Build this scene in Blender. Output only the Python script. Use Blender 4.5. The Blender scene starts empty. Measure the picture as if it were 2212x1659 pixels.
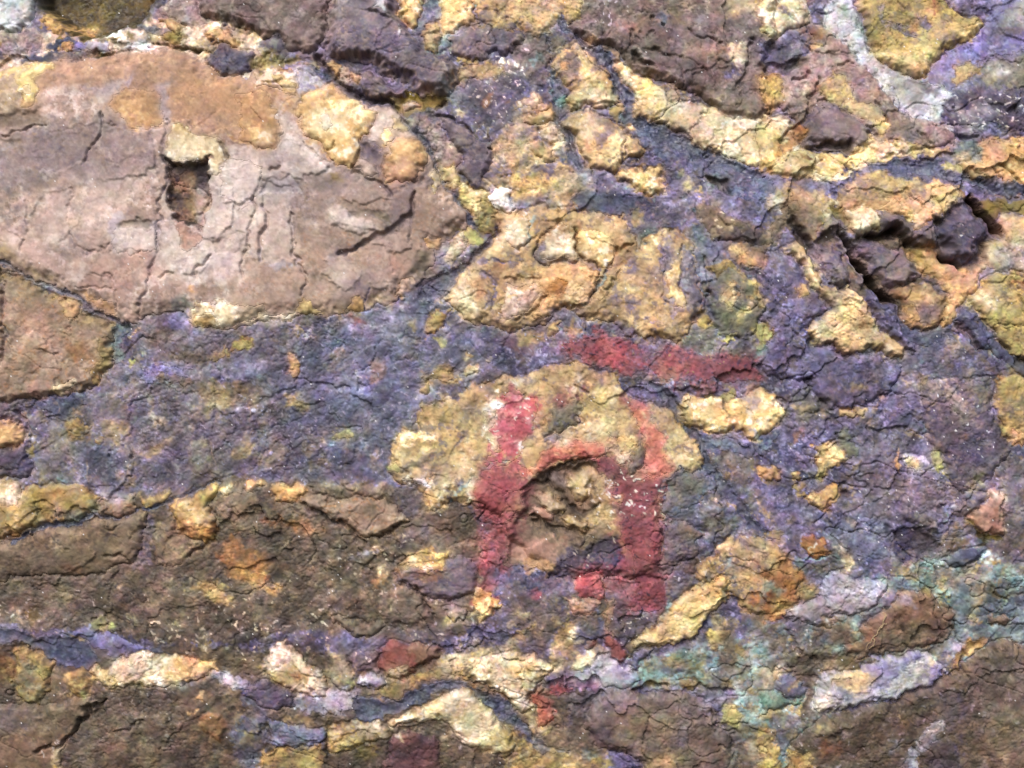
import bpy, math
import numpy as np

# ------------------------------------------------------------------ camera, sky, sun, exposure
S = bpy.context.scene
U = 0.001                      # one drawing unit on the rock face = 1 mm
W0, H0 = 2212.0, 1659.0
CZ = 1.25                      # height of the middle of the picture above the ground
CAM_D = 3.0
cam = bpy.data.cameras.new("camera")
cam_o = bpy.data.objects.new("camera", cam)
S.collection.objects.link(cam_o)
cam_o.location = (0, -CAM_D, CZ)
cam_o.rotation_euler = (math.radians(90), 0, 0)
cam.sensor_width = 36.0
cam.lens = 36.0 * CAM_D / (W0 * U)
cam.clip_start, cam.clip_end = 0.05, 200.0
S.camera = cam_o

SUN_EL, SUN_AZ = 43.0, -20.0   # azimuth measured from the camera side of the wall, negative = from the left
world = bpy.data.worlds.new("World")
S.world = world
world.use_nodes = True
wn = world.node_tree.nodes
wl = world.node_tree.links
wn.clear()
sky = wn.new("ShaderNodeTexSky")
sky.sky_type = 'NISHITA'
sky.sun_disc = False
sky.sun_elevation = math.radians(SUN_EL)
sky.sun_rotation = math.radians(180 - SUN_AZ)
sky.dust_density = 3.0
bg = wn.new("ShaderNodeBackground")
bg.inputs[1].default_value = 0.15
wo = wn.new("ShaderNodeOutputWorld")
wl.new(sky.outputs[0], bg.inputs[0])
wl.new(bg.outputs[0], wo.inputs[0])
sun = bpy.data.lights.new("sun", 'SUN')
sun.energy = 2.0
sun.angle = math.radians(22)
sun.color = (1.0, 0.97, 0.94)
sun_o = bpy.data.objects.new("sun", sun)
S.collection.objects.link(sun_o)
sun_o.location = (-1.5, -2.5, 4)
e, a = math.radians(SUN_EL), math.radians(SUN_AZ)
sd_ = (-math.sin(a) * math.cos(e), math.cos(a) * math.cos(e), -math.sin(e))   # the way the light travels
from mathutils import Vector
sun_o.rotation_euler = Vector(sd_).to_track_quat('-Z', 'Y').to_euler()
S.view_settings.view_transform = 'Standard'
S.view_settings.look = 'None'
S.view_settings.gamma = 1.0
S.view_settings.use_curve_mapping = False
S.view_settings.exposure = 0.70

# light reaching the plain wall, per channel (display value = albedo * K): turns the seen colour of each mineral into its base colour
K = np.array([1.48, 1.5, 1.49])

# ------------------------------------------------------------------ the grid the rock face is carved on
M = 44                                          # dense margin beyond the frame, in units
STEP = 2.1
gx = np.arange(-M, W0 + M, STEP)
gy = np.arange(-M, H0 + M, STEP)
NX, NY = len(gx), len(gy)
X, Y = np.meshgrid(gx, gy)
X = X.astype(np.float32); Y = Y.astype(np.float32)

_TAB = np.random.default_rng(7).random((256, 256)).astype(np.float32)

def vnoise(x, y, seed):
    x = x + seed * 17.31; y = y + seed * 9.77
    xf = np.floor(x); yf = np.floor(y)
    ix = xf.astype(np.int32) & 255; iy = yf.astype(np.int32) & 255
    fx = x - xf; fy = y - yf
    fx = fx * fx * fx * (fx * (fx * 6 - 15) + 10); fy = fy * fy * fy * (fy * (fy * 6 - 15) + 10)
    ix1 = (ix + 1) & 255; iy1 = (iy + 1) & 255
    a = _TAB[iy, ix]; b = _TAB[iy, ix1]; c = _TAB[iy1, ix]; d = _TAB[iy1, ix1]
    return a + (b - a) * fx + (c - a) * fy + (a - b - c + d) * fx * fy

def fbm(scale, octv, seed, ang=0.0, st=1.0, gain=0.55, x=None, y=None):
    x = X if x is None else x; y = Y if y is None else y
    ca, sa = math.cos(math.radians(ang)), math.sin(math.radians(ang))
    u = (x * ca + y * sa) / (scale * st); v = (-x * sa + y * ca) / scale
    r = 0; amp = 1.0
    for o in range(octv):
        c2, s2 = math.cos(o * 1.1), math.sin(o * 1.1)
        if st == 1.0:
            r = r + amp * vnoise(u * c2 + v * s2, -u * s2 + v * c2, seed + o * 5.3)
        else:
            r = r + amp * vnoise(u, v, seed + o * 5.3)
        u = u * 2.03; v = v * 2.03; amp *= gain
    r = r - r.mean()
    return (r / r.std()).astype(np.float32)

BANK = {}
for i, (sc, oc) in enumerate([(4.5, 1), (8, 2), (17, 3), (40, 4), (105, 4)]):
    BANK[i] = [fbm(sc, oc, 11 + 3 * i + 31 * k) for k in range(3)]
STREAK = [fbm(9, 3, 71, 8, 5), fbm(9, 3, 83, 42, 5), fbm(9, 3, 97, 96, 5), fbm(9, 3, 113, -38, 5)]

def fld(i, seed, sl=None):
    f = BANK[i][seed % 3]
    dy, dx = (seed * 197) % NY, (seed * 389) % NX
    if sl is None:
        return np.roll(f, (dy, dx), (0, 1))
    ys = (np.arange(sl[0].start, sl[0].stop) + dy) % NY
    xs = (np.arange(sl[1].start, sl[1].stop) + dx) % NX
    return f[np.ix_(ys, xs)]

def sstep(a, b, x):
    t = np.clip((x - a) / (b - a), 0, 1)
    return t * t * (3 - 2 * t)

def voronoi(scale, seed, x, y):
    """F1, F2, a random number per cell and the cell centre (jittered lattice)."""
    u = x / scale + seed * 3.7; v = y / scale + seed * 5.1
    iu = np.floor(u).astype(np.int32); iv = np.floor(v).astype(np.int32)
    f1 = np.full(u.shape, 9.0, np.float32); f2 = f1.copy()
    rid = np.zeros(u.shape, np.float32); cx = rid.copy(); cy = rid.copy()
    for dy in (-1, 0, 1):
        for dx in (-1, 0, 1):
            a = (iu + dx) & 255; b = (iv + dy) & 255
            px = iu + dx + _TAB[a, b]; py = iv + dy + _TAB[(b + 91) & 255, (a + 37) & 255]
            d = np.hypot(px - u, py - v)
            n = d < f1
            f2 = np.where(n, f1, np.minimum(f2, d))
            rid = np.where(n, _TAB[(a * 3 + 11) & 255, (b * 7 + 5) & 255], rid)
            cx = np.where(n, px, cx); cy = np.where(n, py, cy)
            f1 = np.where(n, d, f1)
    return f1, f2, rid, (cx - u), (cy - v)

# domain warp, so that no outline is straight
WX = X + 4.5 * fbm(46, 3, 201) + 2.0 * fbm(11, 2, 203)
WY = Y + 4.5 * fbm(46, 3, 205) + 2.0 * fbm(11, 2, 207)

def lin(h):
    c = np.array([int(h[i:i + 2], 16) for i in (0, 2, 4)], np.float32) / 255
    return np.where(c <= 0.04045, c / 12.92, ((c + 0.055) / 1.055) ** 2.4)

# ------------------------------------------------------------------ mineral palettes (colours as seen in daylight; the darkest also paint shade)
PAL = {}
for row in """
tan c0a596 ae9489 d2beb4 a08c84 98806f
tanlight d2c2b8 c4b2a8 ddd0ca b0a2a0
tanwarm b38e74 be9880 9f8072 c8a484 ac866a
tanbrown a08a78 937d6c b39c86 84705f a87f5c
tandrop ba9066 c69e76 a88062
cream d8c8a4 e6dcc0 c0aa84 f0ead8 b69c78
creampink d2b8a2 c0a492 e2d2c0 b8986c a48a80
creamdull b4a084 a48e6e c8b89c 8e7a62 baa05e
white f6f2ea ffffff e2d8cc
ochrebright e0c288 efdcae cba468 f5ead0 b99260
ochre c8ac78 d8c090 ae9068 8f7c6c bda27c
ochremid ba9c70 cab084 9a805c 7f706e aa9272
ochreorange caa06c d8b07e b0845a bb9278 e0c490
ochreolive b09a62 c4ae74 8f7c54 9a886c d2ba72
yellow d2ba7c dfca92 b89c66 b8a684 ead9ac
yellowgreen a9a468 bdb878 8c8a5e 97906a
gold b8935c ccac6e 9c7c50 dcc080 907660
golddull 9f8858 b09860 83704f 928668
orange b27c44 c28c50 98683e a4784e
rust 9c6840 ae7848 865840 b58c58
purple 5f5878 4e4c6e 827a9a 70646a 9a92ba
purplebrown 71666c 60576a 868082 806e5c 544f6a
purplelight 88839c 72708a a49fb6 6a667c
purpledark 575062 474366 6e6676 625468 7e6e74
purpleblack 483e48 3c343e 5a4e56
violet 7e78a8 9690c4 6a6496 aaa8cc 88809c
mauve 7a6c72 6a6072 8e7c7c 655a70 9a8884
mauvebrown 7c6a66 6a5a59 8f7d78 9c8a84 5c4f4c
mauvepink a48c88 b59e96 8e7674 c2aea6 7e6a6a
bluegrey 4c5068 434860 626880 767c8e 545472
blueslate 616680 505878 808aa0 706a88 9090a0
bluegreen 66747c 7d8c8e 566070 8c9688 707078
aqua 86b2b6 a6c8c8 6a96a0 8a9a98
aquamix 8c8a7c 7d9a9c a3966a 69757f 94868a a9bcb8
teal 6a8c80 7d9c8c 5a7470 86907c
greygreen 747262 68685e 868670 5d5c5e
greyolive 7f7666 8c8268 706860 6a6672
whitegrey c6c8ce dadce2 a9adb3 b0a8a8
lilac a19aa8 b4aebc 8c8496 c4c0c6
lilacwhite b8b4be cac8cc 9890a8 a8a49c
brown 86745f 927e68 706252 9b866c 6a5c52
brownmid 7d6b59 8a7662 665848 95826c 5e5450
browndark 6a5a4c 78685a 54483f 83705c 5e5250
brownblack 4a3f38 3c332e 584b42
brownwarm 8a6c58 97785e 785c50 a3846e
olive 86702e 98823c 6c5a28 a08c4c
olivedark 5c4c22 4a3e20 706030
red a8565e b4686c 8e4854 9c6468 7e4a5a
redbright b85a60 c47070 a04e58 c4807c
redorange cf7a68 dc9078 b8625a e0a088
reddark 845058 72465a 94585e 65444c
redbrown 9a564c 86483f a86e60
crimson c25a6c cc7480 a84a5e d89898
magenta a07088 b48a9c 84607c c8a8b4
pinkstone b48a78 c29c8a a07462 94786c
redpurple 6e5054 7d5a5c 5c464c
""".strip().splitlines():
    k, *cs = row.split()
    PAL[k] = [lin(c) * (1.12 if k.startswith(('ochreb', 'ochrem', 'ochreor', 'yellow', 'gold', 'cream')) or k == 'ochre' else 1.0) for c in cs]

NSEED = [1]
def paint(pal, sl, seed):
    cs = PAL[pal]
    shape = (sl[0].stop - sl[0].start, sl[1].stop - sl[1].start)
    out = np.empty(shape + (3,), np.float32)
    out[:] = cs[0]
    for i, c in enumerate(cs[1:]):
        si = (3, 2, 2, 1, 3)[i % 5]
        f = 0.75 * fld(si, seed + 7 * i, sl) + 0.5 * fld(max(si - 1, 0), seed + 7 * i + 3, sl)
        t = (0.45, 0.6, 0.85, 1.0, 0.95)[i % 5]
        m = sstep(t - 0.3, t + 0.3, f) * 0.9
        out += (c - out) * m[..., None]
    v = 1 + 0.04 * fld(1, seed + 1, sl) + 0.07 * fld(3, seed + 2, sl) + 0.02 * fld(0, seed + 4, sl)
    return out * np.clip(v, 0.5, 1.6)[..., None]

FULL = (slice(0, NY), slice(0, NX))
COL = paint("purple", FULL, 3)
HGT = np.zeros((NY, NX), np.float32)
RGH = np.ones((NY, NX), np.float32)             # how broken the surface is
OWN = np.zeros((NY, NX), np.int32)              # which object a spot belongs to; 0 = the rock face itself
OBJ = [dict(name="rock_face", label=None)]
UNDER = {}                                      # the top-level piece a part lies on
TOPOF = [0]

TT = [0.0, 0.0, 1.0]
def T(c, r): TT[:] = [c * W0 / 4, r * H0 / 4, 0.25]
def G(): TT[:] = [0.0, 0.0, 1.0]
def pts(s):
    v = np.array([float(t) for t in s.split()]).reshape(-1, 2)
    return v * TT[2] + np.array(TT[:2])

def window(P, pad):
    x0, y0 = P.min(0) - pad; x1, y1 = P.max(0) + pad
    i0 = max(0, int((x0 + M) / STEP)); i1 = min(NX, int((x1 + M) / STEP) + 2)
    j0 = max(0, int((y0 + M) / STEP)); j1 = min(NY, int((y1 + M) / STEP) + 2)
    return (slice(j0, j1), slice(i0, i1))

def edge_out(P):
    """outlines that reach the picture's edge run on past it"""
    Q = P.copy()
    for k, lim in ((0, W0), (1, H0)):
        Q[:, k] = np.where(Q[:, k] <= 4, -M - 40, Q[:, k]); Q[:, k] = np.where(Q[:, k] >= lim - 4, lim + M + 40, Q[:, k])
    return Q

def sdf(P, sl):
    x = WX[sl]; y = WY[sl]
    d = np.full(x.shape, 1e9, np.float32); ins = np.zeros(x.shape, bool)
    n = len(P)
    for i in range(n):
        ax, ay = P[i]; bx, by = P[(i + 1) % n]
        ex, ey = bx - ax, by - ay
        t = np.clip(((x - ax) * ex + (y - ay) * ey) / (ex * ex + ey * ey + 1e-9), 0, 1)
        d = np.minimum(d, (x - ax - t * ex) ** 2 + (y - ay - t * ey) ** 2)
        if ay != by:
            c = ((ay > y) != (by > y)) & (x < (bx - ax) * (y - ay) / (by - ay) + ax)
            ins ^= c
    d = np.sqrt(d)
    return np.where(ins, d, -d)

RIND = ('ochr', 'yell', 'crea', 'gold')

def apply(d, sl, pal, rag, soft, op, h, hr, own, lab, cat, grp, rough, groove, tilt, C, kind=None):
    seed = NSEED[0]; NSEED[0] += 1
    r = rag * (0.6 * fld(2, seed, sl) + 0.4 * fld(1, seed + 1, sl))
    if pal:
        m = sstep(-soft, soft, d + 0.8 * r) * op if own else sstep(-1.1 * soft, 1.1 * soft, d + 0.8 * r) * op
        COL[sl] += (paint(pal, sl, seed) - COL[sl]) * m[..., None]
    if own and pal and pal[:4] in RIND and d.max() > 10:             # weathering rind round yellow and cream pieces
        m = np.exp(-((d + 0.8 * r - 1.5) / 3.2) ** 2) * np.clip(0.45 + 0.3 * fld(3, seed + 8, sl), 0, .8) * op
        COL[sl] += (lin('8e6840') - COL[sl]) * m[..., None]
    if rough is not None:
        m = sstep(-6, 6, d)
        RGH[sl] += (rough - RGH[sl]) * m
    dd = d + 0.2 * rag * fld(2, seed, sl)
    if h:
        if cat or own:
            h = h if h > 35 or h < 0 or own == 'rock_blade' else h * 0.58
        hr = max(hr, 0.75 * h)
        HGT[sl] += h * sstep(-2.0, hr, dd)
    if groove:
        HGT[sl] -= 0.8 * groove * np.exp(-((dd + 1.0) / 3.0) ** 2)
    if tilt:
        m = sstep(-2, max(hr, 6), dd)
        HGT[sl] += m * (tilt[0] * (X[sl] - C[0]) + tilt[1] * (Y[sl] - C[1]))
    if own:
        OBJ.append(dict(name=own, label=lab, category=cat, group=grp, kind=kind))
        k = len(OBJ) - 1
        on = d + 0.25 * r > 0
        if cat:
            TOPOF.append(k)
        else:
            was = np.bincount(np.take(TOPOF, OWN[sl][on])) if on.any() else [1]
            UNDER[k] = int(np.argmax(was)); TOPOF.append(UNDER[k])
        OWN[sl] = np.where(on, k, OWN[sl])

def p(pal, s, rag=5, soft=2.5, op=1.0, h=0, hr=14, own=None, lab=None, cat=None, grp=None, rough=None, groove=0, tilt=None, kind=None):
    P0 = pts(s); P = edge_out(P0)
    sl = window(P, 26 + 2 * rag)
    if own is None and pal and op >= 0.85 and soft <= 5:
        q = P0 - P0.mean(0)
        area = 0.5 * abs(np.dot(q[:, 0], np.roll(q[:, 1], 1)) - np.dot(q[:, 1], np.roll(q[:, 0], 1)))
        if 350 < area < 30000:
            own = "cleft" if h <= -8 else "rock_fragment" if h > 2 else next((b for a, b in PATCH if pal.startswith(a)), None)
    apply(sdf(P, sl), sl, pal, rag, soft, op, h, hr, own, lab, cat, grp, rough, groove, tilt, P0.mean(0), kind)

PATCH = (("ochre", "ochre_patch"), ("yellow", "yellow_patch"), ("gold", "ochre_patch"), ("cream", "cream_patch"), ("white", "pale_patch"), ("lilac", "pale_patch"),
         ("red", "red_stain"), ("crimson", "red_stain"), ("magenta", "red_stain"), ("purple", "purple_patch"), ("violet", "purple_patch"), ("mauve", "mauve_patch"),
         ("blue", "slate_patch"), ("aqua", "turquoise_patch"), ("teal", "turquoise_patch"), ("brown", "brown_patch"), ("olive", "olive_patch"), ("orange", "orange_patch"),
         ("rust", "rust_patch"), ("pink", "pink_patch"), ("tan", "tan_patch"), ("grey", "grey_patch"))

def ln(pal, s, w, rag=2, soft=1.8, op=1.0, h=0, hr=6, own=None, lab=None, grp=None, rough=None, groove=0):
    """a band along a polyline; w = one width or one per point"""
    P = pts(s); n = len(P)
    w = [w] * n if not hasattr(w, "__len__") else list(np.interp(np.linspace(0, 1, n), np.linspace(0, 1, len(w)), w))
    sl = window(P, 26 + max(w))
    x = WX[sl]; y = WY[sl]
    d = np.full(x.shape, -1e9, np.float32)
    for i in range(n - 1):
        ax, ay = P[i]; bx, by = P[i + 1]
        ex, ey = bx - ax, by - ay
        t = np.clip(((x - ax) * ex + (y - ay) * ey) / (ex * ex + ey * ey + 1e-9), 0, 1)
        d = np.maximum(d, 0.5 * (w[i] + (w[i + 1] - w[i]) * t) - np.hypot(x - ax - t * ex, y - ay - t * ey))
    apply(d, sl, pal, rag, soft, op, h, hr, own, lab, None, grp, rough, groove, None, P.mean(0))

def crack(s, w=3.0, depth=9, pal="brownblack", op=0.75):
    ln(pal, s, w, rag=1.6, soft=1.4, op=op * .7)
    ln(None, s, w * 1.5, rag=1, h=-1.3 * depth, hr=3.0)

def clast(s, pal, scale, dens, seed, op=0.85, h=2.0):
    """angular grains set in a region: each a lump with its own colour"""
    P = edge_out(pts(s)); sl = window(P, 20)
    d = sdf(P, sl) + 6 * fld(2, seed, sl)
    f1, f2, rid, cx, cy = voronoi(scale, seed, WX[sl] + 0.25 * scale * fld(2, seed + 5, sl) * 0.5, WY[sl] + 0.12 * scale * fld(2, seed + 9, sl))
    size = 0.25 + 0.3 * ((rid * 37.7) % 1)
    m = sstep(-0.045, 0.045, size - f1 + 0.06 * fld(1, seed, sl)) * (rid < dens) * sstep(-4, 8, d)
    COL[sl] += (paint(pal, sl, seed) * (0.75 + 0.5 * ((rid * 91.3) % 1))[..., None] - COL[sl]) * (m * op)[..., None]
    HGT[sl] += 0.5 * h * m * np.clip(1.2 - f1 / size * 0.7, 0, 1)

def flecks(s, col, scale, dens, seed, op=0.9):
    P = edge_out(pts(s)); sl = window(P, 10)
    d = sdf(P, sl)
    f1, f2, rid, cx, cy = voronoi(scale, seed, WX[sl], WY[sl])
    size = 0.1 + 0.22 * ((rid * 53.1) % 1)
    m = sstep(-0.05, 0.05, size - f1 + 0.05 * fld(0, seed, sl)) * (rid < dens) * sstep(-2, 6, d + 8 * fld(3, seed, sl))
    LATE.append((sl, m * op, lin(col), 0.8 + 0.3 * ((rid * 17.9) % 1), OWN[sl].copy()))
    HGT[sl] += 1.0 * m

LATE = []                                       # grains and painted sparkles that stay crisp where the minerals round them bleed

# ------------------------------------------------------------------ the broad zones of the face
G()
clast("0 680 900 640 1600 700 2212 640 2212 1250 1500 1250 900 1050 0 1060", "purplebrown", 44, .40, 3, .8, 2.5)
clast("0 680 900 640 1600 700 2212 640 2212 1250 1500 1250 900 1050 0 1060", "golddull", 30, .13, 5, .8, 2.5)
clast("0 680 900 640 1600 700 2212 640 2212 1250 1500 1250 900 1050 0 1060", "bluegreen", 26, .17, 6, .75, 1.5)
clast("600 0 1400 0 1700 700 900 600", "mauve", 40, .3, 8, .7, 2)
for q_, (n_, s_, e_, k_) in enumerate((("bluegrey", 52, .3, 131), ("violet", 30, .12, 132), ("purpledark", 38, .3, 133), ("greygreen", 26, .2, 134), ("brown", 30, .26, 135), ("lilac", 15, .2, 136), ("aqua", 14, .06, 137), ("creamdull", 20, .08, 138))):
    clast("0 680 640 660 640 1050 0 1060", n_, s_, e_, k_, .5, 1.2)
    clast("640 660 900 640 1100 560 1600 560 1600 1250 1500 1250 900 1050 640 1050", n_, s_, e_, k_, .62, 1.2)
    clast("1600 560 2212 640 2212 1250 1600 1250", n_, s_, e_, k_, .5, 1.2)
    clast("880 0 1400 0 1700 700 1000 600", n_, s_, e_, k_ + 10, .62, 1.2)
flecks("0 690 900 640 1600 700 2212 640 2212 1250 1500 1250 900 1050 0 1060", "a6a0b8", 9, .16, 4, .65)
# purple band: browner left part, bluer middle
p("purplebrown", "250 705 430 690 560 700 640 730 600 790 480 780 330 770 250 770", rag=10, soft=10, op=.8)
p("bluegrey", "640 740 900 640 1060 700 1130 760 1000 830 900 800 820 900 700 880 640 820", rag=16, soft=16, op=.6)
p("purplelight", "740 690 830 660 870 660 850 740 800 860 730 900 690 800", rag=14, soft=12, op=.75)
p("violet", "290 800 380 780 420 790 400 805 330 825 290 820", rag=6, soft=5, op=.85)
p("purplebrown", "60 870 230 820 420 820 560 860 620 960 560 1040 260 1060 80 1010", rag=16, soft=14, op=.6)
p("bluegrey", "60 872 175 840 190 870 140 910 100 900", rag=8, soft=5, op=.9)
p("greyolive", "110 930 190 900 200 960 160 1000 110 980", rag=9, soft=8, op=.8)
p("bluegrey", "150 950 230 960 290 1010 240 1040 170 1010", rag=8, soft=8, op=.8)
p("purpledark", "390 950 440 900 470 920 470 1010 400 1060 330 1060 320 1030", rag=10, soft=8, op=.85)
p("brown", "430 830 560 820 640 880 620 900 480 880", rag=10, soft=8, op=.7)
p("purpledark", "560 960 760 990 830 1035 640 1040 560 1010", rag=10, soft=10, op=.8)
p("bluegrey", "640 870 860 830 960 830 880 920 820 1030 740 960", rag=14, soft=14, op=.55)
p("bluegrey", "520 760 700 720 860 700 880 820 860 1000 760 1030 640 1000 560 900", rag=22, soft=22, op=.5)
p("violet", "640 800 760 760 840 740 860 800 760 860 680 880", rag=18, soft=18, op=.35)
p("purplelight", "290 720 420 705 560 715 540 745 380 750 300 760", rag=12, soft=10, op=.5)
p("lilac", "300 795 400 780 480 790 560 770 600 780 500 810 400 815 320 815", rag=8, soft=6, op=.55)
p("purpleblack", "430 900 600 880 700 930 640 1010 480 1020 400 980", rag=22, soft=22, op=.35)
for k_ in range(16):
    x_, y_ = 110 + 52 * k_, 845 + 18 * ((k_ * 7) % 9)
    ln(("tanbrown", "lilac", "purpleblack", "greyolive")[k_ % 4], "%d %d %d %d %d %d" % (x_, y_, x_ + 14, y_ + 40, x_ + 6 - 9 * (k_ % 3), y_ + 105), [3, 5, 2], rag=4, op=.55, h=1)
# lower-left brown rock, before its stones
p("browndark", "0 1060 180 1058 300 1075 480 1030 660 1040 830 1045 1000 1090 1060 1180 1060 1330 1000 1370 900 1400 700 1370 400 1400 200 1370 0 1350", rag=5, soft=4, rough=1.0)
clast("0 1180 1060 1150 1060 1360 700 1390 200 1370 0 1350", "brownblack", 34, .34, 12, .8, 2.5)
clast("0 1200 1060 1150 1060 1380 700 1400 200 1370 0 1350", "brown", 22, .22, 13, .8, 2)
flecks("500 1230 1000 1180 1060 1300 1000 1400 600 1420 0 1370 0 1330", "b8a898",  9, .12, 14, .7)
# bottom strip
p("browndark", "0 1360 200 1390 500 1400 900 1430 1130 1480 1300 1530 1300 1659 0 1659", rag=6, soft=5)
clast("200 1390 600 1390 900 1430 900 1659 200 1659", "brownblack", 30, .3, 15, .8, 2)
p(None, "0 1060 250 1072 475 1030 830 1045 1000 1090 1060 1200 1040 1340 900 1400 600 1390 0 1350", h=0, hr=40, tilt=(0, -.04))
# centre top ground: broken ochre with blue seams
p("ochremid", "1000 430 1090 280 1140 230 1200 240 1210 330 1240 400 1330 420 1380 470 1300 470 1230 440 1130 460 1080 480 1010 480", rag=12, soft=8, op=.85)
clast("1000 480 1100 250 1230 250 1250 430 1380 480", "cream", 30, .35, 151, .8, 3)
clast("1000 480 1100 250 1230 250 1250 430 1380 480", "purple", 26, .3, 152, .8, 2)
# right-hand grounds
p("blueslate", "1480 860 1560 930 1700 960 1800 900 1900 930 1880 1060 1800 1160 1640 1090 1540 980", rag=14, soft=12, op=.7)
p("greyolive", "1620 930 1800 880 1840 1000 1760 1080 1640 1040", rag=14, soft=14, op=.6)
p("golddull", "1640 790 1760 800 1800 860 1700 880 1640 850", rag=12, soft=10, op=.5)
clast("1480 800 1900 800 1960 1000 1850 1200 1600 1100", "ochremid", 36, .3, 153, .85, 2)
clast("1480 800 1900 800 1960 1000 1850 1200 1600 1100", "greygreen", 34, .3, 154, .7, 2)
p("blueslate", "1430 600 1560 520 1660 640 1680 760 1600 800 1500 720", rag=12, soft=10, op=.8)
p("purple", "1630 700 1900 820 1980 900 2050 1040 1900 1230 1700 1150 1560 1000 1500 900", rag=10, soft=8)
p("aquamix", "1360 1430 1560 1390 1700 1380 1900 1250 2000 1180 2212 1180 2212 1400 2050 1420 1800 1500 1700 1659 1600 1659 1580 1500 1380 1490", rag=12, soft=8)
clast("1360 1430 1560 1390 1700 1380 1900 1250 2212 1180 2212 1400 1800 1500 1700 1659 1600 1659 1580 1500", "golddull", 24, .25, 16, .85, 2)
clast("1360 1430 1560 1390 1700 1380 1900 1250 2212 1180 2212 1400 1800 1500 1700 1659 1600 1659 1580 1500", "aqua", 17, .2, 17, .8, 1.5)
clast("1360 1430 1560 1390 1700 1380 1900 1250 2212 1180 2212 1400 1800 1500 1700 1659 1600 1659 1580 1500", "brownmid", 26, .22, 18, .8, 2)

# ------------------------------------------------------------------ top left: olive recess and pebble band
T(0, 0)
p("creampink", "0 200 260 190 480 250 900 230 1300 100 1700 60 2212 200 2212 600 0 600", rag=8, soft=5)
p("mauvepink", "0 210 250 200 300 330 120 420 0 440", rag=6, soft=4, h=8)
clast("0 330 700 240 1300 200 2212 250 2212 470 1300 420 0 520", "bluegrey", 30, .34, 21, .85, 3)
clast("0 330 700 240 1300 160 2212 250 2212 470 1300 420 0 520", "creamdull", 22, .3, 22, .9, 3)
clast("0 330 700 240 1300 160 2212 250 2212 470 1300 420 0 520", "olive", 24, .2, 23, .9, 2)
flecks("800 200 1400 150 1700 250 1300 420 900 400", "ece8e6", 12, .25, 24, .9)
p("olivedark", "180 0 1310 0 1240 90 1100 170 860 250 620 290 460 230 420 150 310 80 210 60", rag=8, soft=6, h=-62, hr=30, rough=.8)  # overhang's shadow painted olive brown, on top of the carved recess
p("olive", "560 80 680 90 800 180 700 220 560 190", rag=9, soft=8, op=.7)
p("brownblack", "760 60 1150 20 1240 60 1000 170 820 200", rag=9, soft=10, op=.6)
p("gold", "270 110 350 40 400 120 500 160 660 140 640 200 440 250 350 230", rag=9, soft=4, h=8)
p("whitegrey", "0 0 190 0 200 60 150 150 60 205 0 230", h=20, own="stone", lab="small bluish white stone in the top left corner", cat="stone", groove=5)
p("ochreorange", "1330 95 1420 80 1520 165 1505 265 1410 225", h=9, hr=8, own="pebble", lab="flat orange pebble with a square end below the olive hollow", cat="pebble", groove=4, rag=3)
p("ochreorange", "1700 230 1800 190 1960 210 2025 290 2000 370 1890 350 1740 310", h=9, hr=8, own="pebble", lab="long orange pebble above a dark slate lens near the top left", cat="pebble", groove=4, rag=3)
p("olive", "1340 260 1460 240 1560 300 1520 340 1380 320", rag=4, h=5)
p("lilac", "700 290 860 310 900 400 740 390 660 340", rag=5, h=6, own="pebble", groove=3)
p("bluegrey", "420 300 560 270 690 330 640 370 500 400 340 400", rag=5, h=4)
p("violet", "560 280 700 320 660 370 580 340", rag=4)
p("gold", "440 350 520 320 560 370 480 430 430 410", rag=3, h=5, own="pebble", groove=3)
p("white", "1050 345 1140 320 1250 395 1200 425 1080 400", rag=4, h=5)
p("white", "880 230 990 230 1000 280 900 270", rag=4, h=3)
p("bluegrey", "1110 130 1200 140 1400 220 1480 260 1330 250 1180 190", rag=5, op=.9)
p("bluegrey", "60 470 300 420 640 380 700 430 560 470 300 490 100 500", rag=6)
p("purpledark", "1735 400 1850 350 2000 375 2150 430 2212 510 2050 585 1850 575 1740 520", rag=6, h=10, own="slate_lens", lab="dark purple slate lens lying on top of the big pale block", cat="slate", groove=5)
p("olivedark", "650 385 900 385 1000 420 900 435 700 425", rag=4, h=-16, hr=8)
p("olivedark", "1240 330 1480 360 1730 375 1700 425 1480 400 1380 380", rag=4, h=-26, hr=9)
p("olivedark", "830 250 1000 330 1250 330 1240 360 1000 370 860 300", rag=4, op=.7, h=-10, hr=9)
p("mauvepink", "1310 20 1640 10 1700 120 1560 210 1480 130 1380 90", rag=6, soft=4, h=5)
# ------------------------------------------------------------------ the big pale block
G()
BIG = "0 142 25 126 105 120 162 114 212 109 312 109 362 102 412 112 432 132 462 148 525 148 553 140 590 128 635 145 678 170 740 192 773 216 823 222 865 247 890 277 915 309 928 338 943 368 965 406 978 426 1002 455 1012 480 996 494 972 513 952 530 928 577 913 607 878 630 840 650 783 665 738 680 628 684 553 692 500 706 440 703 425 697 395 673 345 674 300 685 252 692 200 664 130 632 60 598 0 566"
p("tan", BIG, rag=3, soft=2, h=30, hr=40, own="block", lab="huge pale tan block with a dark rectangular notch, upper left", cat="rock", rough=.18, groove=3, tilt=(0.0, -.012))
p("tanlight", "450 330 560 300 640 300 650 360 560 480 520 620 420 620 350 560 360 380", rag=14, soft=14, op=.75)  # light and dark modelling of the block painted from here on
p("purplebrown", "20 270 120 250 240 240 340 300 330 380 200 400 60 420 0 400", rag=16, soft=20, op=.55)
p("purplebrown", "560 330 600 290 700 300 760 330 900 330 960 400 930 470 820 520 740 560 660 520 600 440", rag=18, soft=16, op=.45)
p("tanlight", "470 340 540 345 560 400 540 440 480 430 465 380", rag=5, soft=8, op=.35)
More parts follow.
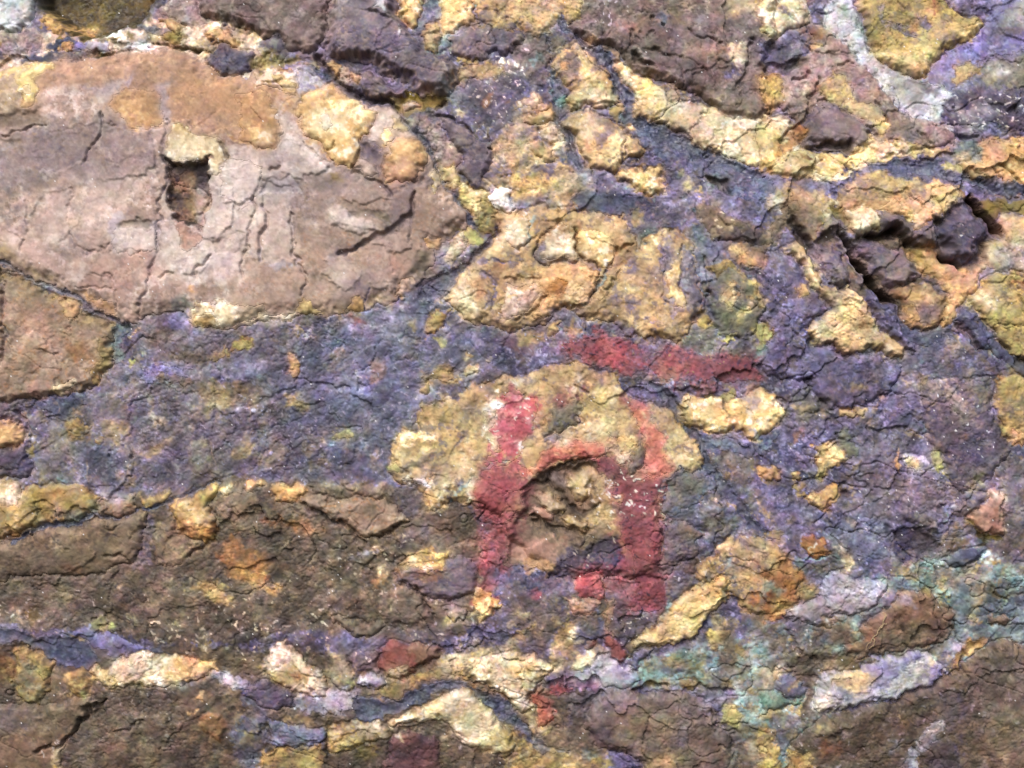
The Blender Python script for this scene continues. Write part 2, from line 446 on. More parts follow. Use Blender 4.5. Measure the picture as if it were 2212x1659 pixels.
p("tanlight", "330 380 150 540 60 460 190 400 250 380", rag=14, soft=18, op=.35)
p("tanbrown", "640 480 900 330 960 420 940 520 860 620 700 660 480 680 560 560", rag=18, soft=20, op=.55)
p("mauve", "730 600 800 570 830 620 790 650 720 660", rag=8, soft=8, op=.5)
T(0, 0)
p("tanwarm", "300 560 420 470 650 450 850 430 1250 430 1450 400 1650 440 1900 600 2150 600 2360 660 2400 800 2340 960 2420 1140 2300 1280 2160 1250 1960 1130 1720 1120 1460 1090 1410 1000 1410 760 1360 740 1100 740 900 760 700 700 520 690 400 770 320 820 300 720 240 650", rag=5, soft=10, h=2)
p("lilac", "1090 560 1130 700 950 780 900 870 740 770 660 740 860 760 1050 700", rag=8, soft=8, op=.55)
p("tandrop", "920 900 980 820 1100 750 1350 780 1385 1000 1360 1080 1250 1110 1130 1080 1010 1000", rag=3, soft=9, own="ochre_patch", h=3)
p("ochreorange", "1050 990 1200 960 1380 1030 1350 1090 1240 1105 1120 1070", rag=5, soft=8, op=.8)
p("tandrop", "1420 800 1480 660 1900 600 2300 740 2330 960 2212 1080 1960 1040 1700 980 1440 960", rag=8, soft=12, op=.55)
p("ochreorange", "1960 1130 2120 1150 2300 1080 2420 1080 2400 1230 2280 1290 2120 1240", rag=6, soft=6, op=.9)
p("yellow", "0 580 60 650 110 710 120 810 140 890 260 890 300 810 340 750 240 650 420 540 260 500 30 555", rag=4, soft=3, h=5, own="yellow_patch", lab="yellow streak running down the pale block's left end")
p("cream", "130 740 200 720 240 790 170 820", rag=5, soft=5, op=.9)
p("tandrop", "120 840 260 850 270 895 140 895", rag=4, soft=4, op=.8)
p("creamdull", "0 640 60 680 110 800 110 920 0 940", rag=5, soft=5, op=.8)
p("brownmid", "0 930 130 930 330 920 350 1090 140 1110 0 1080", rag=8, soft=10, op=.75, h=-6)
p("brownmid", "0 1120 160 1180 130 1260 60 1220 0 1180", rag=8, soft=10, op=.6, h=-5)
crack("360 1080 230 1110 80 1110 0 1130", 3)
crack("880 960 890 1060 830 1160 790 1240 770 1340 720 1440", 4, 8, "purpledark", .7)
crack("890 1070 1020 1080", 3, 5, "brownmid", .6)
p("cream", "1440 1080 1650 1130 1780 1130 1930 1160 1960 1300 1890 1450 1800 1520 1770 1400 1680 1380 1500 1340 1430 1250", rag=6, soft=3, h=4, own="cream_crust", lab="cream fringe over the dark notch of the pale block")
for k in range(9):
    ln("creamdull", "%d 1180 %d 1360" % (1500 + 36 * k, 1490 + 34 * k), 1.6, op=.5)
p("golddull", "1460 1080 1640 1120 1900 1130 1880 1190 1640 1180 1480 1190", rag=6, soft=5, op=.6)
p("brownwarm", "1430 1300 1500 1370 1620 1410 1750 1385 1815 1330 1800 1659 1790 1860 1755 2000 1600 1910 1470 1860 1440 1750 1420 1450", rag=4, soft=2, h=-24, hr=7, own="dark_notch", lab="dark rectangular notch broken into the pale block", rough=1.2)
p("purpleblack", "1450 1290 1520 1380 1600 1420 1620 1480 1540 1500 1500 1560 1430 1450", rag=6, soft=5)
p("purpleblack", "1650 1420 1760 1380 1815 1330 1800 1560 1760 1659 1660 1659 1700 1500", rag=6, soft=6)
p("purpleblack", "1490 1680 1580 1690 1560 1830 1490 1800", rag=7, soft=8, op=.9)
p("brownblack", "1470 1860 1600 1880 1740 1960 1755 1995 1600 1930", rag=3, soft=3, h=-6, hr=4)
p("pinkstone", "1440 1880 1600 1920 1755 2000 1700 2100 1630 2180 1560 2150 1540 1980", rag=7, soft=5, op=.85)
p("tanlight", "1950 1335 2100 1360 2240 1440 2240 1700 2000 1800 1860 1659 1890 1460", rag=5, soft=4, op=.9)
ln("brownmid", "1920 1190 1945 1320", 7, h=-7)
ln("lilac", "1405 740 1400 860 1410 960 1410 1040", 16, soft=6, op=.75)
ln("mauve", "1408 1030 1390 1180 1400 1240 1425 1320 1420 1500 1400 1640", 6, h=-10, op=.75)
T(0, 1)
ln("mauve", "1390 -40 1365 200 1345 450 1330 620 1290 780 1260 900 1200 1050", 6.5, h=-11, op=.75)
ln("lilac", "1350 250 1335 460", 9, soft=5, op=.6)
p("tanlight", "1040 300 1340 295 1330 480 1210 540 1080 545 975 510", rag=4, soft=3, h=4, hr=6, op=.9)
p("greyolive", "1050 250 1170 215 1340 230 1340 292 1050 300", rag=4, soft=3, op=.7, h=-5, hr=5)  # shadow band of the slab step painted in
p("lilac", "980 140 1130 140 1160 210 1040 250 1020 480 970 500", rag=4, soft=4, op=.7)
crack("770 500 860 495 970 470", 2.5, 5, "mauve", .6)
crack("630 370 680 430 760 500", 2.5, 5, "mauve", .5)
crack("840 690 900 700 1000 720 1030 780", 2.5, 4, "mauve", .6)
crack("920 720 920 780", 2, 3, "mauve", .6)
crack("1040 860 1040 960 1020 1040", 3, 5, "mauve", .6)
crack("660 830 760 820 1010 830", 2.4, 4, "mauve", .5)
crack("600 0 590 260 640 360", 3, 3, "mauve", .3)
crack("210 420 170 500", 3, 5, "mauve", .6)
p("mauve", "540 340 700 350 770 500 640 540 540 560 560 440", rag=9, soft=12, op=.4)
p("pinkstone", "760 560 1300 540 1240 800 1100 1040 1010 900 780 720", rag=16, soft=20, op=.4)
p("tanwarm", "750 930 900 950 1015 975 1000 1060 880 1010", rag=3, soft=3, op=.9)
p("ochreorange", "620 850 800 900 1000 1000 1000 1060 860 990 700 900", rag=4, soft=4, op=.7)
p("golddull", "0 480 90 500 300 690 560 860 760 930 640 900 400 790 160 640 0 560", rag=5, soft=6, op=.65)
p("cream", "1660 1010 1750 930 1960 960 2300 970 2350 1080 2150 1090 1930 1150 1760 1150 1680 1110", rag=7, soft=4, h=4, own="yellow_crust", lab="bright yellow crust along the pale block's lower edge")
p("ochrebright", "1700 1060 1850 1000 1920 1080 1860 1150 1760 1150", rag=5, soft=4, op=.9)
p("gold", "1680 1080 1800 1080 1900 1140 1760 1160", rag=5, soft=4, op=.7)
p("ochreorange", "1660 840 1730 820 1740 880 1680 880", rag=2, soft=3)
p("brownwarm", "1760 830 2040 800 2100 860 1900 900 1740 950", rag=8, soft=8, op=.6)
p("bluegreen", "1480 930 1660 900 1680 980 1560 1030 1490 1000", rag=8, soft=9, op=.75)
crack("2190 40 2170 360 2120 560 2100 760", 3.5, 7, "mauve", .55)
crack("1700 760 1720 680 1850 580", 4, 7, "greyolive", .55)
p("greyolive", "1840 400 2000 340 2130 370 2140 390 2010 385 1860 450", rag=4, soft=5, op=.5, h=-4)
crack("1400 720 1430 690 1520 700", 5, 5, "greyolive", .4)
# boulder, right part
T(1, 0)
p("creampink", "0 560 180 500 310 550 345 690 300 790 100 770 0 740", rag=6, soft=5, h=6)
p("yellow", "120 620 220 600 310 700 300 780 200 760", rag=6, soft=5, op=.85)
crack("20 660 60 720 170 720 210 650", 3.5, 6, "golddull", .7)
p("lilacwhite", "330 550 420 600 520 680 500 730 420 760 330 800 320 680", rag=7, soft=6)
p("tandrop", "-160 760 30 780 190 960 205 1180 150 1260 0 1250 -130 1180", rag=4, soft=4, h=5)
p("ochrebright", "-60 1050 60 1050 130 1150 100 1220 -40 1200", rag=8, soft=8, op=.7)
p("ochreorange", "50 790 260 800 340 840 300 960 160 900", rag=8, soft=8, op=.7)
p("tanlight", "200 980 380 1080 660 1400 560 1480 300 1300 200 1150", rag=8, soft=10, op=.8)
p("ochrebright", "370 850 470 740 640 760 850 860 1035 960 1000 1060 900 1170 880 1280 850 1400 770 1425 690 1390 560 1240 400 1190 365 1050", rag=4, soft=3, h=13, hr=22, own="ochre_knob", lab="bright ochre knob with a painted white highlight on the pale block", groove=3)
p("ochreorange", "370 850 470 740 640 760 800 830 600 850 470 940 400 980 400 1150 560 1230 690 1390 640 1370 400 1190 365 1050", rag=6, soft=6, op=.85)
p("white", "530 980 600 960 680 1040 650 1100 560 1090", rag=6, soft=4, h=4)  # blown-out highlight painted white
p("cream", "420 960 530 930 700 920 820 1000 760 1060 600 1110 460 1060", rag=8, soft=8, op=.6)
crack("620 1260 690 1230", 4, 6, "golddull", .7)
p("tanlight", "1060 920 1180 960 1250 1030 1150 1090 1000 1220 960 1120 1030 1020", rag=8, soft=6, op=.7)
p("ochrebright", "1090 1060 1180 1060 1200 1200 1120 1230 1070 1150", rag=6, soft=4)
p("yellow", "1180 1030 1260 1010 1325 1070 1270 1100 1190 1090", rag=4, soft=3, h=3)
p("lilac", "1170 1180 1240 1180 1250 1250 1180 1260", rag=3, soft=3)
p("mauve", "880 1200 1000 1170 1110 1290 1100 1450 1060 1510 980 1400 900 1320", rag=6, soft=5, h=-7, op=.9)  # shadowed dip, its shade painted mauve
p("tan", "860 1330 1040 1380 1050 1480 950 1500 820 1440", rag=4, soft=3, h=8, hr=8)
p("ochreorange", "1140 1250 1280 1160 1400 1200 1470 1330 1460 1420 1380 1550 1150 1550 1090 1530 1130 1400", rag=5, soft=4, h=11, hr=16, own="ochre_knob", lab="orange ochre knob at the pale block's right shoulder", groove=4)
p("pinkstone", "1130 1400 1300 1450 1450 1420 1400 1540 1200 1560 1090 1530", rag=9, soft=10, op=.6)
p("mauve", "1400 1500 1500 1400 1540 1460 1480 1600 1280 1659 1000 1659 1200 1600", rag=10, soft=10, op=.6, h=-5)
crack("820 1480 960 1530 1080 1560 1150 1659", 5, 8, "purpledark", .7)
crack("870 1280 830 1420 800 1480", 5, 8, "brownmid", .7)
crack("380 1230 520 1330 620 1400 690 1390", 2.5, 4, "brownmid", .5)
p("olive", "600 1500 680 1520 710 1570 640 1570", rag=4, soft=4, op=.8)
p("white", "540 1440 640 1460 660 1500 600 1500", rag=7, soft=5, op=.8)
crack("180 1440 100 1480", 4, 6, "brownmid", .5)
p("mauve", "20 1560 120 1540 110 1600 30 1650", rag=5, soft=6, op=.7, h=-5)
p("greyolive", "560 1560 720 1600 660 1659 500 1659", rag=8, soft=8, op=.6)
p("mauvepink", "1250 990 1400 970 1500 1010 1620 1130 1700 1300 1740 1400 1659 1500 1560 1430 1480 1230 1380 1080", rag=5, soft=4, h=6, own="stone", lab="narrow pink tan strip between a blue vein and a dark purple slab", cat="rock")
T(1, 1)
crack("720 560 850 500 1000 430 1150 340 1220 290 1350 180 1390 0", 8, 10, "purpledark", .75)
p("purpledark", "640 580 760 500 880 440 900 490 760 570 620 610", rag=8, soft=7, op=.7)
p("mauve", "1060 300 1300 160 1370 0 1400 180 1340 330 1120 350", rag=8, soft=9, op=.6)
crack("1360 180 1350 300 1350 420", 3.5, 6, "purpledark", .6)
crack("70 120 100 300 60 480 60 560", 5, 7, "lilac", .6)
crack("330 200 340 500 390 560 420 740 400 900", 5, 7, "lilac", .6)
p("lilac", "140 590 340 590 320 640 180 680 100 640", rag=5, soft=4, op=.7)
p("mauve", "780 700 930 680 940 800 840 860 720 830", rag=9, soft=10, op=.5)
p("greyolive", "740 130 880 180 1160 210 1160 270 940 220 800 190", rag=5, soft=5, op=.6, h=-5)  # step that faces down, painted darker
p("tanlight", "620 170 740 130 860 220 1050 330 900 370 780 320 640 290", rag=6, soft=6, op=.7, h=5)
p("brownmid", "440 700 560 660 600 720 500 800", rag=8, soft=6, op=.6)
p("pinkstone", "1190 560 1300 560 1310 700 1240 760 1170 650", rag=7, soft=6, op=.6)
p("ochreorange", "1490 420 1590 380 1600 440 1540 490 1500 480", rag=3, soft=2, h=5, own="pebble", lab="tiny orange pebble")
p("creampink", "1210 860 1280 770 1400 720 1420 780 1300 870", rag=6, soft=4)
p("creamdull", "1660 390 1700 300 1790 320 1700 345", rag=3, soft=2)
p("yellow", "330 1050 390 950 500 930 600 1040 450 1075", rag=5, soft=3, h=5, own="yellow_crust")
p("cream", "-50 1110 20 1060 150 1060 330 1040 320 1080 120 1110", rag=5, soft=3, h=4)
p("brownwarm", "-160 960 120 960 150 1040 0 1060 -140 1060", rag=8, soft=7, op=.7)
p("gold", "760 990 860 880 940 900 930 990 860 1020 780 1030", rag=4, soft=3, op=.9, h=4)
p("creamdull", "600 980 740 960 780 1040 640 1060", rag=7, soft=6, op=.8)
p("creamdull", "960 930 1080 860 1180 880 1120 930 980 970", rag=6, soft=5, op=.7)
ln("purpledark", "1000 820 950 920 930 980", 6, h=-6)
p("greyolive", "1340 600 1440 480 1500 520 1480 700 1400 740 1330 700", rag=8, soft=7, op=.8)
# chips and ledges of the big block, light and shade also painted in
T(1, 1)
def chip(s, h=2.5, tilt=None, pal=None, op=.5):
    p(pal, s, rag=2, soft=4, op=op, h=h, hr=2.5, tilt=tilt)
chip("620 170 740 130 860 220 1050 330 900 370 640 290", 3, (0, .06), "tanlight", .5)
chip("740 125 900 170 1160 205 1160 275 940 230 800 195", -3, (0, -.22), "greyolive", .4)
chip("60 -60 330 -60 345 560 150 600 60 560 90 300", -4, (.05, 0), "tanlight", .3)
chip("1160 20 1390 -60 1400 180 1340 300 1160 280", -3, (-.08, -.05), "mauve", .4)
chip("1400 40 1640 20 1790 240 1700 330 1560 380 1380 340", 3, (.03, -.04), "tanbrown", .4)
chip("860 400 1080 380 1300 300 1350 480 1200 560 980 440", 3, (.04, .05), "mauvepink", .4)
chip("560 620 880 560 940 700 760 840 600 760", 3, (-.04, .07), "tanlight", .35)
chip("1000 460 1120 440 1240 740 1200 860 1020 800 960 640", 3, (.06, .02), "mauvepink", .35)
T(0, 1)
chip("1640 -40 1980 -60 2000 300 1840 420 1660 340", 3, (.05, .03), "tanlight", .4)
chip("1840 400 2130 370 2170 560 1900 560", -3, (0, -.1), "tan", .4)
chip("1620 560 1820 480 1840 640 1720 740 1600 700", 3, (-.06, .05), "tanlight", .5)
chip("380 20 600 0 620 330 420 420 300 240", -2, (.05, 0), "tan", .3)
chip("60 100 240 60 260 300 180 420 80 360", 3, (.06, 0), "mauve", .3)
chip("780 700 1010 720 1030 860 760 840", -2.5, (0, -.06), "pinkstone", .3)
T(0, 0)
chip("1820 1480 2100 1400 2240 1500 2200 1700 1880 1760", 3, (.04, .05), "tanlight", .5)
chip("300 1120 820 1060 780 1400 420 1480 280 1320", -3, (-.03, -.05), "mauve", .35)
chip("880 1100 1260 1120 1360 1300 1300 1560 900 1560 820 1300", 2.5, (.03, .02), "mauvepink", .3)
T(1, 0)
chip("240 1180 520 1340 640 1420 480 1560 220 1480 120 1300", 3, (.05, .04), "tanlight", .4)
chip("60 1560 340 1500 420 1640 200 1700 40 1680", -3, (0, -.08), "lilac", .4)
chip("800 1560 1060 1600 1160 1700 900 1760 760 1680", 3, (0, .06), "tan", .4)
# ------------------------------------------------------------------ the left block under the big one
G()
p("tanbrown", "0 580 60 612 130 650 200 682 250 708 236 735 235 775 218 810 195 830 155 848 125 853 82 861 55 868 0 876", rag=4, soft=2.5, h=20, hr=18, own="block", lab="tan brown block with an orange spot at the left edge, under the slanting blue vein", cat="rock", groove=6, rough=.6)
T(0, 1)
p("ochreorange", "430 900 560 900 640 960 690 1090 620 1120 560 1070 480 960", rag=4, soft=3, own="orange_patch", lab="rounded orange spot on the tan brown block")
p("golddull", "0 620 120 680 300 800 420 860 560 900 700 1000 860 1060 1000 1170 940 1260 900 1180 760 1150 700 1060 560 950 360 900 160 800 0 700", rag=7, soft=7, op=.8)
p("golddull", "850 1280 940 1260 940 1440 880 1560 800 1640 760 1560 860 1450", rag=6, soft=5, op=.9)
p("rust", "580 1330 760 1300 780 1420 700 1480 600 1400", rag=9, soft=7, op=.6)
p("pinkstone", "100 1000 500 1080 680 1130 560 1200 200 1200", rag=14, soft=20, op=.5)
p("pinkstone", "280 1640 430 1650 370 1780 300 1760", rag=7, soft=6, op=.8)
p("cream", "480 1640 640 1640 560 1720 480 1740", rag=6, soft=4, op=.9)
crack("20 700 60 1000 40 1160 60 1280 30 1400 60 1500", 5, 9, "purpledark", .7)
crack("330 1350 420 1390 500 1400", 3, 5, "brownmid", .6)
# ------------------------------------------------------------------ thin vein between the two blocks
ln("bluegrey", "-60 560 100 660 280 770 420 840 520 870 660 960 840 1040 1000 1110 1080 1150", [8, 9, 8, 9, 11, 14], rag=2, h=-8, own="mineral_vein", lab="thin blue grey vein slanting down between two tan blocks")
ln("whitegrey", "330 800 430 840 490 850", 3, op=.8)
p("bluegreen", "1000 1120 1160 1110 1180 1170 1080 1280 1040 1420 960 1480 940 1300 960 1200", rag=6, soft=4, h=-6)
p("purpledark", "1030 1230 1130 1180 1110 1330 1040 1400", rag=7, soft=5, h=-6)
ln("creamdull", "1180 1150 1100 1290", 5, h=2)
p("yellowgreen", "1090 1480 1140 1460 1140 1500 1100 1510", rag=2, soft=2)
p("yellowgreen", "1930 1400 1980 1320 2080 1240 2180 1260 2200 1330 2060 1370 1960 1420", rag=6, soft=4)
p("golddull", "1860 1400 1960 1330 1900 1470 1850 1470", rag=4, soft=3)
p("violet", "1430 1080 1600 1040 1680 1140 1620 1160 1440 1170", rag=8, soft=6, op=.8)
p("violet", "1160 1640 1350 1500 1560 1560 1640 1610 1500 1600 1380 1600 1250 1659", rag=8, soft=5)
p("brownmid", "1350 1590 1500 1600 1650 1620 1640 1659 1320 1659", rag=6, soft=4)
p("brownwarm", "1160 1180 1480 1180 1640 1240 1560 1330 1300 1330", rag=12, soft=12, op=.55)
p("brownmid", "1340 1400 1700 1370 1860 1400 1850 1470 1600 1460 1330 1490", rag=9, soft=8, op=.7)
# ------------------------------------------------------------------ top: the mauve overhang
T(1, 0)
p("mauvebrown", "-560 0 720 0 600 150 560 300 480 390 300 360 130 300 0 290 -330 120 -560 60", rag=4, soft=2.5, h=26, hr=18, own="boulder", lab="brownish boulder cut by the top edge, left of the mauve boulder", cat="rock", groove=6, tilt=(0, -.09), rough=.7)
p("olivedark", "-330 130 0 240 130 290 320 350 300 370 0 320 -260 220", rag=4, soft=6, op=.4)  # shaded lower edge of the boulder painted darker
p("mauvepink", "300 280 540 220 550 330 480 380", rag=8, soft=8, op=.6)
p("purplebrown", "0 300 160 290 310 370 220 440 80 480 0 470", rag=6, soft=4, h=6)
p("creamdull", "0 400 120 430 220 440 200 490 0 520", rag=8, soft=6, op=.7)
p("olive", "-60 480 160 450 380 420 520 440 420 500 160 500 0 560", rag=6, soft=4, op=.8, h=-8)
p("mauve", "380 400 500 400 520 470 400 470", rag=4, soft=3, h=7, own="pebble")
p("creamdull", "380 520 500 490 520 570 440 600", rag=6, soft=4, h=5)
p("bluegrey", "380 520 560 620 720 700 860 800 860 860 720 780 560 660 420 590", rag=4, soft=3, h=-6, op=.9)
p("brownblack", "500 390 560 420 570 500 640 640 760 720 860 790 1130 790 1180 860 1280 960 1240 1000 1120 880 900 860 720 760 560 620 500 520", rag=4, soft=5, h=-26, hr=10, op=.75)  # shadow gap beneath the overhang, painted dark as well as carved
p("mauve", "610 0 1140 0 1180 40 1280 160 1400 260 1430 390 1600 400 1690 480 1725 650 1670 790 1560 810 1330 760 1325 700 1200 680 1060 590 1050 540 800 490 560 450 545 260 590 130", rag=4, soft=2.5, h=36, hr=16, own="boulder", lab="mauve overhanging boulder at the top with white chips and a dark shadow beneath", cat="rock", groove=3, tilt=(0, -.02), rough=.75)
p("purpledark", "1080 240 1300 330 1430 330 1560 430 1440 400 1200 420 1080 400", rag=12, soft=14, op=.7)
p("purpledark", "1060 480 1400 480 1500 620 1100 590", rag=14, soft=18, op=.4)
p("mauvepink", "560 260 680 200 760 20 700 0 620 140", rag=8, soft=10, op=.5)
p("mauvepink", "1400 740 1560 740 1560 800 1400 790", rag=6, soft=8, op=.8)
p("whitegrey", "980 20 1060 10 1080 50 1000 40", rag=3, soft=2, own="white_chip", h=1)
p("whitegrey", "1230 230 1270 240 1270 290 1240 280", rag=2, soft=2, own="white_chip", h=1)
crack("950 80 1090 130 1200 170 1300 190", 5, 9, "purpledark", .6)
crack("1060 420 1150 430 1280 390", 3, 5, "purplelight", .6)
crack("1000 550 1060 600 1100 660", 3, 5, "brownblack", .6)
p("mauve", "860 610 980 590 1090 650 1150 710 1320 740 1310 795 1200 775 1100 790 880 790 865 700", rag=3, soft=2, h=22, hr=10, own="stone", lab="small dark mauve slab tucked under the mauve overhang", cat="rock", groove=6)
p("olive", "1150 785 1300 770 1420 790 1640 805 1630 900 1500 935 1290 980 1220 940", rag=4, soft=3, h=-10, hr=8, own="olive_hollow")
p("creampink", "1270 870 1350 835 1440 860 1430 895 1300 925", rag=4, soft=3, h=8, hr=7, own="pebble", lab="oval pinkish pebble in the olive hollow below the mauve boulder", cat="pebble", groove=3)
p("brownblack", "1560 860 1600 840 1650 860 1600 920 1540 935", rag=3, soft=3, h=-12, hr=5)
p("ochreorange", "570 490 650 500 710 580 700 665 620 610", rag=3, soft=2, h=14, hr=8, own="pebble", lab="orange pebble wedged below the left corner of the mauve boulder", cat="pebble", groove=4)
p("ochreorange", "780 620 870 655 865 715 780 690", rag=3, soft=2, h=10, hr=7, own="pebble", lab="small orange pebble on the pink edge of the dark mauve slab", cat="pebble", groove=4)
p("creampink", "690 590 770 590 780 700 710 670", rag=4, soft=3, h=8)
# stones along the top, middle
p("ochrebright", "1160 -20 1450 -20 1430 100 1370 155 1290 145 1190 55", rag=4, soft=2.5, h=15, own="stone", lab="orange rimmed yellow stone at the top edge beside the mauve boulder", cat="stone", groove=5)
p("orange", "1190 40 1250 90 1400 90 1370 155 1290 145", rag=6, soft=5, op=.8)
p("blueslate", "1440 0 1570 0 1560 100 1480 140 1380 170 1440 90", rag=6, soft=4, h=-6)
p("ochrebright", "1575 -20 1875 -20 1860 150 1720 190 1650 255 1600 180 1560 100", rag=4, soft=2.5, h=15, own="stone", lab="bright yellow stone at the top edge, second along from the mauve boulder", cat="stone", groove=5, rough=.8)
p("ochremid", "1430 220 1480 150 1560 180 1625 270 1560 395 1460 370", rag=4, soft=2.5, h=13, own="stone", lab="rough ochre stone below the two yellow stones on the top edge", cat="stone", groove=5)
p("aqua", "1600 310 1700 240 1700 340 1640 380", rag=8, soft=6, op=.7)
p("bluegreen", "1560 380 1700 300 1720 420 1640 420", rag=8, soft=6, op=.7)
p("mauve", "1690 400 1700 250 1860 170 1960 140 2230 120 2300 300 2230 440 2140 490 2080 420 1950 520 1790 490", rag=5, soft=3, h=17, own="stone", lab="dark mauve stone with white and pink chips below the yellow top edge", cat="rock", groove=5)
p("purpledark", "1870 60 1960 20 1950 110 1880 140", rag=6, soft=5)
p("greyolive", "1940 80 2100 30 2100 160 1900 200", rag=8, soft=7, op=.8)
flecks("1850 150 2100 150 2050 350 1900 350", "d8c4c0", 10, .35, 31)
crack("2100 0 2090 120 2020 280 1980 430", 3, 6, "brownmid", .6)
p("purpledark", "2000 280 2212 170 2212 450 2130 480 2060 420", rag=8, soft=8, op=.6)
p("golddull", "1740 470 1900 510 1920 560 1760 540", rag=6, soft=5, h=4)
p("creamdull", "1700 620 1850 560 2000 540 2150 560 2200 620 2080 650 1900 660 1720 720", rag=8, soft=5)
flecks("1720 560 2300 450 2300 620 1900 660", "efe6dc", 14, .35, 32)
p("tanbrown", "1640 630 1680 600 1710 700 1670 750", rag=3, soft=3, h=8)
p("purpledark", "1850 680 2050 660 2300 620 2300 900 2200 1100 2060 1100 1900 1000 1850 880", rag=9, soft=6)
flecks("1780 640 2300 560 2300 950 1900 1120 1760 1000", "dccfcc", 9, .3, 33)
p("bluegrey", "1820 680 1900 820 1960 880 1840 860 1740 860 1760 720", rag=8, soft=6, op=.8)
p("rust", "1940 790 2030 790 2030 860 1980 880", rag=5, soft=4, op=.8)
p("cream", "1740 950 1800 920 1840 980 1780 1010", rag=3, soft=3, h=5)
p("bluegreen", "1640 700 1820 720 1760 900 1660 880", rag=12, soft=10, op=.6)
p("bluegreen", "1290 980 1440 940 1530 950 1520 1000 1400 960 1300 1010", rag=6, soft=5, op=.7)
p("brownblack", "1480 985 1700 1010 1900 1100 1860 1120 1680 1040", rag=5, soft=5, op=.6, h=-12, hr=6)
p("mauve", "1550 1005 1700 1030 1900 1130 2050 1250 2065 1350 1990 1500 2000 1630 1850 1590 1750 1500 1740 1390 1650 1200", rag=3, soft=2.5, h=16, own="stone", lab="smooth dark purple slab right of the pale block's shoulder", cat="rock", groove=5, rough=.6)
p("purpledark", "1800 1180 2040 1260 1980 1500 1850 1300", rag=12, soft=14, op=.5)
p("bluegrey", "1270 1010 1340 1100 1440 1180 1490 1240 1430 1250 1350 1150", rag=6, soft=4, h=-4)
ln("bluegrey", "1270 1010 1370 1120 1460 1230 1520 1350 1580 1480 1680 1640 1760 1780 1860 1910", [10, 16, 12, 8, 7, 8, 10, 14], rag=2, h=-7, own="mineral_vein", lab="narrow blue vein bordering the pale block's right side")
p("yellow", "1620 1450 1700 1420 1750 1600 1690 1640 1640 1540", rag=5, soft=4, h=6)
p("creamdull", "1500 1520 1560 1450 1610 1560 1560 1640", rag=6, soft=5, h=5)
p("yellow", "1700 1640 1820 1590 2020 1640 2000 1760 1920 1860 1840 1840", rag=6, soft=4, h=8)
T(1, 1)
p("white", "2010 40 2060 -30 2160 -80 2230 -20 2220 110 2150 190 2060 150", rag=5, soft=3, h=13, own="stone", lab="small white stone above the yellow mass, right of the pale block", cat="stone", groove=5)
p("golddull", "1890 180 1930 100 1960 50 2060 100 2060 240 2020 370 1900 300", rag=6, soft=4, h=8)
p("yellowgreen", "1790 320 1870 310 1960 400 1940 450 1820 440", rag=7, soft=5)
p("cream", "1660 420 1760 350 1830 420 1760 560 1680 650 1640 560", rag=6, soft=4, h=8)
p("lilac", "1530 500 1660 390 1640 500 1560 580", rag=4, soft=3)
p("greyolive", "1480 640 1560 580 1640 650 1600 720 1480 740", rag=8, soft=6)
ln("purpledark", "2060 300 1960 470 1850 610 1700 700 1500 830", [14, 14, 18, 30, 50], rag=5, soft=4, h=-8, own="mineral_vein", lab="purple vein running up beside the yellow mass")
p("bluegrey", "1270 870 1450 760 1640 730 1680 800 1600 900 1660 990 1500 1000 1300 920", rag=9, soft=8, op=.85)
p("golddull", "1560 1000 1660 1010 1640 1160 1500 1240 1480 1180", rag=6, soft=4, h=6, own="pebble", groove=3)
p("golddull", "1330 1080 1400 1060 1420 1180 1360 1200", rag=6, soft=5, op=.8, h=3)
p("redbrown", "780 1090 880 1060 930 1110 840 1130", rag=6, soft=5, op=.7)
p("whitegrey", "1110 1000 1200 970 1180 1060 1120 1040", rag=8, soft=6, op=.7)
p("bluegreen", "940 1080 1030 1030 1020 1130 960 1160", rag=6, soft=5, op=.8)
p("ochreorange", "260 1480 300 1400 350 1420 360 1540 300 1610 260 1580", rag=3, soft=2, h=6, own="pebble", groove=3)
p("bluegreen", "570 1290 650 1250 760 1300 700 1330 600 1330", rag=6, soft=5)
p("tanbrown", "630 1400 680 1350 760 1440 720 1560 640 1540", rag=6, soft=5, op=.6)
p("brownwarm", "970 1520 1030 1430 1120 1460 1110 1600 1000 1620", rag=7, soft=6, op=.7, h=5)
p("golddull", "1500 1560 1620 1490 1720 1500 1660 1640 1430 1659 1440 1590", rag=7, soft=5, h=7)
p("ochrebright", "1780 1440 1860 1400 1880 1430 1810 1470", rag=3, soft=2, h=5)
p("ochrebright", "1760 1560 1820 1500 1890 1500 1880 1560 1790 1590", rag=3, soft=2, h=6, own="pebble", groove=3)
p("ochrebright", "1600 1640 1740 1580 1760 1610 1640 1659", rag=4, soft=3, h=4)
p("yellowgreen", "1540 1290 1640 1270 1620 1340 1560 1330", rag=5, soft=4, op=.8)
p("yellow", "1960 1460 2060 1380 2150 1340 2130 1390 2000 1490", rag=5, soft=3, h=5)
p("yellowgreen", "1880 1370 1960 1300 2060 1290 1960 1360", rag=5, soft=4, op=.8)
p("bluegrey", "1420 1659 1460 1560 1600 1440 1800 1370 1860 1380 1700 1470 1560 1530", rag=6, soft=5, op=.8)
p("purpledark", "1740 1640 1880 1590 2100 1420 2212 1380 2212 1659 1740 1659", rag=8, soft=7, op=.7)
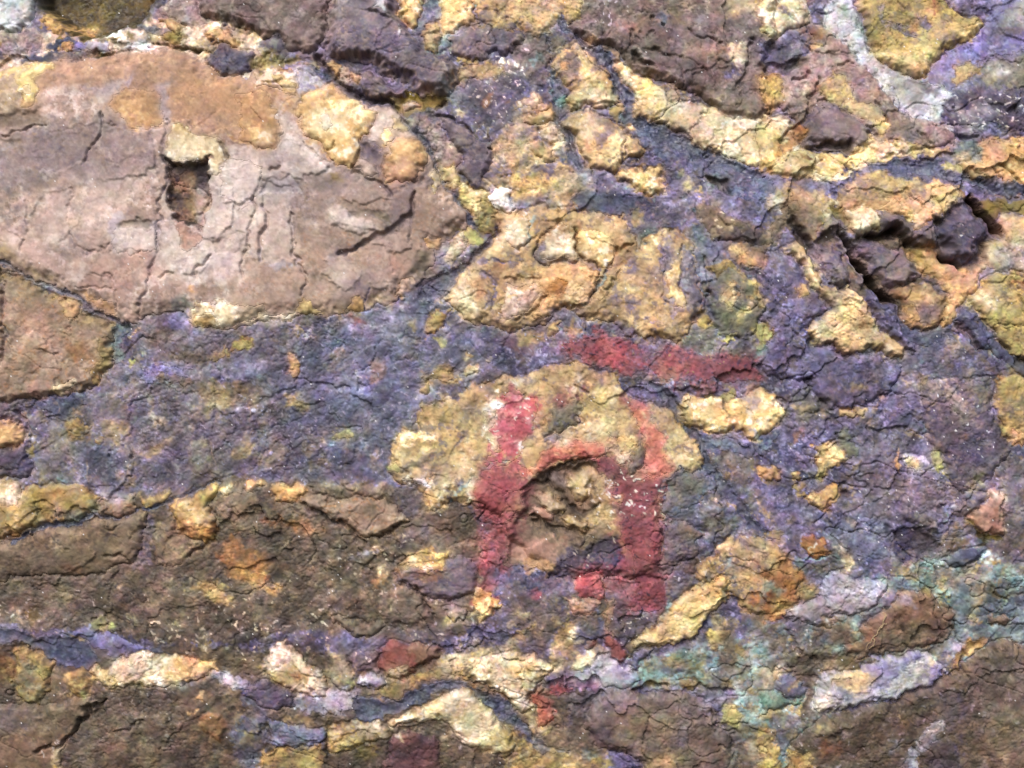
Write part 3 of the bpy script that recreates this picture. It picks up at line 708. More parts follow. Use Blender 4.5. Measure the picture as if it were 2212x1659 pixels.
# ------------------------------------------------------------------ middle top: ochre stones between blue veins
T(2, 0)
p("ochremid", "-350 -20 640 -20 630 90 490 125 400 100 310 240 200 270 130 230 -20 240 -120 180 -330 120", rag=7, soft=4, h=8)
clast("0 0 640 0 620 100 400 130 200 260 0 240", "cream", 26, .35, 41, .8, 3)
clast("0 0 640 0 620 100 400 130 200 260 0 240", "gold", 22, .3, 42, .8, 3)
p("purpledark", "0 130 50 150 30 220 0 240", rag=3, soft=3)
p("mauvebrown", "0 250 250 270 340 320 320 480 240 560 100 520 0 560", rag=9, soft=6)
p("golddull", "190 270 250 280 200 320", rag=4, soft=4, op=.8)
p("aqua", "150 480 200 420 250 420 190 510", rag=5, soft=5, op=.7)
flecks("0 300 300 600 300 900 0 900", "e4d6d0", 11, .3, 43)
p("brownmid", "80 560 240 500 300 620 200 700 60 640", rag=9, soft=8, op=.7)
p("creampink", "20 860 200 780 290 860 180 900 40 920", rag=8, soft=5)
p("greyolive", "300 290 420 260 640 330 560 340 440 420 330 460", rag=9, soft=7, op=.8)
p("cream", "380 370 540 290 560 320 440 360", rag=5, soft=4, op=.9)
p("ochremid", "330 500 420 380 560 340 700 430 800 560 900 680 950 850 800 900 560 905 500 820 560 740 430 660 335 600", rag=5, soft=3, h=14, own="stone", lab="ochre stone with mauve patches, left of the long blue vein's upper half", cat="stone", groove=5)
p("mauve", "440 440 560 420 610 520 580 640 520 660 420 600", rag=9, soft=7, op=.75)
p("tandrop", "430 540 520 530 520 620 440 610", rag=4, soft=4)
p("yellow", "610 480 700 500 700 700 620 720 600 620", rag=7, soft=6, op=.8)
p("purplebrown", "700 560 780 540 760 640", rag=5, soft=6, op=.6)
p("cream", "560 780 760 700 900 760 940 840 760 880 580 880", rag=9, soft=7, op=.6)
p("gold", "540 820 700 760 700 860 560 890", rag=8, soft=8, op=.5)
p("ochre", "130 960 200 900 340 900 360 1000 180 1060 90 1020", rag=6, soft=4, h=8, own="pebble", lab="pale yellow pebble by the turquoise spot", groove=4)
p("yellow", "150 960 300 930 340 980 180 1040", rag=6, soft=5, op=.8)
p("ochre", "435 1010 520 940 600 950 860 980 960 1080 1060 1160 1150 1290 1090 1370 960 1400 930 1460 700 1450 610 1330 560 1200 450 1110", rag=4, soft=2.5, h=18, own="stone", lab="pale ochre stone framed by two blue veins, centre top", cat="stone", groove=6, rough=.8)
p("purplebrown", "600 960 860 970 990 1100 940 1120 740 1010", rag=8, soft=7, op=.7)
p("purple", "730 1100 800 1070 860 1080 800 1140 770 1240 740 1210", rag=6, soft=6, op=.75)
p("cream", "460 1040 620 1000 720 1080 700 1200 560 1180", rag=12, soft=10, op=.5)
p("tandrop", "600 1200 720 1240 680 1400 600 1330", rag=8, soft=8, op=.5)
crack("990 1150 950 1250 970 1400", 4.5, 8, "purpledark", .75)
crack("600 1300 630 1390 700 1459", 3.5, 6, "golddull", .7)
p("ochremid", "990 1180 1060 1160 1155 1290 1080 1370 980 1390 970 1260", rag=5, soft=3, h=3, op=.6)
p("purple", "560 960 480 1000 420 990 440 930", rag=5, soft=4)
p("cream", "260 1110 340 1060 430 1140 440 1230 360 1230", rag=6, soft=4, h=8, own="pebble", groove=4)
p("ochremid", "130 1230 230 1180 370 1270 380 1370 300 1360 200 1320", rag=6, soft=4, h=8, own="pebble", groove=4)
p("tandrop", "160 1240 230 1190 240 1310 180 1320", rag=6, soft=5, op=.7)
crack("210 1100 280 1180 370 1260", 4, 6, "purple", .8)
p("purple", "90 1060 160 1080 140 1180 60 1140", rag=7, soft=6, op=.8)
p("purpledark", "170 1440 260 1440 330 1500 300 1540 180 1490", rag=7, soft=6, op=.9)
p("ochremid", "0 1090 120 1200 200 1330 120 1450 0 1430", rag=8, soft=6, op=.9, h=5)
p("ochremid", "330 1440 520 1450 530 1500 400 1500", rag=6, soft=4, h=5)
p("creamdull", "380 1490 560 1510 600 1659 300 1659 340 1560", rag=9, soft=6, h=4)
p("gold", "0 1500 160 1480 320 1560 300 1659 0 1659", rag=9, soft=6, op=.9)
p("whitegrey", "600 1480 690 1500 680 1540 620 1540", rag=5, soft=4, op=.7)
ln("bluegrey", "310 270 330 480 370 620 410 760 400 880 390 1000 420 1130 500 1230 535 1350 580 1420", [10, 10, 14, 24, 20, 20, 18, 16, 18, 14], rag=5, soft=3, h=-9, own="mineral_vein", lab="short blue purple vein with a turquoise spot, centre top")
p("purpledark", "390 680 470 700 500 790 400 790", rag=6, soft=5, op=.7)
p("aqua", "350 770 400 830 490 790 490 840 400 890 370 850", rag=4, soft=3)
p("aqua", "380 1020 420 1030 400 1070 380 1060", rag=4, soft=4, op=.7)
p("blueslate", "1030 1000 1180 1040 1350 1110 1600 1230 1780 1330 2000 1370 2212 1450 2300 1560 2300 1720 1950 1659 1700 1490 1560 1500 1300 1420 1160 1260 1080 1150", rag=7, soft=4)
p("purple", "1200 1380 1420 1380 1680 1460 1900 1600 1850 1700 1400 1700 1300 1560", rag=10, soft=8)
clast("1160 1250 1560 1400 1900 1560 1900 1700 1400 1659", "bluegreen", 24, .3, 45, .7, 2)
ln("bluegrey", "410 90 480 190 600 280 700 380 800 520 900 630 960 750 1040 880 1060 1000 1160 1080 1300 1150 1500 1240 1760 1370 2000 1440 2200 1500", [6, 12, 16, 17, 20, 19, 22, 28, 34, 30, 34, 36, 30, 26, 22], rag=4, soft=2.5, h=-11, hr=9, own="mineral_vein", lab="long blue grey vein slanting from the top centre to the right")
p("bluegreen", "1010 880 1080 880 1100 980 1020 1000", rag=6, soft=5, op=.7)
p("aqua", "980 900 1010 900 1010 980 980 960", rag=4, soft=4, op=.7)
p("golddull", "880 900 960 880 1000 960 940 1020 890 960", rag=6, soft=4, h=5)
p("ochre", "1030 1040 1060 1040 1060 1090 1030 1090", rag=3, soft=3)
p("brownblack", "1260 1060 1440 1100 1560 1180 1420 1150", rag=4, soft=4, op=.6, h=-10, hr=5)
p("brownblack", "1680 1480 1800 1500 1900 1560 1910 1659 1740 1560", rag=4, soft=4, op=.8, h=-14, hr=6)
p("ochrebright", "900 1490 1000 1430 1090 1440 1300 1450 1315 1659 1230 1670 1040 1600 940 1530", rag=5, soft=2.5, h=17, own="stone", lab="bright yellow block in the dark blue band, above the yellow mass", cat="stone", groove=5)
p("gold", "1080 1440 1290 1430 1320 1520 1280 1510 1160 1480", rag=5, soft=4, op=.9)
p("bluegrey", "960 1520 1000 1530 990 1570 960 1550", rag=3, soft=3, op=.8)
p("yellowgreen", "1410 1480 1470 1390 1460 1500 1420 1520", rag=4, soft=4, op=.8)
p("yellow", "1440 1580 1500 1510 1540 1570 1480 1610", rag=4, soft=3, h=3)
p("ochre", "1560 1659 1590 1580 1640 1580 1640 1659", rag=4, soft=3)
# cream shelf under the brown mauve boulder
p("cream", "860 500 1000 480 1100 600 1200 650 1340 690 1400 850 1560 830 1700 900 2230 960 2420 980 2500 1100 2560 1200 2700 1330 2500 1560 2230 1440 2000 1360 1760 1310 1600 1220 1500 1130 1300 1070 1200 1020 1110 950 1080 820 980 680 890 570", rag=4, soft=2.5, h=14, own="shelf", lab="long cream and yellow shelf above the long blue vein", cat="rock", groove=4)
p("yellow", "960 600 1100 620 1300 700 1340 860 1300 1000 1440 950 1640 980 1680 1020 1400 1060 1220 1010 1130 940 1090 800", rag=10, soft=7, op=.85)
p("tandrop", "800 400 900 430 1000 520 980 620 880 520", rag=6, soft=5, op=.8)
p("creampink", "1400 860 1560 840 1720 950 2100 1000 2100 1060 1760 1000 1500 930", rag=9, soft=7, op=.8)
p("creampink", "1520 1080 1660 1060 1800 1180 1760 1280 1620 1210", rag=9, soft=7, op=.8)
p("creamdull", "1340 700 1480 700 1560 820 1420 850", rag=6, soft=5, op=.9)
flecks("1480 740 1760 830 1740 920 1500 860", "d8cccc", 13, .5, 47)
crack("1660 980 1700 1000 1720 950", 3.5, 6, "golddull", .7)
crack("1640 1040 1600 1120 1620 1190", 3, 6, "golddull", .6)
p("gold", "1980 1080 2150 1130 2100 1160 1990 1120", rag=6, soft=5, op=.7)
p("ochre", "1900 1100 2212 1080 2300 1300 2212 1420 2060 1350 1940 1260", rag=12, soft=10, op=.6)
# brown mauve boulder
p("mauvebrown", "640 -30 2420 -30 2300 300 2220 560 2250 700 2260 960 2212 980 1800 930 1600 760 1440 690 1200 640 1060 560 1000 480 880 380 760 380 690 300 560 220 490 140 620 100", rag=4, soft=2.5, h=30, hr=20, own="boulder", lab="large brown mauve boulder with dark diagonal slots at the top, right of centre", cat="rock", groove=6, tilt=(0, -.035))
clast("650 0 1100 0 1100 400 800 370 560 200", "mauvepink", 40, .4, 48, .7, 3)
flecks("700 0 1000 0 1000 140 760 140", "d8ccd0", 12, .3, 49, .8)
p("ochreorange", "680 280 760 260 760 340 700 350", rag=5, soft=4, op=.8)
p("pinkstone", "960 170 1110 160 1100 260 980 280", rag=8, soft=6, op=.7)
p("blueslate", "1240 90 1320 60 1310 140 1250 180", rag=6, soft=6, op=.7)
p("greyolive", "1330 0 1620 0 1500 120 1380 140", rag=8, soft=8, op=.6)
p("creamdull", "1880 0 2212 0 2212 100 2120 40 1900 40", rag=8, soft=6, op=.8)
p("pinkstone", "1550 370 1820 330 1880 420 1700 470", rag=10, soft=10, op=.5)
p("cream", "1900 320 2040 320 2050 480 1980 520 1930 400", rag=8, soft=6, op=.85)
p("purple", "1860 560 1960 540 2000 600 1880 620", rag=8, soft=6, op=.8)
p("brownblack", "1150 360 1270 340 1420 420 1480 440 1560 500 1400 430 1240 400", rag=4, soft=5, op=.65, h=-14, hr=7)
p("brownblack", "1030 410 1090 390 1290 560 1130 530 1060 500", rag=4, soft=4, op=.7, h=-16, hr=7)
ln("mauvepink", "1100 370 1180 450 1290 550", [3, 9, 4], op=.9, h=3)
p("brownmid", "1120 560 1400 600 1560 650 1760 780 1960 800 2212 900 2212 960 1800 930 1600 760 1440 690 1200 640", rag=6, soft=10, op=.55)
crack("1570 190 1760 280 1860 310", 4, 8, "brownblack", .6)
crack("2130 300 2100 440 2060 560 2030 660 1960 750", 5, 9, "purpledark", .7)
crack("1050 290 1010 390", 4, 8, "brownblack", .6)
crack("840 210 780 360", 3.5, 6, "brownblack", .5)
crack("1560 480 1640 500 1720 520 1560 600 1580 690", 3, 5, "brownblack", .5)
crack("1820 330 1800 440", 3, 5, "brownblack", .5)
p("brownblack", "760 180 830 180 820 230 790 230", rag=3, soft=3, op=.7)
ln("mauvepink", "1780 760 1930 830", 3, op=.7)
p("creamdull", "1780 800 1840 800 1820 840", rag=2, soft=2)
flecks("1600 400 2212 200 2212 900 1700 900", "b0a09c", 8, .14, 50, .6)
# ------------------------------------------------------------------ top right
T(3, 0)
p("mauvepink", "-20 590 250 560 330 420 450 300 400 150 540 100 700 240 800 360 900 500 1000 640 1150 820 1300 970 1400 960 1560 1080 1640 1130 1640 1210 1500 1240 1300 1300 1000 1320 900 1250 300 1150 200 900 0 900", rag=4, soft=3, h=12, own="boulder", lab="pink tan rock face with a triangular mauve knob, upper right", cat="rock", groove=5)
p("cream", "-40 0 430 -20 420 110 300 190 200 215 0 250", rag=4, soft=3, h=12, own="stone", lab="cream wedge with a purple stripe at the top edge, right of centre", cat="stone", groove=4)
p("pinkstone", "30 40 180 100 280 190 420 120 420 0 330 60 220 180 60 160", rag=9, soft=8, op=.5)
ln("purple", "180 -20 230 60 290 150", [8, 7, 4], rag=3, op=.8)
p("purpledark", "-20 280 100 290 270 330 210 450 0 500", rag=7, soft=5, h=-6)
p("violet", "0 330 90 330 80 430 0 450", rag=8, soft=8, op=.6)
p("brownblack", "0 500 200 460 440 400 380 480 250 560 0 580", rag=6, soft=7, op=.7, h=-10, hr=8)
p("lilac", "270 350 340 330 320 400 210 445", rag=4, soft=3, h=4)
p("rust", "320 200 480 180 560 200 480 260 340 240", rag=7, soft=6, op=.7)
p("ochreorange", "380 300 500 280 480 340 380 350", rag=7, soft=5, op=.8)
p("gold", "-60 600 60 610 150 680 170 800 120 900 60 960 0 900 -80 760", rag=5, soft=3, h=8, own="ochre_patch", lab="golden patch on the pink tan rock")
crack("280 640 380 630 450 610", 5, 8, "brownblack", .8)
crack("520 640 470 760 430 820 400 950 330 1000 220 1080 140 1170", 5, 10, "brownblack", .75)
crack("680 520 720 490 800 490", 4, 7, "mauve", .7)
p("brownmid", "180 860 420 840 400 960 280 1010 180 940", rag=9, soft=8, op=.6)
p("purple", "780 670 860 640 960 690 880 720 800 700", rag=6, soft=5, op=.8)
p("pinkstone", "820 740 1000 680 1060 800 960 960 880 820", rag=7, soft=6, op=.6)
p("brownmid", "1080 800 1210 900 1180 960 1320 1060 1440 1200 1200 1220 1030 1160 1060 980", rag=12, soft=10, op=.6)
p("purpledark", "1180 1080 1360 1080 1340 1200 1180 1210", rag=9, soft=8, op=.6)
crack("1340 1110 1450 1210", 4, 7, "brownblack", .7)
p("ochre", "500 720 620 620 680 600 740 680 780 800 880 840 1000 950 1080 1060 1010 1130 930 1040 880 1000 760 930 700 840 640 900 560 850", rag=5, soft=3, h=5, own="ochre_patch", lab="horseshoe of ochre wrapped round the triangular mauve knob")
p("yellow", "940 1020 1070 1040 1060 1090 1000 1130", rag=5, soft=4)
crack("980 880 1050 1030", 5, 7, "brownmid", .7)
crack("900 1060 960 1150", 5, 7, "brownmid", .7)
p("mauve", "660 870 760 960 880 1030 915 1110 900 1200 850 1290 740 1310 560 1270 345 1245 345 1080 380 960 460 870 560 850", rag=4, soft=2.5, h=20, own="stone", lab="triangular mauve knob inside the ochre horseshoe, upper right", cat="rock", groove=5, rough=.7)
p("mauvepink", "480 880 660 880 780 1000 870 1040 890 1130 790 1200 600 1170 480 1080", rag=9, soft=9, op=.6)
p("brownblack", "430 1200 560 1180 780 1215 780 1290 640 1270 440 1240", rag=4, soft=4, op=.65, h=-18, hr=7)  # shadow below the knob painted brown black
p("yellow", "-60 1010 60 1040 150 1100 140 1300 350 1265 740 1325 900 1160 1000 1200 1300 1230 1500 1245 1640 1280 1340 1345 1050 1350 900 1400 650 1480 400 1540 200 1550 90 1490 -60 1420", rag=6, soft=4, h=6)
p("creampink", "900 1180 1060 1210 1200 1260 1180 1330 960 1370 900 1280", rag=8, soft=6, op=.8)
p("creamdull", "150 1380 260 1310 380 1380 300 1500 180 1480", rag=9, soft=8, op=.7)
p("mauve", "1300 1230 1400 1230 1420 1320 1300 1320", rag=7, soft=7, op=.6)
p("cream", "380 1500 700 1470 900 1390 960 1340 900 1420 700 1510 420 1560", rag=5, soft=4, op=.9)
p("orange", "310 990 355 1040 335 1170 250 1290 150 1320 60 1400 100 1480 40 1440 130 1200 220 1080", rag=6, soft=4, op=.9)
ln("brownmid", "150 1220 160 1310", 5, h=-6)
p("rust", "320 1315 370 1330 380 1360 330 1345", rag=3, soft=2)
# yellow boulder, violet band, pale vein
p("violet", "1960 100 2040 30 2260 -20 2260 340 2000 400 1800 560 1690 700 1480 760 1240 640 1300 600 1450 560 1650 400 1730 310 1950 270", rag=6, soft=4)
p("lilac", "1680 640 1480 740 1280 640 1240 600 1440 600 1640 560", rag=8, soft=7, op=.6)
p("aqua", "1240 620 1400 610 1430 660 1300 700", rag=7, soft=6, op=.8)
p("greyolive", "2080 90 2260 -10 2260 220 2120 200", rag=9, soft=8, op=.8)
p("whitegrey", "2100 50 2212 0 2212 140 2140 130", rag=9, soft=9, op=.5)
p("purpledark", "1990 180 2080 60 2212 240 2040 280", rag=12, soft=12, op=.5)
p("greyolive", "1950 480 2260 380 2260 720 1900 720 1880 600", rag=8, soft=6)
p("whitegrey", "1980 560 2100 500 2180 600 2040 640", rag=9, soft=8, op=.5)
p("ochremid", "1670 530 1740 500 1910 450 1880 560 1780 640 1690 700 1700 580", rag=6, soft=4, h=5)
p("purple", "1900 420 2080 360 2000 480 1900 520", rag=8, soft=7, op=.6)
p("purpledark", "1540 790 1850 710 2260 700 2260 1180 1950 1060 1700 1140 1560 1000", rag=7, soft=5, h=6)
p("lilacwhite", "1620 920 1720 850 1960 870 2080 920 1900 1000 1700 1010", rag=12, soft=10, op=.75)
flecks("1560 760 2212 720 2212 1150 1600 1100", "d6ccd2", 12, .4, 61)
p("lilac", "1680 1060 1880 1050 1880 1130 1720 1150 1660 1110", rag=6, soft=5, h=4)
p("purpleblack", "1850 790 2212 820 2212 880 1900 900", rag=9, soft=9, op=.6)
crack("1660 1130 1760 1190 1860 1180", 5, 9, "bluegrey", .8)
p("whitegrey", "540 150 560 60 690 -30 800 -30 850 150 950 310 1010 430 1180 560 1350 640 1500 700 1660 750 1560 850 1540 960 1640 1130 1400 970 1300 970 1150 820 1000 650 900 500 800 350 680 240", rag=6, soft=4, h=-4, own="mineral_vein", lab="broad white and grey vein in the top right")
p("greyolive", "880 420 1010 440 1200 580 1400 680 1500 720 1380 900 1200 800 1000 560", rag=14, soft=14, op=.6)
p("lilac", "1150 820 1400 900 1380 970 1300 970", rag=8, soft=7, op=.7)
ln("teal", "760 -20 830 80 880 180 950 310", [10, 9, 6, 3], rag=2, soft=3, op=.85)
p("purpledark", "1340 680 1480 740 1480 800 1400 760", rag=8, soft=7, op=.6)
p("ochreolive", "810 -30 1500 -30 1700 20 1940 70 1990 170 1950 260 1720 300 1640 400 1450 560 1320 610 1180 570 1040 470 960 340 900 180", rag=4, soft=2.5, h=26, hr=22, own="boulder", lab="mustard yellow boulder with purple blotches in the top right corner", cat="rock", groove=6)
p("yellow", "1080 380 1300 340 1490 360 1480 520 1360 610 1250 560 1180 480", rag=10, soft=9, op=.7)
p("yellow", "1700 240 1840 140 1970 170 1950 250 1760 300", rag=8, soft=7, op=.8)
p("cream", "1020 400 1160 400 1180 500 1080 470", rag=7, soft=7, op=.6)
p("purple", "1030 0 1090 60 1170 100 1290 190 1340 250 1270 230 1180 170 1090 110 1040 60", rag=7, soft=5, op=.85)
p("purple", "1350 100 1430 90 1460 150 1420 200 1380 160", rag=6, soft=5, op=.85)
p("purple", "1600 210 1700 220 1700 300 1540 300", rag=9, soft=9, op=.6)
p("purple", "1500 110 1600 80 1640 150 1560 200", rag=8, soft=8, op=.5)
p("tandrop", "1290 140 1340 40 1480 30 1340 120 1320 200", rag=6, soft=6, op=.8)
p("redbrown", "1500 -20 1560 -20 1540 80 1510 70", rag=4, soft=4, op=.8)
crack("960 340 1080 310 1140 320", 3, 4, "golddull", .6)
# right: orange tan block
p("ochreorange", "1850 1230 1960 1190 2260 1150 2260 1690 2050 1650 1900 1560 1740 1500 1700 1390 1830 1350", rag=5, soft=3, h=12, own="stone", lab="orange tan cracked stone at the right edge, upper half", cat="stone", groove=5)
p("pinkstone", "1900 1200 2140 1180 2100 1300 1960 1300", rag=10, soft=9, op=.6)
crack("2040 1420 2120 1500 2212 1560", 5, 8, "brownmid", .8)
crack("1940 1440 2020 1540", 3.5, 6, "brownmid", .7)
crack("1930 1180 2010 1310", 3, 5, "brownmid", .6)
p("bluegreen", "1660 1200 1860 1180 1860 1280 1840 1400 1760 1380 1640 1300", rag=7, soft=5)
p("yellowgreen", "1560 1420 1700 1380 1740 1470 1640 1500", rag=8, soft=6)
p("creamdull", "1620 1300 1780 1300 1800 1400 1660 1400", rag=9, soft=7, op=.7)
ln("bluegreen", "1860 1180 1900 1100 2000 1050 2080 1070", 7, rag=4, op=.6)
p("bluegrey", "890 1410 1050 1360 1280 1375 1500 1350 1570 1420 1660 1500 1900 1540 2260 1600 2260 1720 2050 1650 1850 1600 1650 1540 1400 1520 1150 1470 950 1470", rag=5, soft=3, h=-6, own="mineral_vein", lab="blue purple vein running to the right edge, upper half")
p("brownblack", "1200 1370 1340 1380 1560 1300 1640 1280 1640 1310 1460 1370 1300 1400", rag=4, soft=4, op=.6, h=-12, hr=6)
p("violet", "940 1410 1100 1380 1200 1420 1060 1450", rag=8, soft=8, op=.5)
# ------------------------------------------------------------------ right, second row: slanting blades
T(3, 1)
p("ochremid", "560 60 640 -60 780 -130 1000 -180 1260 -140 1700 -60 1760 60 1720 170 1540 190 1400 260 1270 330 1150 190 980 330 740 380 600 270", rag=6, soft=4, h=10)
p("creamdull", "0 -10 200 -60 260 40 120 170 0 160", rag=7, soft=5, h=8)
p("whitegrey", "30 10 130 20 120 160 60 160", rag=8, soft=6, op=.6)
p("creamdull", "230 0 500 -20 590 80 560 180 480 280 430 400 300 330 230 240", rag=7, soft=5, h=6)
p("brownmid", "200 60 440 160 480 280 420 380 300 330 220 240", rag=9, soft=7, op=.8)
p("olive", "540 100 640 140 700 260 640 280 560 200", rag=6, soft=5, op=.9)
p("brownmid", "-60 420 0 300 100 200 200 60 260 100 230 240 120 330 60 420 0 520", rag=7, soft=5, h=7)
p("cream", "640 160 760 110 880 120 940 160 985 320 860 350 740 380 690 300", rag=4, soft=2.5, h=14, own="stone", lab="cream block above the dark slanting slots on the right", cat="stone", groove=4)
p("yellow", "720 120 900 130 900 240 760 220", rag=9, soft=8, op=.6)
p("creampink", "460 170 540 180 600 300 600 420 520 380 480 300", rag=5, soft=4, h=8)
p("rust", "740 20 800 70 920 80 1100 30 1020 100 880 110 760 90", rag=5, soft=4, op=.7)
p("ochreorange", "1000 60 1200 30 1400 80 1400 220 1300 330 1240 250 1130 180 960 120", rag=7, soft=5, h=4)
p("creampink", "1200 0 1260 100 1240 240 1300 320 1370 200 1340 60", rag=10, soft=9, op=.5)
p("ochre", "1420 -80 1700 -40 1720 150 1660 230 1540 190 1480 100", rag=6, soft=4, h=6)
p("creamdull", "1500 80 1690 60 1680 200 1560 180", rag=8, soft=7, op=.6)
ln("teal", "1360 50 1420 110", 6, rag=4, op=.7)
# dark recess base
p("browndark", "180 120 300 300 420 420 600 280 700 420 800 380 1000 350 1120 300 1210 400 1350 450 1460 420 1460 300 1390 200 1560 200 1740 60 1820 20 1960 200 2090 330 2060 390 1960 390 1860 640 1700 700 1560 640 1400 700 1240 1040 1180 1080 900 900 780 940 560 840 380 560 200 400", rag=4, soft=4, h=-22, hr=12)
p("mauve", "930 140 1040 160 1130 185 1240 250 1262 395 1210 395 1120 305 985 345 960 240", rag=3, soft=2, h=26, hr=10, own="rock_blade", lab="small mauve blade hanging below the orange crust, over the dark slots", cat="rock")
p("mauve", "1250 330 1400 240 1460 320 1460 420 1370 440 1230 400", rag=4, soft=2.5, h=24, hr=10, own="rock_blade", lab="rounded purple lump between two dark slots on the right", cat="rock")
p("brownmid", "1010 410 1120 375 1190 430 1170 470 1080 485 990 440", rag=3, soft=2, h=14, hr=8, own="stone", lab="small brown stone deep in the dark recess on the right", cat="stone")
p("mauve", "690 420 800 430 980 440 1100 490 1220 490 1300 600 1390 740 1270 760 1080 810 1000 780 860 600 760 500", rag=4, soft=2.5, h=22, hr=14, own="rock_blade", lab="broad mauve blade right of the long dark slanting slot", cat="rock", tilt=(0, -.05))
p("purpledark", "860 450 1080 520 1180 600 1000 620 900 540", rag=10, soft=12, op=.5)
p("purpledark", "1640 180 1690 60 1760 100 1890 220 1965 390 1860 460 1835 610 1700 685 1570 570 1500 400 1430 280 1540 220", rag=4, soft=2, h=38, hr=14, own="rock_blade", lab="dark purple pointed block between two black slots near the right edge", cat="rock", rough=.8)
flecks("1500 200 1960 200 1900 600 1600 600", "f0ecf4", 9, .07, 63)
p("olive", "1850 50 2000 20 2260 130 2260 220 2060 200 1950 250 1890 130", rag=5, soft=3, h=4)
p("ochre", "1930 180 1970 170 2010 280 1980 310", rag=4, soft=3, h=5)
p("creamdull", "1960 240 2060 210 2260 220 2260 640 2000 700 1850 640 1870 460 1990 380 2090 370 2080 310", rag=7, soft=4, h=6)
p("lilac", "1950 520 2150 480 2212 600 2000 680", rag=10, soft=9, op=.6)
p("ochreorange", "1980 250 2212 250 2160 360 2080 340", rag=9, soft=8, op=.6)
p("purplelight", "1950 670 2100 650 2060 720 1950 720", rag=6, soft=6, op=.7)
p("ochreorange", "1240 500 1350 480 1450 440 1500 530 1620 630 1740 690 1860 650 1800 760 1740 950 1630 1040 1580 1160 1500 1210 1470 1170 1560 900 1480 750 1380 700 1320 600", rag=6, soft=4, h=12, own="crust", lab="orange pink crust below the dark pointed block")
p("rust", "1330 640 1450 700 1500 800 1400 760", rag=6, soft=5, op=.7)
p("pinkstone", "1560 650 1760 690 1720 900 1640 900", rag=12, soft=10, op=.6)
p("olive", "1200 470 1300 480 1460 640 1400 640 1300 560", rag=5, soft=5, op=.8, h=-8)
p("brownblack", "590 270 660 330 740 480 820 600 920 720 1050 880 1150 1010 1080 1010 990 940 880 830 780 700 700 560 630 400", rag=3, soft=3, op=.8, h=-60, hr=11, own="dark_slot", lab="long dark slanting slot on the right")  # slot's deep shadow put into its colour too
p("brownblack", "1745 60 1800 25 1880 100 1960 220 2085 330 2060 385 1960 340 1880 200", rag=3, soft=3, op=.75, h=-60, hr=9, own="dark_slot", lab="dark slot beside the pointed purple block")  # slot carved, with its shadow painted brown black
p("brownblack", "1400 210 1460 300 1520 480 1700 660 1660 690 1540 570 1490 450", rag=3, soft=4, op=.6, h=-45, hr=9)  # shadow at the pointed block's lower left, painted dark
p("brownblack", "740 390 990 350 1110 305 1210 400 1340 450 1460 430 1340 490 1220 455 1190 430 1130 375 1000 410 790 420", rag=3, soft=4, op=.7, h=-40, hr=8)
p("mauve", "400 430 480 400 600 480 640 560 690 660 695 810 590 835 500 730 430 650 380 520", rag=4, soft=2.5, h=20, hr=12, own="rock_blade", lab="mauve blade left of the long dark slanting slot", cat="rock")
p("purpleblack", "440 440 500 430 560 520 500 530", rag=4, soft=5, op=.7, h=-9)
crack("580 840 690 810", 4, 7, "purpleblack", .8)
ln("mauve", "600 300 680 480 760 640 830 780", [22, 20, 18, 20], rag=4, h=12, hr=7)
flecks("600 420 700 420 800 660 740 680", "dccfd0", 10, .4, 64)
p("purpleblack", "200 260 320 340 420 440 400 500 320 430 240 360", rag=6, soft=5, op=.8, h=-12)
p("ochre", "110 490 150 420 200 375 270 430 360 560 410 650 430 780 540 830 600 845 700 840 780 930 860 1000 960 1140 1120 1280 1195 1340 1130 1450 1060 1420 960 1320 850 1340 740 1410 620 1400 560 1310 430 1330 350 1250 270 1220 380 1100 460 1120 500 1000 470 920 400 830 300 740 280 640 150 560", rag=4, soft=2.5, h=14, hr=10, own="rock_blade", lab="crooked cream and ochre finger of rock crossing the dark purple rock on the right", cat="rock", groove=4)
p("cream", "300 640 420 660 430 800 330 760", rag=9, soft=8, op=.6)
p("cream", "320 1150 440 1120 560 1150 540 1280 420 1280", rag=9, soft=8, op=.6)
p("creamdull", "780 950 960 1150 1120 1290 1060 1400 940 1280 800 1100", rag=10, soft=9, op=.7)
p("tanbrown", "440 880 560 850 640 940 520 1010", rag=9, soft=9, op=.5)
p("rust", "780 1040 860 1100 860 1220 800 1200", rag=8, soft=7, op=.5)
p("pinkstone", "650 640 760 660 800 860 720 840", rag=7, soft=6, op=.7)
p("purple", "820 940 870 850 1000 960 1150 1110 1200 1250 1290 1380 1240 1390 1160 1320 960 1130 860 1000", rag=3, soft=2, h=16, hr=10, own="rock_blade", lab="smooth purple strip under the long dark slot", cat="rock", groove=3, rough=.6)
p("brownwarm", "1060 890 1170 790 1400 780 1490 850 1570 910 1530 1080 1440 1170 1330 1185 1200 1110 1170 960", rag=5, soft=3, h=16, own="stone", lab="round rusty brown knob below the blades on the right", cat="stone", groove=6)
p("ochreorange", "1180 820 1400 790 1480 880 1380 940 1200 940", rag=9, soft=7, op=.7)
p("rust", "1090 870 1180 830 1160 910 1110 910", rag=6, soft=5, op=.8)
p("mauve", "1300 990 1400 920 1500 990 1440 1110 1330 1110", rag=7, soft=6, op=.85)
p("gold", "1190 1010 1280 1000 1330 1120 1430 1110 1440 1160 1330 1180 1210 1110", rag=5, soft=4, op=.85)
p("bluegrey", "1150 1100 1240 1160 1400 1190 1570 1200 1610 1160 1460 1290 1290 1340 1190 1250", rag=5, soft=4)
p("bluegrey", "1600 1130 1700 1010 1850 1130 1960 1250 2100 1400 2250 1560 2180 1600 1950 1420 1850 1330 1720 1170", rag=4, soft=3, h=6, own="slate_lens", lab="blue grey slate wedge below the orange crust, right edge", cat="slate", groove=4)
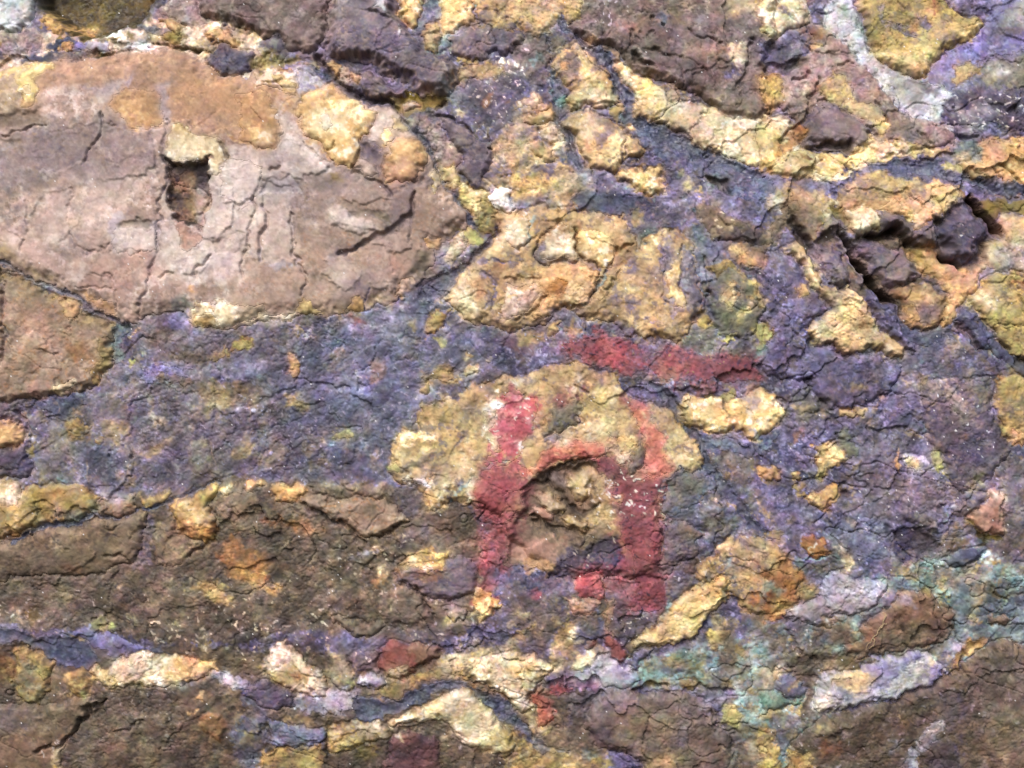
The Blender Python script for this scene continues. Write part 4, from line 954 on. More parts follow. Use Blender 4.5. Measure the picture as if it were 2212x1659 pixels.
p("brownblack", "1600 1160 1720 1190 1900 1370 1860 1390 1720 1270", rag=3, soft=4, op=.7, h=-16, hr=7)
p("ochreolive", "1740 960 1800 860 1900 750 2000 710 2260 680 2260 1540 2110 1400 2060 1320 1950 1200 1850 1080", rag=5, soft=3, h=13, own="boulder", lab="mustard ochre boulder at the right edge, just above mid height", cat="rock", groove=6)
p("cream", "1770 980 1850 860 1980 840 1960 1000 1850 1040", rag=10, soft=9, op=.6)
p("rust", "2120 790 2200 790 2190 830 2130 830", rag=4, soft=4, op=.8)
p("rust", "2120 1230 2212 1200 2212 1320 2140 1300", rag=7, soft=6, op=.6)
p("greyolive", "1990 840 2120 830 2060 1000 2000 1040", rag=9, soft=9, op=.6)
p("brownblack", "1960 1230 2070 1300 2090 1400 2200 1500 2160 1500 2030 1340", rag=3, soft=4, op=.6, h=-12, hr=6)
# dark purple rock with rounded foot
p("purple", "-120 720 -60 600 0 510 110 500 170 580 280 660 300 780 400 840 470 960 450 1060 370 1110 280 1200 350 1260 400 1340 560 1320 640 1420 850 1350 1000 1440 1110 1480 1180 1540 1040 1720 850 1860 520 1850 420 1760 360 1640 240 1640 0 1560 -40 1300 -60 1000", rag=5, soft=3, h=16, own="boulder", lab="dark purple rock with a rounded foot, wrapped by the cream finger", cat="rock", groove=5)
p("purpledark", "200 640 300 800 440 900 460 1060 300 1120 200 900", rag=12, soft=12, op=.6)
p("purpledark", "400 1480 760 1440 1000 1520 1000 1700 700 1830 480 1800", rag=14, soft=14, op=.6)
p("violet", "200 980 320 930 330 1020 260 1060", rag=8, soft=7, op=.6)
p("gold", "240 880 270 820 325 840 335 910 280 930", rag=4, soft=3, h=5, own="pebble", lab="lone golden pebble on the dark purple rock")
p("golddull", "720 1640 900 1650 860 1700 720 1680", rag=7, soft=6, op=.6)
# ------------------------------------------------------------------ centre: the yellow mass
T(2, 1)
p("bluegrey", "490 50 640 10 770 -20 1130 10 1310 100 1060 150 1020 210 900 175 700 190 560 130", rag=6, soft=4)
p("purpledark", "1040 100 1300 100 1560 100 1460 200 1300 330 1060 470 1020 330 1060 160", rag=9, soft=6)
p("golddull", "1060 150 1140 150 1140 220 1080 300 1050 220", rag=7, soft=5, op=.8)
p("blueslate", "-20 60 300 40 480 60 480 110 200 110 -20 150", rag=6, soft=5, op=.6)
p("bluegreen", "1040 380 1230 300 1220 400 1080 490", rag=8, soft=6)
MASS = "-250 210 -130 260 -180 390 -260 500 -310 600 -490 760 -570 900 -610 930 -510 1010 -360 1090 -120 1170 0 1240 100 1200 280 1120 380 1030 620 1060 870 1130 1000 1230 1240 1270 1400 1320 1540 1180 1620 1050 1640 850 1620 700 1600 550 1560 430 1450 330 1300 320 1230 400 1050 480 1020 330 990 210 740 170 600 170 480 110 200 120 0 190"
p("ochremid", MASS, rag=5, soft=3, h=20, hr=24, own="boulder", lab="big mottled ochre mass in the middle with yellow stripes and orange patches", cat="rock", groove=4, rough=.65)
clast(MASS, "ochrebright", 48, .3, 71, .5, 2)
clast("900 500 1600 500 1600 1100 1300 1260 900 1100 620 1050", "purple", 30, .38, 72, .6, 1)
clast("900 700 1600 600 1500 1260 1000 1200 700 1050", "creamdull", 20, .22, 73, .6, 1)
p("white", "0 215 110 200 130 400 60 490 -50 470 -110 340", rag=6, soft=4, h=9, hr=10, own="stone_facet")
p("ochrebright", "-120 330 -40 250 110 220 130 400 60 480 -60 480 -220 570 -180 450", rag=10, soft=9, op=.7)
p("gold", "130 290 190 250 210 400 140 420", rag=7, soft=5, op=.8)
ln("aqua", "170 210 125 320 125 450", 6, rag=4, op=.6)
p("cream", "230 420 300 320 400 250 540 350 570 590 460 600 310 570", rag=5, soft=4, h=9, hr=12, own="stone_facet")
p("tandrop", "390 240 560 260 620 340 520 350 430 340", rag=5, soft=4, op=.6, h=4)
p("golddull", "480 350 600 340 560 370", rag=3, soft=3)
p("ochrebright", "550 380 650 330 790 360 880 480 845 650 740 665 600 590", rag=5, soft=4, h=9, hr=12, own="stone_facet")
ln("rust", "550 380 560 520 610 600", 6, rag=3, op=.7, h=-4)
p("purple", "210 460 270 450 290 560 420 600 580 600 620 640 400 630 250 600 200 540", rag=6, soft=5, op=.85, h=-5)
p("purple", "640 640 760 650 760 690 700 680", rag=5, soft=4, op=.8)
p("ochreorange", "230 630 560 640 760 700 740 850 600 990 420 1030 180 1100 290 900", rag=6, soft=4, h=8, hr=12)
p("cream", "500 800 640 760 640 860 520 960 420 960", rag=9, soft=8, op=.6)
p("orange", "310 860 400 760 470 790 440 870 370 930 320 920", rag=6, soft=5)
p("creampink", "-20 800 190 760 270 850 200 960 80 1080 -60 1110 -120 1000", rag=6, soft=4, h=6)
p("pinkstone", "0 900 140 850 160 960 0 1050", rag=9, soft=8, op=.5)
p("rust", "130 680 210 700 190 760 140 720", rag=4, soft=4, op=.7)
p("tandrop", "-330 830 -260 720 -170 700 -180 820 -270 900", rag=6, soft=5, op=.8)
p("cream", "-560 900 -440 800 -330 850 -300 1000 -340 1060 -480 1000", rag=9, soft=7, op=.7)
p("orange", "-220 560 -60 570 -40 690 -200 680", rag=9, soft=8, op=.5)
ln("purple", "-260 620 -150 560 -20 590", 6, rag=4, op=.95, h=-4)
ln("purple", "-230 710 -120 800 -160 900 -200 980", 8, rag=5, op=.95, h=-4)
p("brownwarm", "850 660 980 440 1040 460 1050 520 1020 580 870 690", rag=5, soft=4, op=.7)
ln("rust", "840 670 920 640 1030 570", 6, rag=3, op=.7, h=-4)
ln("rust", "850 640 910 510 1000 430", 3, rag=3, op=.6, h=-3)
p("ochre", "720 870 800 800 980 650 1000 680 860 860 770 945", rag=5, soft=4, h=6)
ln("aqua", "840 700 820 780 720 870 620 940", 7, rag=4, op=.75, h=-3)
p("purple", "1270 560 1340 540 1350 660 1290 720 1260 640", rag=6, soft=5, op=.85)
p("purple", "1040 650 1090 660 1080 700", rag=5, soft=4, op=.8)
p("yellow", "1350 680 1370 590 1470 560 1490 640 1475 960 1440 980 1360 965 1370 800", rag=5, soft=4, op=.9, h=5)
ln("blueslate", "1360 500 1330 700 1340 950", 9, rag=5, op=.6)
p("blueslate", "1490 460 1600 560 1630 800 1620 1000 1560 1090 1480 900 1480 620", rag=8, soft=6, op=.8)
p("purple", "1360 380 1440 400 1420 480 1370 480", rag=8, soft=7, op=.7)
p("ochre", "1240 380 1300 330 1350 380 1300 420", rag=6, soft=5, op=.8)
p("purplelight", "1000 920 1090 900 1100 970 1020 990", rag=7, soft=6, op=.7)
p("tandrop", "850 1090 930 1090 930 1130 860 1130", rag=4, soft=4)
p("purple", "870 1110 1000 1150 1080 1230 960 1240 880 1180", rag=8, soft=6, op=.8)
p("yellow", "280 1190 330 1120 440 1130 400 1205 310 1255", rag=4, soft=2.5, h=8, own="pebble", lab="small yellow pebble just above the red band", cat="pebble", groove=4)
p("purple", "190 1160 300 1060 380 1040 260 1200 240 1280 190 1220", rag=7, soft=5, op=.8)
p("gold", "70 1240 220 1220 240 1310 80 1300", rag=7, soft=5, op=.8)
p("ochre", "830 1190 890 1210 870 1235 835 1225", rag=2, soft=2, h=3)
crack("540 350 555 480 600 600 740 660", 4, 9, "brownwarm", .8)
crack("230 420 210 540 260 610 420 630 580 610 640 640", 4, 9, "purpledark", .8)
crack("390 240 300 330 230 420", 3, 7, "brownwarm", .7)
crack("840 660 900 520 1000 430", 4, 9, "rust", .8)
crack("840 700 740 860 620 960 420 1040", 4, 8, "purpledark", .7)
crack("-20 760 130 740 250 700", 3.5, 7, "brownwarm", .7)
crack("290 900 180 1060 60 1140", 4, 8, "brownwarm", .7)
crack("60 480 130 420 200 400", 3, 7, "brownwarm", .7)
crack("1310 340 1330 700 1320 960", 3, 6, "purpledark", .6)
crack("1490 460 1480 760 1500 980", 3, 6, "purpledark", .6)
crack("720 870 860 850 980 680", 3, 6, "brownwarm", .6)
# yellow green patchwork
p("olive", "1700 640 1760 590 1860 600 1950 640 1890 730 1780 765", rag=5, soft=3, h=8)
p("golddull", "1720 620 1860 590 1940 650 1820 680", rag=7, soft=6, op=.7)
p("greygreen", "1680 780 1760 750 1850 660 1960 650 2100 790 2170 900 2190 1010 2100 1180 2000 1260 1810 1210 1690 1130", rag=6, soft=4, h=10, own="stone", lab="dark grey green stone with yellow lichen like blotches, right of the ochre mass", cat="rock", groove=5)
p("purpledark", "1690 800 1800 800 1740 1000 1760 1100 1690 1120", rag=8, soft=7, op=.7)
p("yellow", "1790 900 1840 810 1910 780 1970 860 1960 930 1900 985 1810 950", rag=8, soft=5, op=.95)
p("yellow", "1960 1040 2080 960 2060 1060 1980 1090", rag=8, soft=6, op=.7)
p("ochreolive", "1900 660 1980 660 2140 850 2180 960 2080 880", rag=8, soft=7, op=.8)
p("yellowgreen", "1780 1240 1880 1180 1990 1180 1920 1270 1840 1300", rag=7, soft=4)
p("yellowgreen", "2070 1240 2110 1130 2230 1150 2230 1270 2110 1330", rag=7, soft=4)
p("ochreolive", "1580 1120 1660 1010 1690 1160 1640 1175", rag=4, soft=3, h=5)
p("aqua", "2080 1330 2160 1320 2150 1440 2100 1400", rag=8, soft=7, op=.7)
p("greygreen", "1540 1190 1740 1170 1800 1300 2060 1320 2060 1400 1600 1380 1500 1300", rag=8, soft=7, op=.85)
p("brownmid", "1530 130 1680 50 1790 90 1920 200 2110 260 2240 310 2240 420 2080 450 1900 430 1760 380 1660 260", rag=6, soft=4, h=10, own="rubble", lab="brown crumbling ledge speckled with cream, right of centre")
flecks("1600 60 2000 180 2000 330 1700 280", "d8c8a8", 14, .45, 74)
p("purpleblack", "1940 320 2080 300 2212 360 2180 430 2060 450 1940 400", rag=7, soft=6, op=.8)
p("brownwarm", "1860 450 2212 440 2180 600 2060 630 1900 570", rag=7, soft=6)
p("ochreorange", "1920 480 1980 440 2060 520 2130 600 2060 625 1960 580", rag=7, soft=5, op=.9, h=4)
p("purpledark", "1860 560 2050 640 2170 690 2190 870 2100 780 1980 670", rag=4, soft=4, h=-10, op=.85)
p("bluegreen", "1540 320 1660 280 1740 420 1680 540 1580 480", rag=10, soft=8, op=.7)
crack("1690 560 1700 750 1660 1000 1580 1100", 5, 7, "brownmid", .6)
# ------------------------------------------------------------------ red band and purple ground round it
p("purple", "-400 1220 0 1260 200 1340 500 1420 700 1530 500 1500 300 1500 100 1590 -20 1659 -200 1500", rag=9, soft=7)
p("redpurple", "-100 1230 20 1260 200 1360 120 1420 0 1400 -80 1320", rag=9, soft=8, op=.7)
p("golddull", "60 1240 240 1230 230 1320 100 1320", rag=8, soft=6, op=.8)
RB = "440 1290 520 1270 640 1230 720 1195 880 1250 1100 1325 1300 1375 1480 1360 1620 1380 1850 1390 2000 1400 2120 1440 2165 1590 2120 1659 1950 1640 1800 1650 1500 1600 1400 1640 1230 1600 1180 1530 980 1570 850 1500 700 1525 560 1425 450 1400"
p("red", RB, rag=13, soft=10, op=.93, own="red_stain", lab="red pigment band lying across the rock under the ochre mass", rough=1.0)
p("redbright", "680 1330 760 1270 950 1300 1000 1400 920 1490 760 1500 660 1440", rag=14, soft=9, op=.7)
p("redbright", "1230 1590 1260 1480 1360 1390 1480 1370 1520 1480 1360 1600", rag=12, soft=9, op=.75)
p("reddark", "1560 1450 1800 1400 2100 1450 2150 1600 1900 1640 1600 1600", rag=12, soft=10, op=.6)
p("purple", "960 1330 1080 1350 1300 1390 1240 1500 1180 1470 1040 1440", rag=12, soft=9, op=.6)
p("purple", "1060 1540 1200 1530 1200 1600 1020 1610", rag=9, soft=7, op=.8)
p("purplelight", "1400 1400 1460 1400 1460 1480 1400 1470", rag=8, soft=7, op=.6)
flecks("440 1240 1300 1320 2160 1400 2160 1659 1200 1600 450 1420", "5a4a62", 12, .34, 143, .7)
flecks("440 1240 1300 1320 2160 1400 2160 1659 1200 1600 450 1420", "a8926a", 11, .1, 144, .7)
p("pinkstone", "1230 1560 1400 1540 1420 1640 1260 1659", rag=9, soft=8, op=.6)
p("tandrop", "540 1180 620 1150 640 1210 540 1230 450 1240 460 1200", rag=6, soft=5, op=.7)
# ------------------------------------------------------------------ the lower ochre mass with the red arch
T(2, 2)
ARCH = "10 -60 200 -120 330 -170 500 -160 720 -110 900 -60 1050 90 1200 170 1380 230 1560 440 1665 620 1680 730 1480 760 1330 900 1300 1200 1300 1700 900 1690 300 1640 -60 1300 -60 1130 -200 1100 -400 1060 -580 1040 -700 1100 -800 960 -920 870 -1020 790 -1060 710 -1020 600 -990 470 -810 410 -790 190 -500 110 -390 20 -210 10"
p("ochremid", ARCH, rag=6, soft=3, h=20, hr=22, own="boulder", lab="ochre knob with a red arch and a small hollow, lower centre", cat="rock", groove=4, rough=.75)
clast("-1000 500 -700 100 -200 0 600 -100 1200 200 1600 600 1400 800 800 500 -300 900 -900 850", "cream", 38, .32, 81, .6, 2)
clast("-900 500 -700 100 -200 0 600 -100 1200 200 1600 600 1400 800 800 500 -300 900 -900 850", "purplebrown", 28, .22, 82, .6, 1)
p("white", "-240 190 -120 160 -70 240 -120 330 -220 340", rag=8, soft=6)
p("white", "-900 810 -770 780 -730 860 -840 890 -900 880", rag=7, soft=4, h=5)
p("ochrebright", "-780 920 -640 880 -560 960 -580 1080 -700 1080 -800 1000", rag=8, soft=6, op=.9)
p("tandrop", "-420 40 -300 20 -240 90 -360 130", rag=8, soft=6, op=.7)
p("golddull", "-800 190 -680 160 -560 120 -440 200 -600 330 -780 300", rag=9, soft=7, op=.7)
p("ochrebright", "-480 480 -330 470 -330 780 -430 800 -520 700", rag=9, soft=8, op=.7)
for i, (a, b) in enumerate(((430, 420), (500, 470), (560, 530), (620, 570), (680, 620))):
    ln(("greyolive", "ochrebright", "golddull", "yellow", "greyolive")[i], "-1010 %d -880 %d -700 %d" % (a + 60, a, b), [12, 20, 12], rag=5, op=.8, h=2)
p("ochrebright", "-1000 480 -960 440 -840 420 -800 450 -920 520", rag=5, soft=4)
p("yellowgreen", "-1070 710 -990 660 -930 700 -1000 765", rag=5, soft=3)
ln("bluegrey", "-640 820 -560 680 -480 560 -440 430", 5, rag=3, op=.6, h=-3)
p("bluegrey", "-530 900 -420 830 -460 940 -540 980", rag=7, soft=6, op=.8)
p("cream", "-400 880 -320 790 -300 840 -330 960 -390 1040", rag=6, soft=5)
ln("aqua", "-550 1040 -480 950 -360 830 -120 640 0 590", [4, 5, 6, 8, 5], rag=3, op=.6)
p("purplebrown", "-1060 1120 -1000 900 -900 880 -800 960 -820 1080 -960 1180", rag=8, soft=6, op=.85)
p("mauvebrown", "-1000 960 -880 900 -800 1000 -880 1090", rag=8, soft=6, op=.7)
p("yellow", "690 40 860 20 880 100 780 140 700 120", rag=8, soft=6, op=.85)
p("ochrebright", "780 440 900 470 1050 450 1060 500 960 530 840 510", rag=7, soft=5, op=.9)
p("yellow", "700 230 860 240 1000 260 1020 320 800 420 720 340", rag=10, soft=9, op=.6)
p("yellow", "1360 360 1480 420 1560 520 1500 560 1400 480", rag=9, soft=7, op=.7)
p("yellow", "1350 560 1500 620 1640 680 1560 720 1420 700 1340 640", rag=9, soft=7, op=.7)
p("greyolive", "300 290 450 180 590 95 625 180 575 300 460 390 290 455", rag=5, soft=3.5, h=8, own="pebble", lab="grey lilac stone under the red patches with a pale streak", groove=4)
ln("cream", "625 175 590 250 560 320 450 395", 3.5, rag=2, op=.9)
p("purplelight", "280 480 400 430 450 440 380 500 270 500", rag=6, soft=5, op=.9)
# red
p("crimson", "-260 340 -140 270 -90 260 -70 110 0 20 120 50 195 180 185 330 150 420 110 490 60 620 0 700 -100 620 -250 690 -210 540 -100 560 -200 470", rag=12, soft=10, op=.93, own="red_stain", lab="crimson pink pigment patch on the arch's left shoulder")
p("red", "300 180 460 60 560 30 620 10 640 80 480 160 360 200", rag=12, soft=8, op=.65)
p("redorange", "160 60 220 20 300 260 260 340 190 300", rag=12, soft=10, op=.5)
flecks("-250 150 180 50 180 500 -100 600", "efdcd2", 13, .33, 83, .85)
p("cream", "-240 280 -180 250 -180 400 -120 500 -150 540 -230 460", rag=6, soft=4, op=.9)
p("redorange", "150 760 190 720 240 640 380 540 560 490 730 500 835 560 800 625 660 655 480 660 360 700 230 800", rag=5, soft=6, h=10, hr=10, op=.93, own="red_stain", lab="orange red brow arching over the small hollow")
p("redbright", "200 720 300 620 480 580 640 590 480 660 360 700 230 790", rag=9, soft=8, op=.7)
p("ochremid", "160 560 240 540 380 520 250 600 170 720 140 690", rag=7, soft=5, op=.7)
ln("reddark", "260 640 400 610 560 640 700 620", 3, op=.5, h=-3)
p("redbright", "-330 960 -250 740 -110 680 60 640 130 780 80 890 -60 920 -40 1080 -110 1170 -210 1200 -270 1080", rag=6, soft=8, op=.93, own="red_stain", lab="deep red pigment patch left of the small hollow")
p("reddark", "-250 960 -100 880 40 900 0 1060 -110 1170 -210 1200", rag=11, soft=10, op=.6)
p("crimson", "480 730 560 690 640 670 800 640 790 700 560 745", rag=5, soft=8, op=.93, own="red_stain")
p("reddark", "-200 1180 -60 1120 60 1150 60 1300 40 1500 -60 1660 -220 1560 -180 1330", rag=9, soft=8, op=.95)
p("red", "-160 1480 -60 1380 40 1420 40 1560 -100 1580", rag=11, soft=9, op=.8)
p("red", "-240 1560 -170 1500 -130 1550 -200 1600", rag=8, soft=6, op=.8)
# hollow
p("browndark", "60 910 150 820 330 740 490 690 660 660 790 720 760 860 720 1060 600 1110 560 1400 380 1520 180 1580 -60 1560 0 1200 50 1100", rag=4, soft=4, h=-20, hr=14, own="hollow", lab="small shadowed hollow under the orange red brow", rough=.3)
p("mauvebrown", "270 800 420 760 500 740 480 880 450 960 290 860", rag=5, soft=4, h=8)
p("creamdull", "480 780 600 740 760 730 745 850 690 985 620 1050 510 1000 455 900", rag=4, soft=2.5, h=26, hr=18, own="stone", lab="cream yellow wedge stone sitting in the small hollow under the red brow", cat="stone", groove=4, rough=.6)
p("pinkstone", "470 770 640 745 750 740 720 860 640 800 500 830", rag=9, soft=9, op=.6)
p("yellow", "480 850 600 840 680 930 600 1000 500 960", rag=10, soft=9, op=.5)
p("brownwarm", "460 900 500 1000 620 1060 690 990 680 1040 620 1090 440 970 360 880", rag=5, soft=4, op=.8)
p("creamdull", "190 960 290 930 440 1040 430 1110 350 1140 200 1040", rag=4, soft=3, h=17, hr=10, own="stone", lab="flat tan slab in the hollow below the cream wedge", cat="stone", groove=4)
p("pinkstone", "180 970 280 930 330 1000 220 1020", rag=7, soft=7, op=.7)
p("pinkstone", "60 1150 130 1120 200 1080 350 1120 360 1185 280 1200 160 1150", rag=4, soft=3, h=14, hr=8, own="stone", lab="thin pink stone at the bottom of the hollow", cat="stone", groove=4)
p("creamdull", "410 1150 500 1120 640 1170 620 1220 560 1225 450 1200", rag=3, soft=2.5, h=15, hr=8, own="pebble", lab="oval cream pebble on the hollow's floor", cat="pebble", groove=4)
crack("60 910 150 850 290 870 440 1000 600 1085 720 1060 780 1030", 6, 9, "brownblack", .8)
crack("300 860 400 740 490 690 660 655", 5, 10, "brownblack", .7)  # shadow crevice under the brow, painted as a dark line
crack("170 1160 350 1235 500 1240 650 1235", 5, 10, "brownblack", .7)
p("brownmid", "-40 1180 180 1190 350 1250 640 1245 580 1380 420 1500 200 1570 -40 1550", rag=5, soft=4, h=14)
p("pinkstone", "0 1370 240 1320 430 1320 460 1400 340 1500 180 1520 0 1540", rag=9, soft=8, op=.75)
p("tandrop", "60 1540 220 1500 330 1530 240 1620 120 1620", rag=8, soft=6, op=.7)
p("purpledark", "380 1510 500 1420 640 1400 740 1340 900 1310 940 1420 1010 1660 960 1760 500 1740 300 1700", rag=8, soft=6, h=-6)
p("purpleblack", "620 1260 780 1240 920 1290 900 1480 760 1400 600 1500 460 1420", rag=10, soft=9, op=.6)
flecks("720 800 900 850 900 1350 760 1300 640 1100", "d8c8b8", 12, .35, 84)
flecks("300 1480 600 1400 900 1660 400 1700", "c8b8b0", 9, .25, 85, .7)
p("reddark", "740 640 960 650 1010 760 1120 790 1330 790 1310 900 1260 1000 1290 1100 1265 1250 1300 1450 1300 1700 1330 1900 1290 1960 1200 2010 1080 1960 1000 1900 1060 1760 1080 1659 1030 1480 960 1350 940 1150 960 950 880 860 770 760", rag=7, soft=8, op=.93, own="red_stain", lab="dark red pigment column running down right of the small hollow")
p("redpurple", "960 1060 1240 1110 1250 1280 1000 1300", rag=12, soft=12, op=.75)
p("red", "1040 1380 1280 1330 1290 1660 1080 1650", rag=12, soft=12, op=.7)
p("redbright", "1100 1760 1300 1720 1330 1900 1200 1980 1130 1880", rag=12, soft=12, op=.6)
flecks("760 700 1320 780 1280 1150 900 1120", "f0e2d6", 12, .3, 86)
flecks("960 950 1300 1000 1260 1130 940 1130", "f4ece6", 16, .3, 87)
p("red", "520 1600 640 1520 800 1500 900 1560 1060 1480 1060 1720 900 1780 600 1740", rag=16, soft=14, op=.6)
p("red", "-60 1240 40 1200 120 1300 40 1420 -80 1420", rag=16, soft=14, op=.5)
flecks("760 640 1330 760 1290 1900 1000 1900 900 1000", "4c3c4c", 9, .22, 141, .75)
flecks("-260 640 100 640 60 1100 -200 1200", "5a3c48", 9, .2, 142, .7)
G()
p("red", "1030 1010 1120 985 1150 1070 1110 1150 1080 1200 1070 1310 1030 1300 1025 1120", rag=16, soft=12, op=.6)
p("redpurple", "1100 710 1200 700 1400 740 1650 760 1665 850 1500 850 1300 830 1150 800", rag=18, soft=18, op=.2)
p("redpurple", "1110 1260 1240 1240 1440 1200 1450 1340 1300 1340 1180 1330", rag=18, soft=16, op=.6)
p("red", "1320 960 1440 1000 1450 1200 1445 1330 1340 1330 1330 1150", rag=16, soft=10, op=.55)
T(2, 2)
p("redorange", "1060 200 1180 230 1190 320 1300 400 1355 560 1355 720 1240 785 1130 765 1130 640 1165 480 1080 360", rag=8, soft=8, op=.93, own="red_stain", lab="salmon red pigment patch at the arch's right shoulder")
p("redorange", "1120 640 1230 640 1330 600 1350 720 1240 780 1130 760", rag=7, soft=6, op=.7, h=4)
p("red", "980 90 1060 110 1170 120 1180 230 1070 220 980 180", rag=11, soft=7, op=.8)
p("redbrown", "1330 660 1390 650 1400 690 1350 690", rag=4, soft=3, op=.9)
p("greyolive", "1020 740 1030 600 1080 490 1130 465 1150 580 1120 690", rag=4, soft=3, h=9, own="stone", lab="narrow dark grey sliver beside the salmon red patch", cat="stone", groove=4)
p("creampink", "820 550 920 540 1020 560 1000 660 930 615", rag=6, soft=4, op=.9)
# right of the arch: blue vein, yellow stone
p("purple", "900 -20 1100 0 1420 100 1440 200 1380 220 1200 160 1050 90", rag=6, soft=4)
p("blueslate", "1560 420 1700 420 1900 460 2000 540 2212 400 2300 420 2200 560 2000 640 1900 560 1640 560", rag=7, soft=5)
p("blueslate", "1320 810 1480 720 1650 740 1760 860 1660 1000 1450 1090 1300 1110", rag=7, soft=5, h=8)
p("greyolive", "1330 820 1480 730 1640 760 1700 860 1600 1000 1440 1080 1310 1080", rag=12, soft=9, op=.8)
p("purplebrown", "1640 560 1900 580 2050 700 2100 820 1990 900 1860 860 1720 740", rag=9, soft=7)
p("brownmid", "1880 600 2050 640 2040 800 1960 800 1860 700", rag=10, soft=9, op=.6)
p("olive", "2050 640 2212 800 2300 880 2212 860 2090 740", rag=6, soft=5, op=.8)
p("blueslate", "1640 1080 1760 1050 1900 1110 1950 1240 1870 1390 1700 1350 1600 1210", rag=8, soft=6, h=8)
p("greyolive", "1660 1100 1900 1140 1920 1240 1800 1340 1680 1280", rag=12, soft=10, op=.7)
ln("bluegrey", "1380 1130 1500 1110 1640 1050 1720 960", 8, rag=4, op=.8)
p("mauve", "1340 1200 1520 1170 1640 1290 1580 1450 1420 1600 1320 1659", rag=8, soft=6, h=7, own="stone", lab="dull mauve stone right of the dark red column", cat="rock", groove=4)
p("tanbrown", "1510 1210 1580 1200 1620 1340 1540 1340", rag=7, soft=6, op=.8)
p("brownwarm", "1480 1600 1580 1500 1660 1450 1560 1659", rag=8, soft=7, op=.7)
ln("bluegrey", "1240 40 1380 160 1450 300 1560 440 1650 560 1720 720 1830 880 1990 1080 2080 1200 2240 1320", [26, 22, 16, 16, 20, 18, 20, 24, 22, 20], rag=5, soft=3, h=-8, own="mineral_vein", lab="blue grey vein curving down right of the red arch")
p("purpleblack", "1860 980 2000 1020 2060 1100 1960 1090", rag=7, soft=6, op=.6)
ln("creamdull", "1850 1000 1920 1060 1910 1110", 3, rag=2, op=.8)
p("ochrebright", "1440 160 1500 100 1650 130 1850 140 2000 130 2100 50 2220 70 2290 170 2350 260 2280 330 2212 390 2100 480 1990 410 1890 430 1700 390 1500 350", rag=5, soft=2.5, h=18, hr=16, own="stone", lab="big yellow stone with lilac blotches right of the red arch", cat="stone", groove=6, rough=.7)
p("gold", "1450 160 1560 120 1560 330 1500 340", rag=9, soft=8, op=.6)
p("tandrop", "1630 175 1830 180 1830 200 1640 195", rag=4, soft=4, op=.7)
p("purplelight", "2030 90 2140 130 2130 270 2050 240", rag=9, soft=6, op=.8)
p("purplelight", "2050 370 2150 370 2110 470 2050 450", rag=9, soft=6, op=.7)
p("ochre", "2000 400 2100 400 2110 490 2040 480", rag=6, soft=5, op=.6)
ln("brownblack", "1830 145 1845 200 1870 245", [6, 5, 3], rag=2, h=-5)
ln("golddull", "1985 130 1985 330", 2.5, op=.6)
crack("1990 250 1985 380", 2.5, 4, "golddull", .5)
p("yellowgreen", "1800 40 1950 30 1940 120 1820 120", rag=7, soft=5, op=.9)
p("redbrown", "1540 0 1760 20 1780 100 1620 90", rag=9, soft=7, op=.5)
p("tandrop", "2030 40 2120 30 2200 70 2060 110", rag=7, soft=6, op=.7)
# lower right of arch: ochre patch
p("ochremid", "1570 1700 1600 1540 1700 1450 1860 1370 2000 1320 2230 1330 2400 1450 2500 1720 2460 1900 2212 2000 2000 1960 1900 1800", rag=8, soft=5, h=9, own="boulder", lab="mottled ochre and orange rock right of the yellow tongue, lower right", cat="rock", groove=4)
clast("1570 1700 1700 1450 2000 1320 2230 1330 2400 1450 2500 1720 2400 1900 2000 1960", "purplebrown", 24, .22, 88, .8, 2)
clast("1570 1700 1700 1450 2000 1320 2230 1330 2400 1450 2500 1720 2400 1900 2000 1960", "ochrebright", 26, .25, 89, .8, 3)
p("bluegrey", "1840 1540 1900 1500 1940 1640 1860 1620", rag=8, soft=6, op=.7)
p("aqua", "1850 1560 1880 1550 1880 1600 1850 1600", rag=5, soft=4, op=.7)
ln("purplebrown", "1970 1280 2050 1420 2212 1500", 8, rag=5, op=.7, h=-4)
# ------------------------------------------------------------------ right, third row
T(3, 2)
p("purplebrown", "860 330 1100 420 1200 700 1150 1000 1000 1200 700 1100 700 700", rag=20, soft=20, op=.6)
p("blueslate", "600 1150 900 1150 1080 1250 1000 1560 740 1560 560 1300", rag=14, soft=12, op=.7)
p("mauve", "1130 800 1300 790 1530 760 1530 1050 1480 1300 1330 1250 1150 1150", rag=10, soft=8, op=.8, h=7)
p("mauve", "1310 -40 1900 -20 1990 350 2080 550 1950 800 1600 950 1540 650 1350 450", rag=9, soft=6, h=9, own="boulder", lab="dusky mauve rock sprinkled with tiny white glints, right side", cat="rock", groove=3)
p("purpledark", "1500 200 1800 380 1960 300 2060 560 1940 780 1640 930 1560 650 1400 400", rag=16, soft=16, op=.75)
p("purpleblack", "1890 300 1980 260 2080 520 1960 560", rag=9, soft=8, op=.7)
p("mauvepink", "1470 -30 1540 30 1640 140 1700 270 1640 280 1560 240 1520 120", rag=7, soft=6, op=.7, h=4)
p("rust", "1640 420 1740 420 1720 460 1660 460", rag=7, soft=7, op=.5)
flecks("1300 0 1990 0 2050 600 1600 900 1300 400", "f4f0f6", 7, .055, 91)  # sparkles painted as near-white flecks
flecks("700 700 1600 700 1500 1500 700 1500", "f0eef4", 7, .03, 92)
p("greyolive", "1700 0 1930 0 1930 150 1760 160", rag=9, soft=9, op=.6)
p("ochreolive", "1940 -40 2260 -40 2260 500 2080 500 2000 450 2020 300 1960 180", rag=7, soft=5, h=9, own="boulder", lab="dull ochre rock at the right edge beside the dusky mauve rock", cat="rock", groove=4)
p("greyolive", "2000 150 2212 60 2212 260 2040 300", rag=12, soft=10, op=.6)
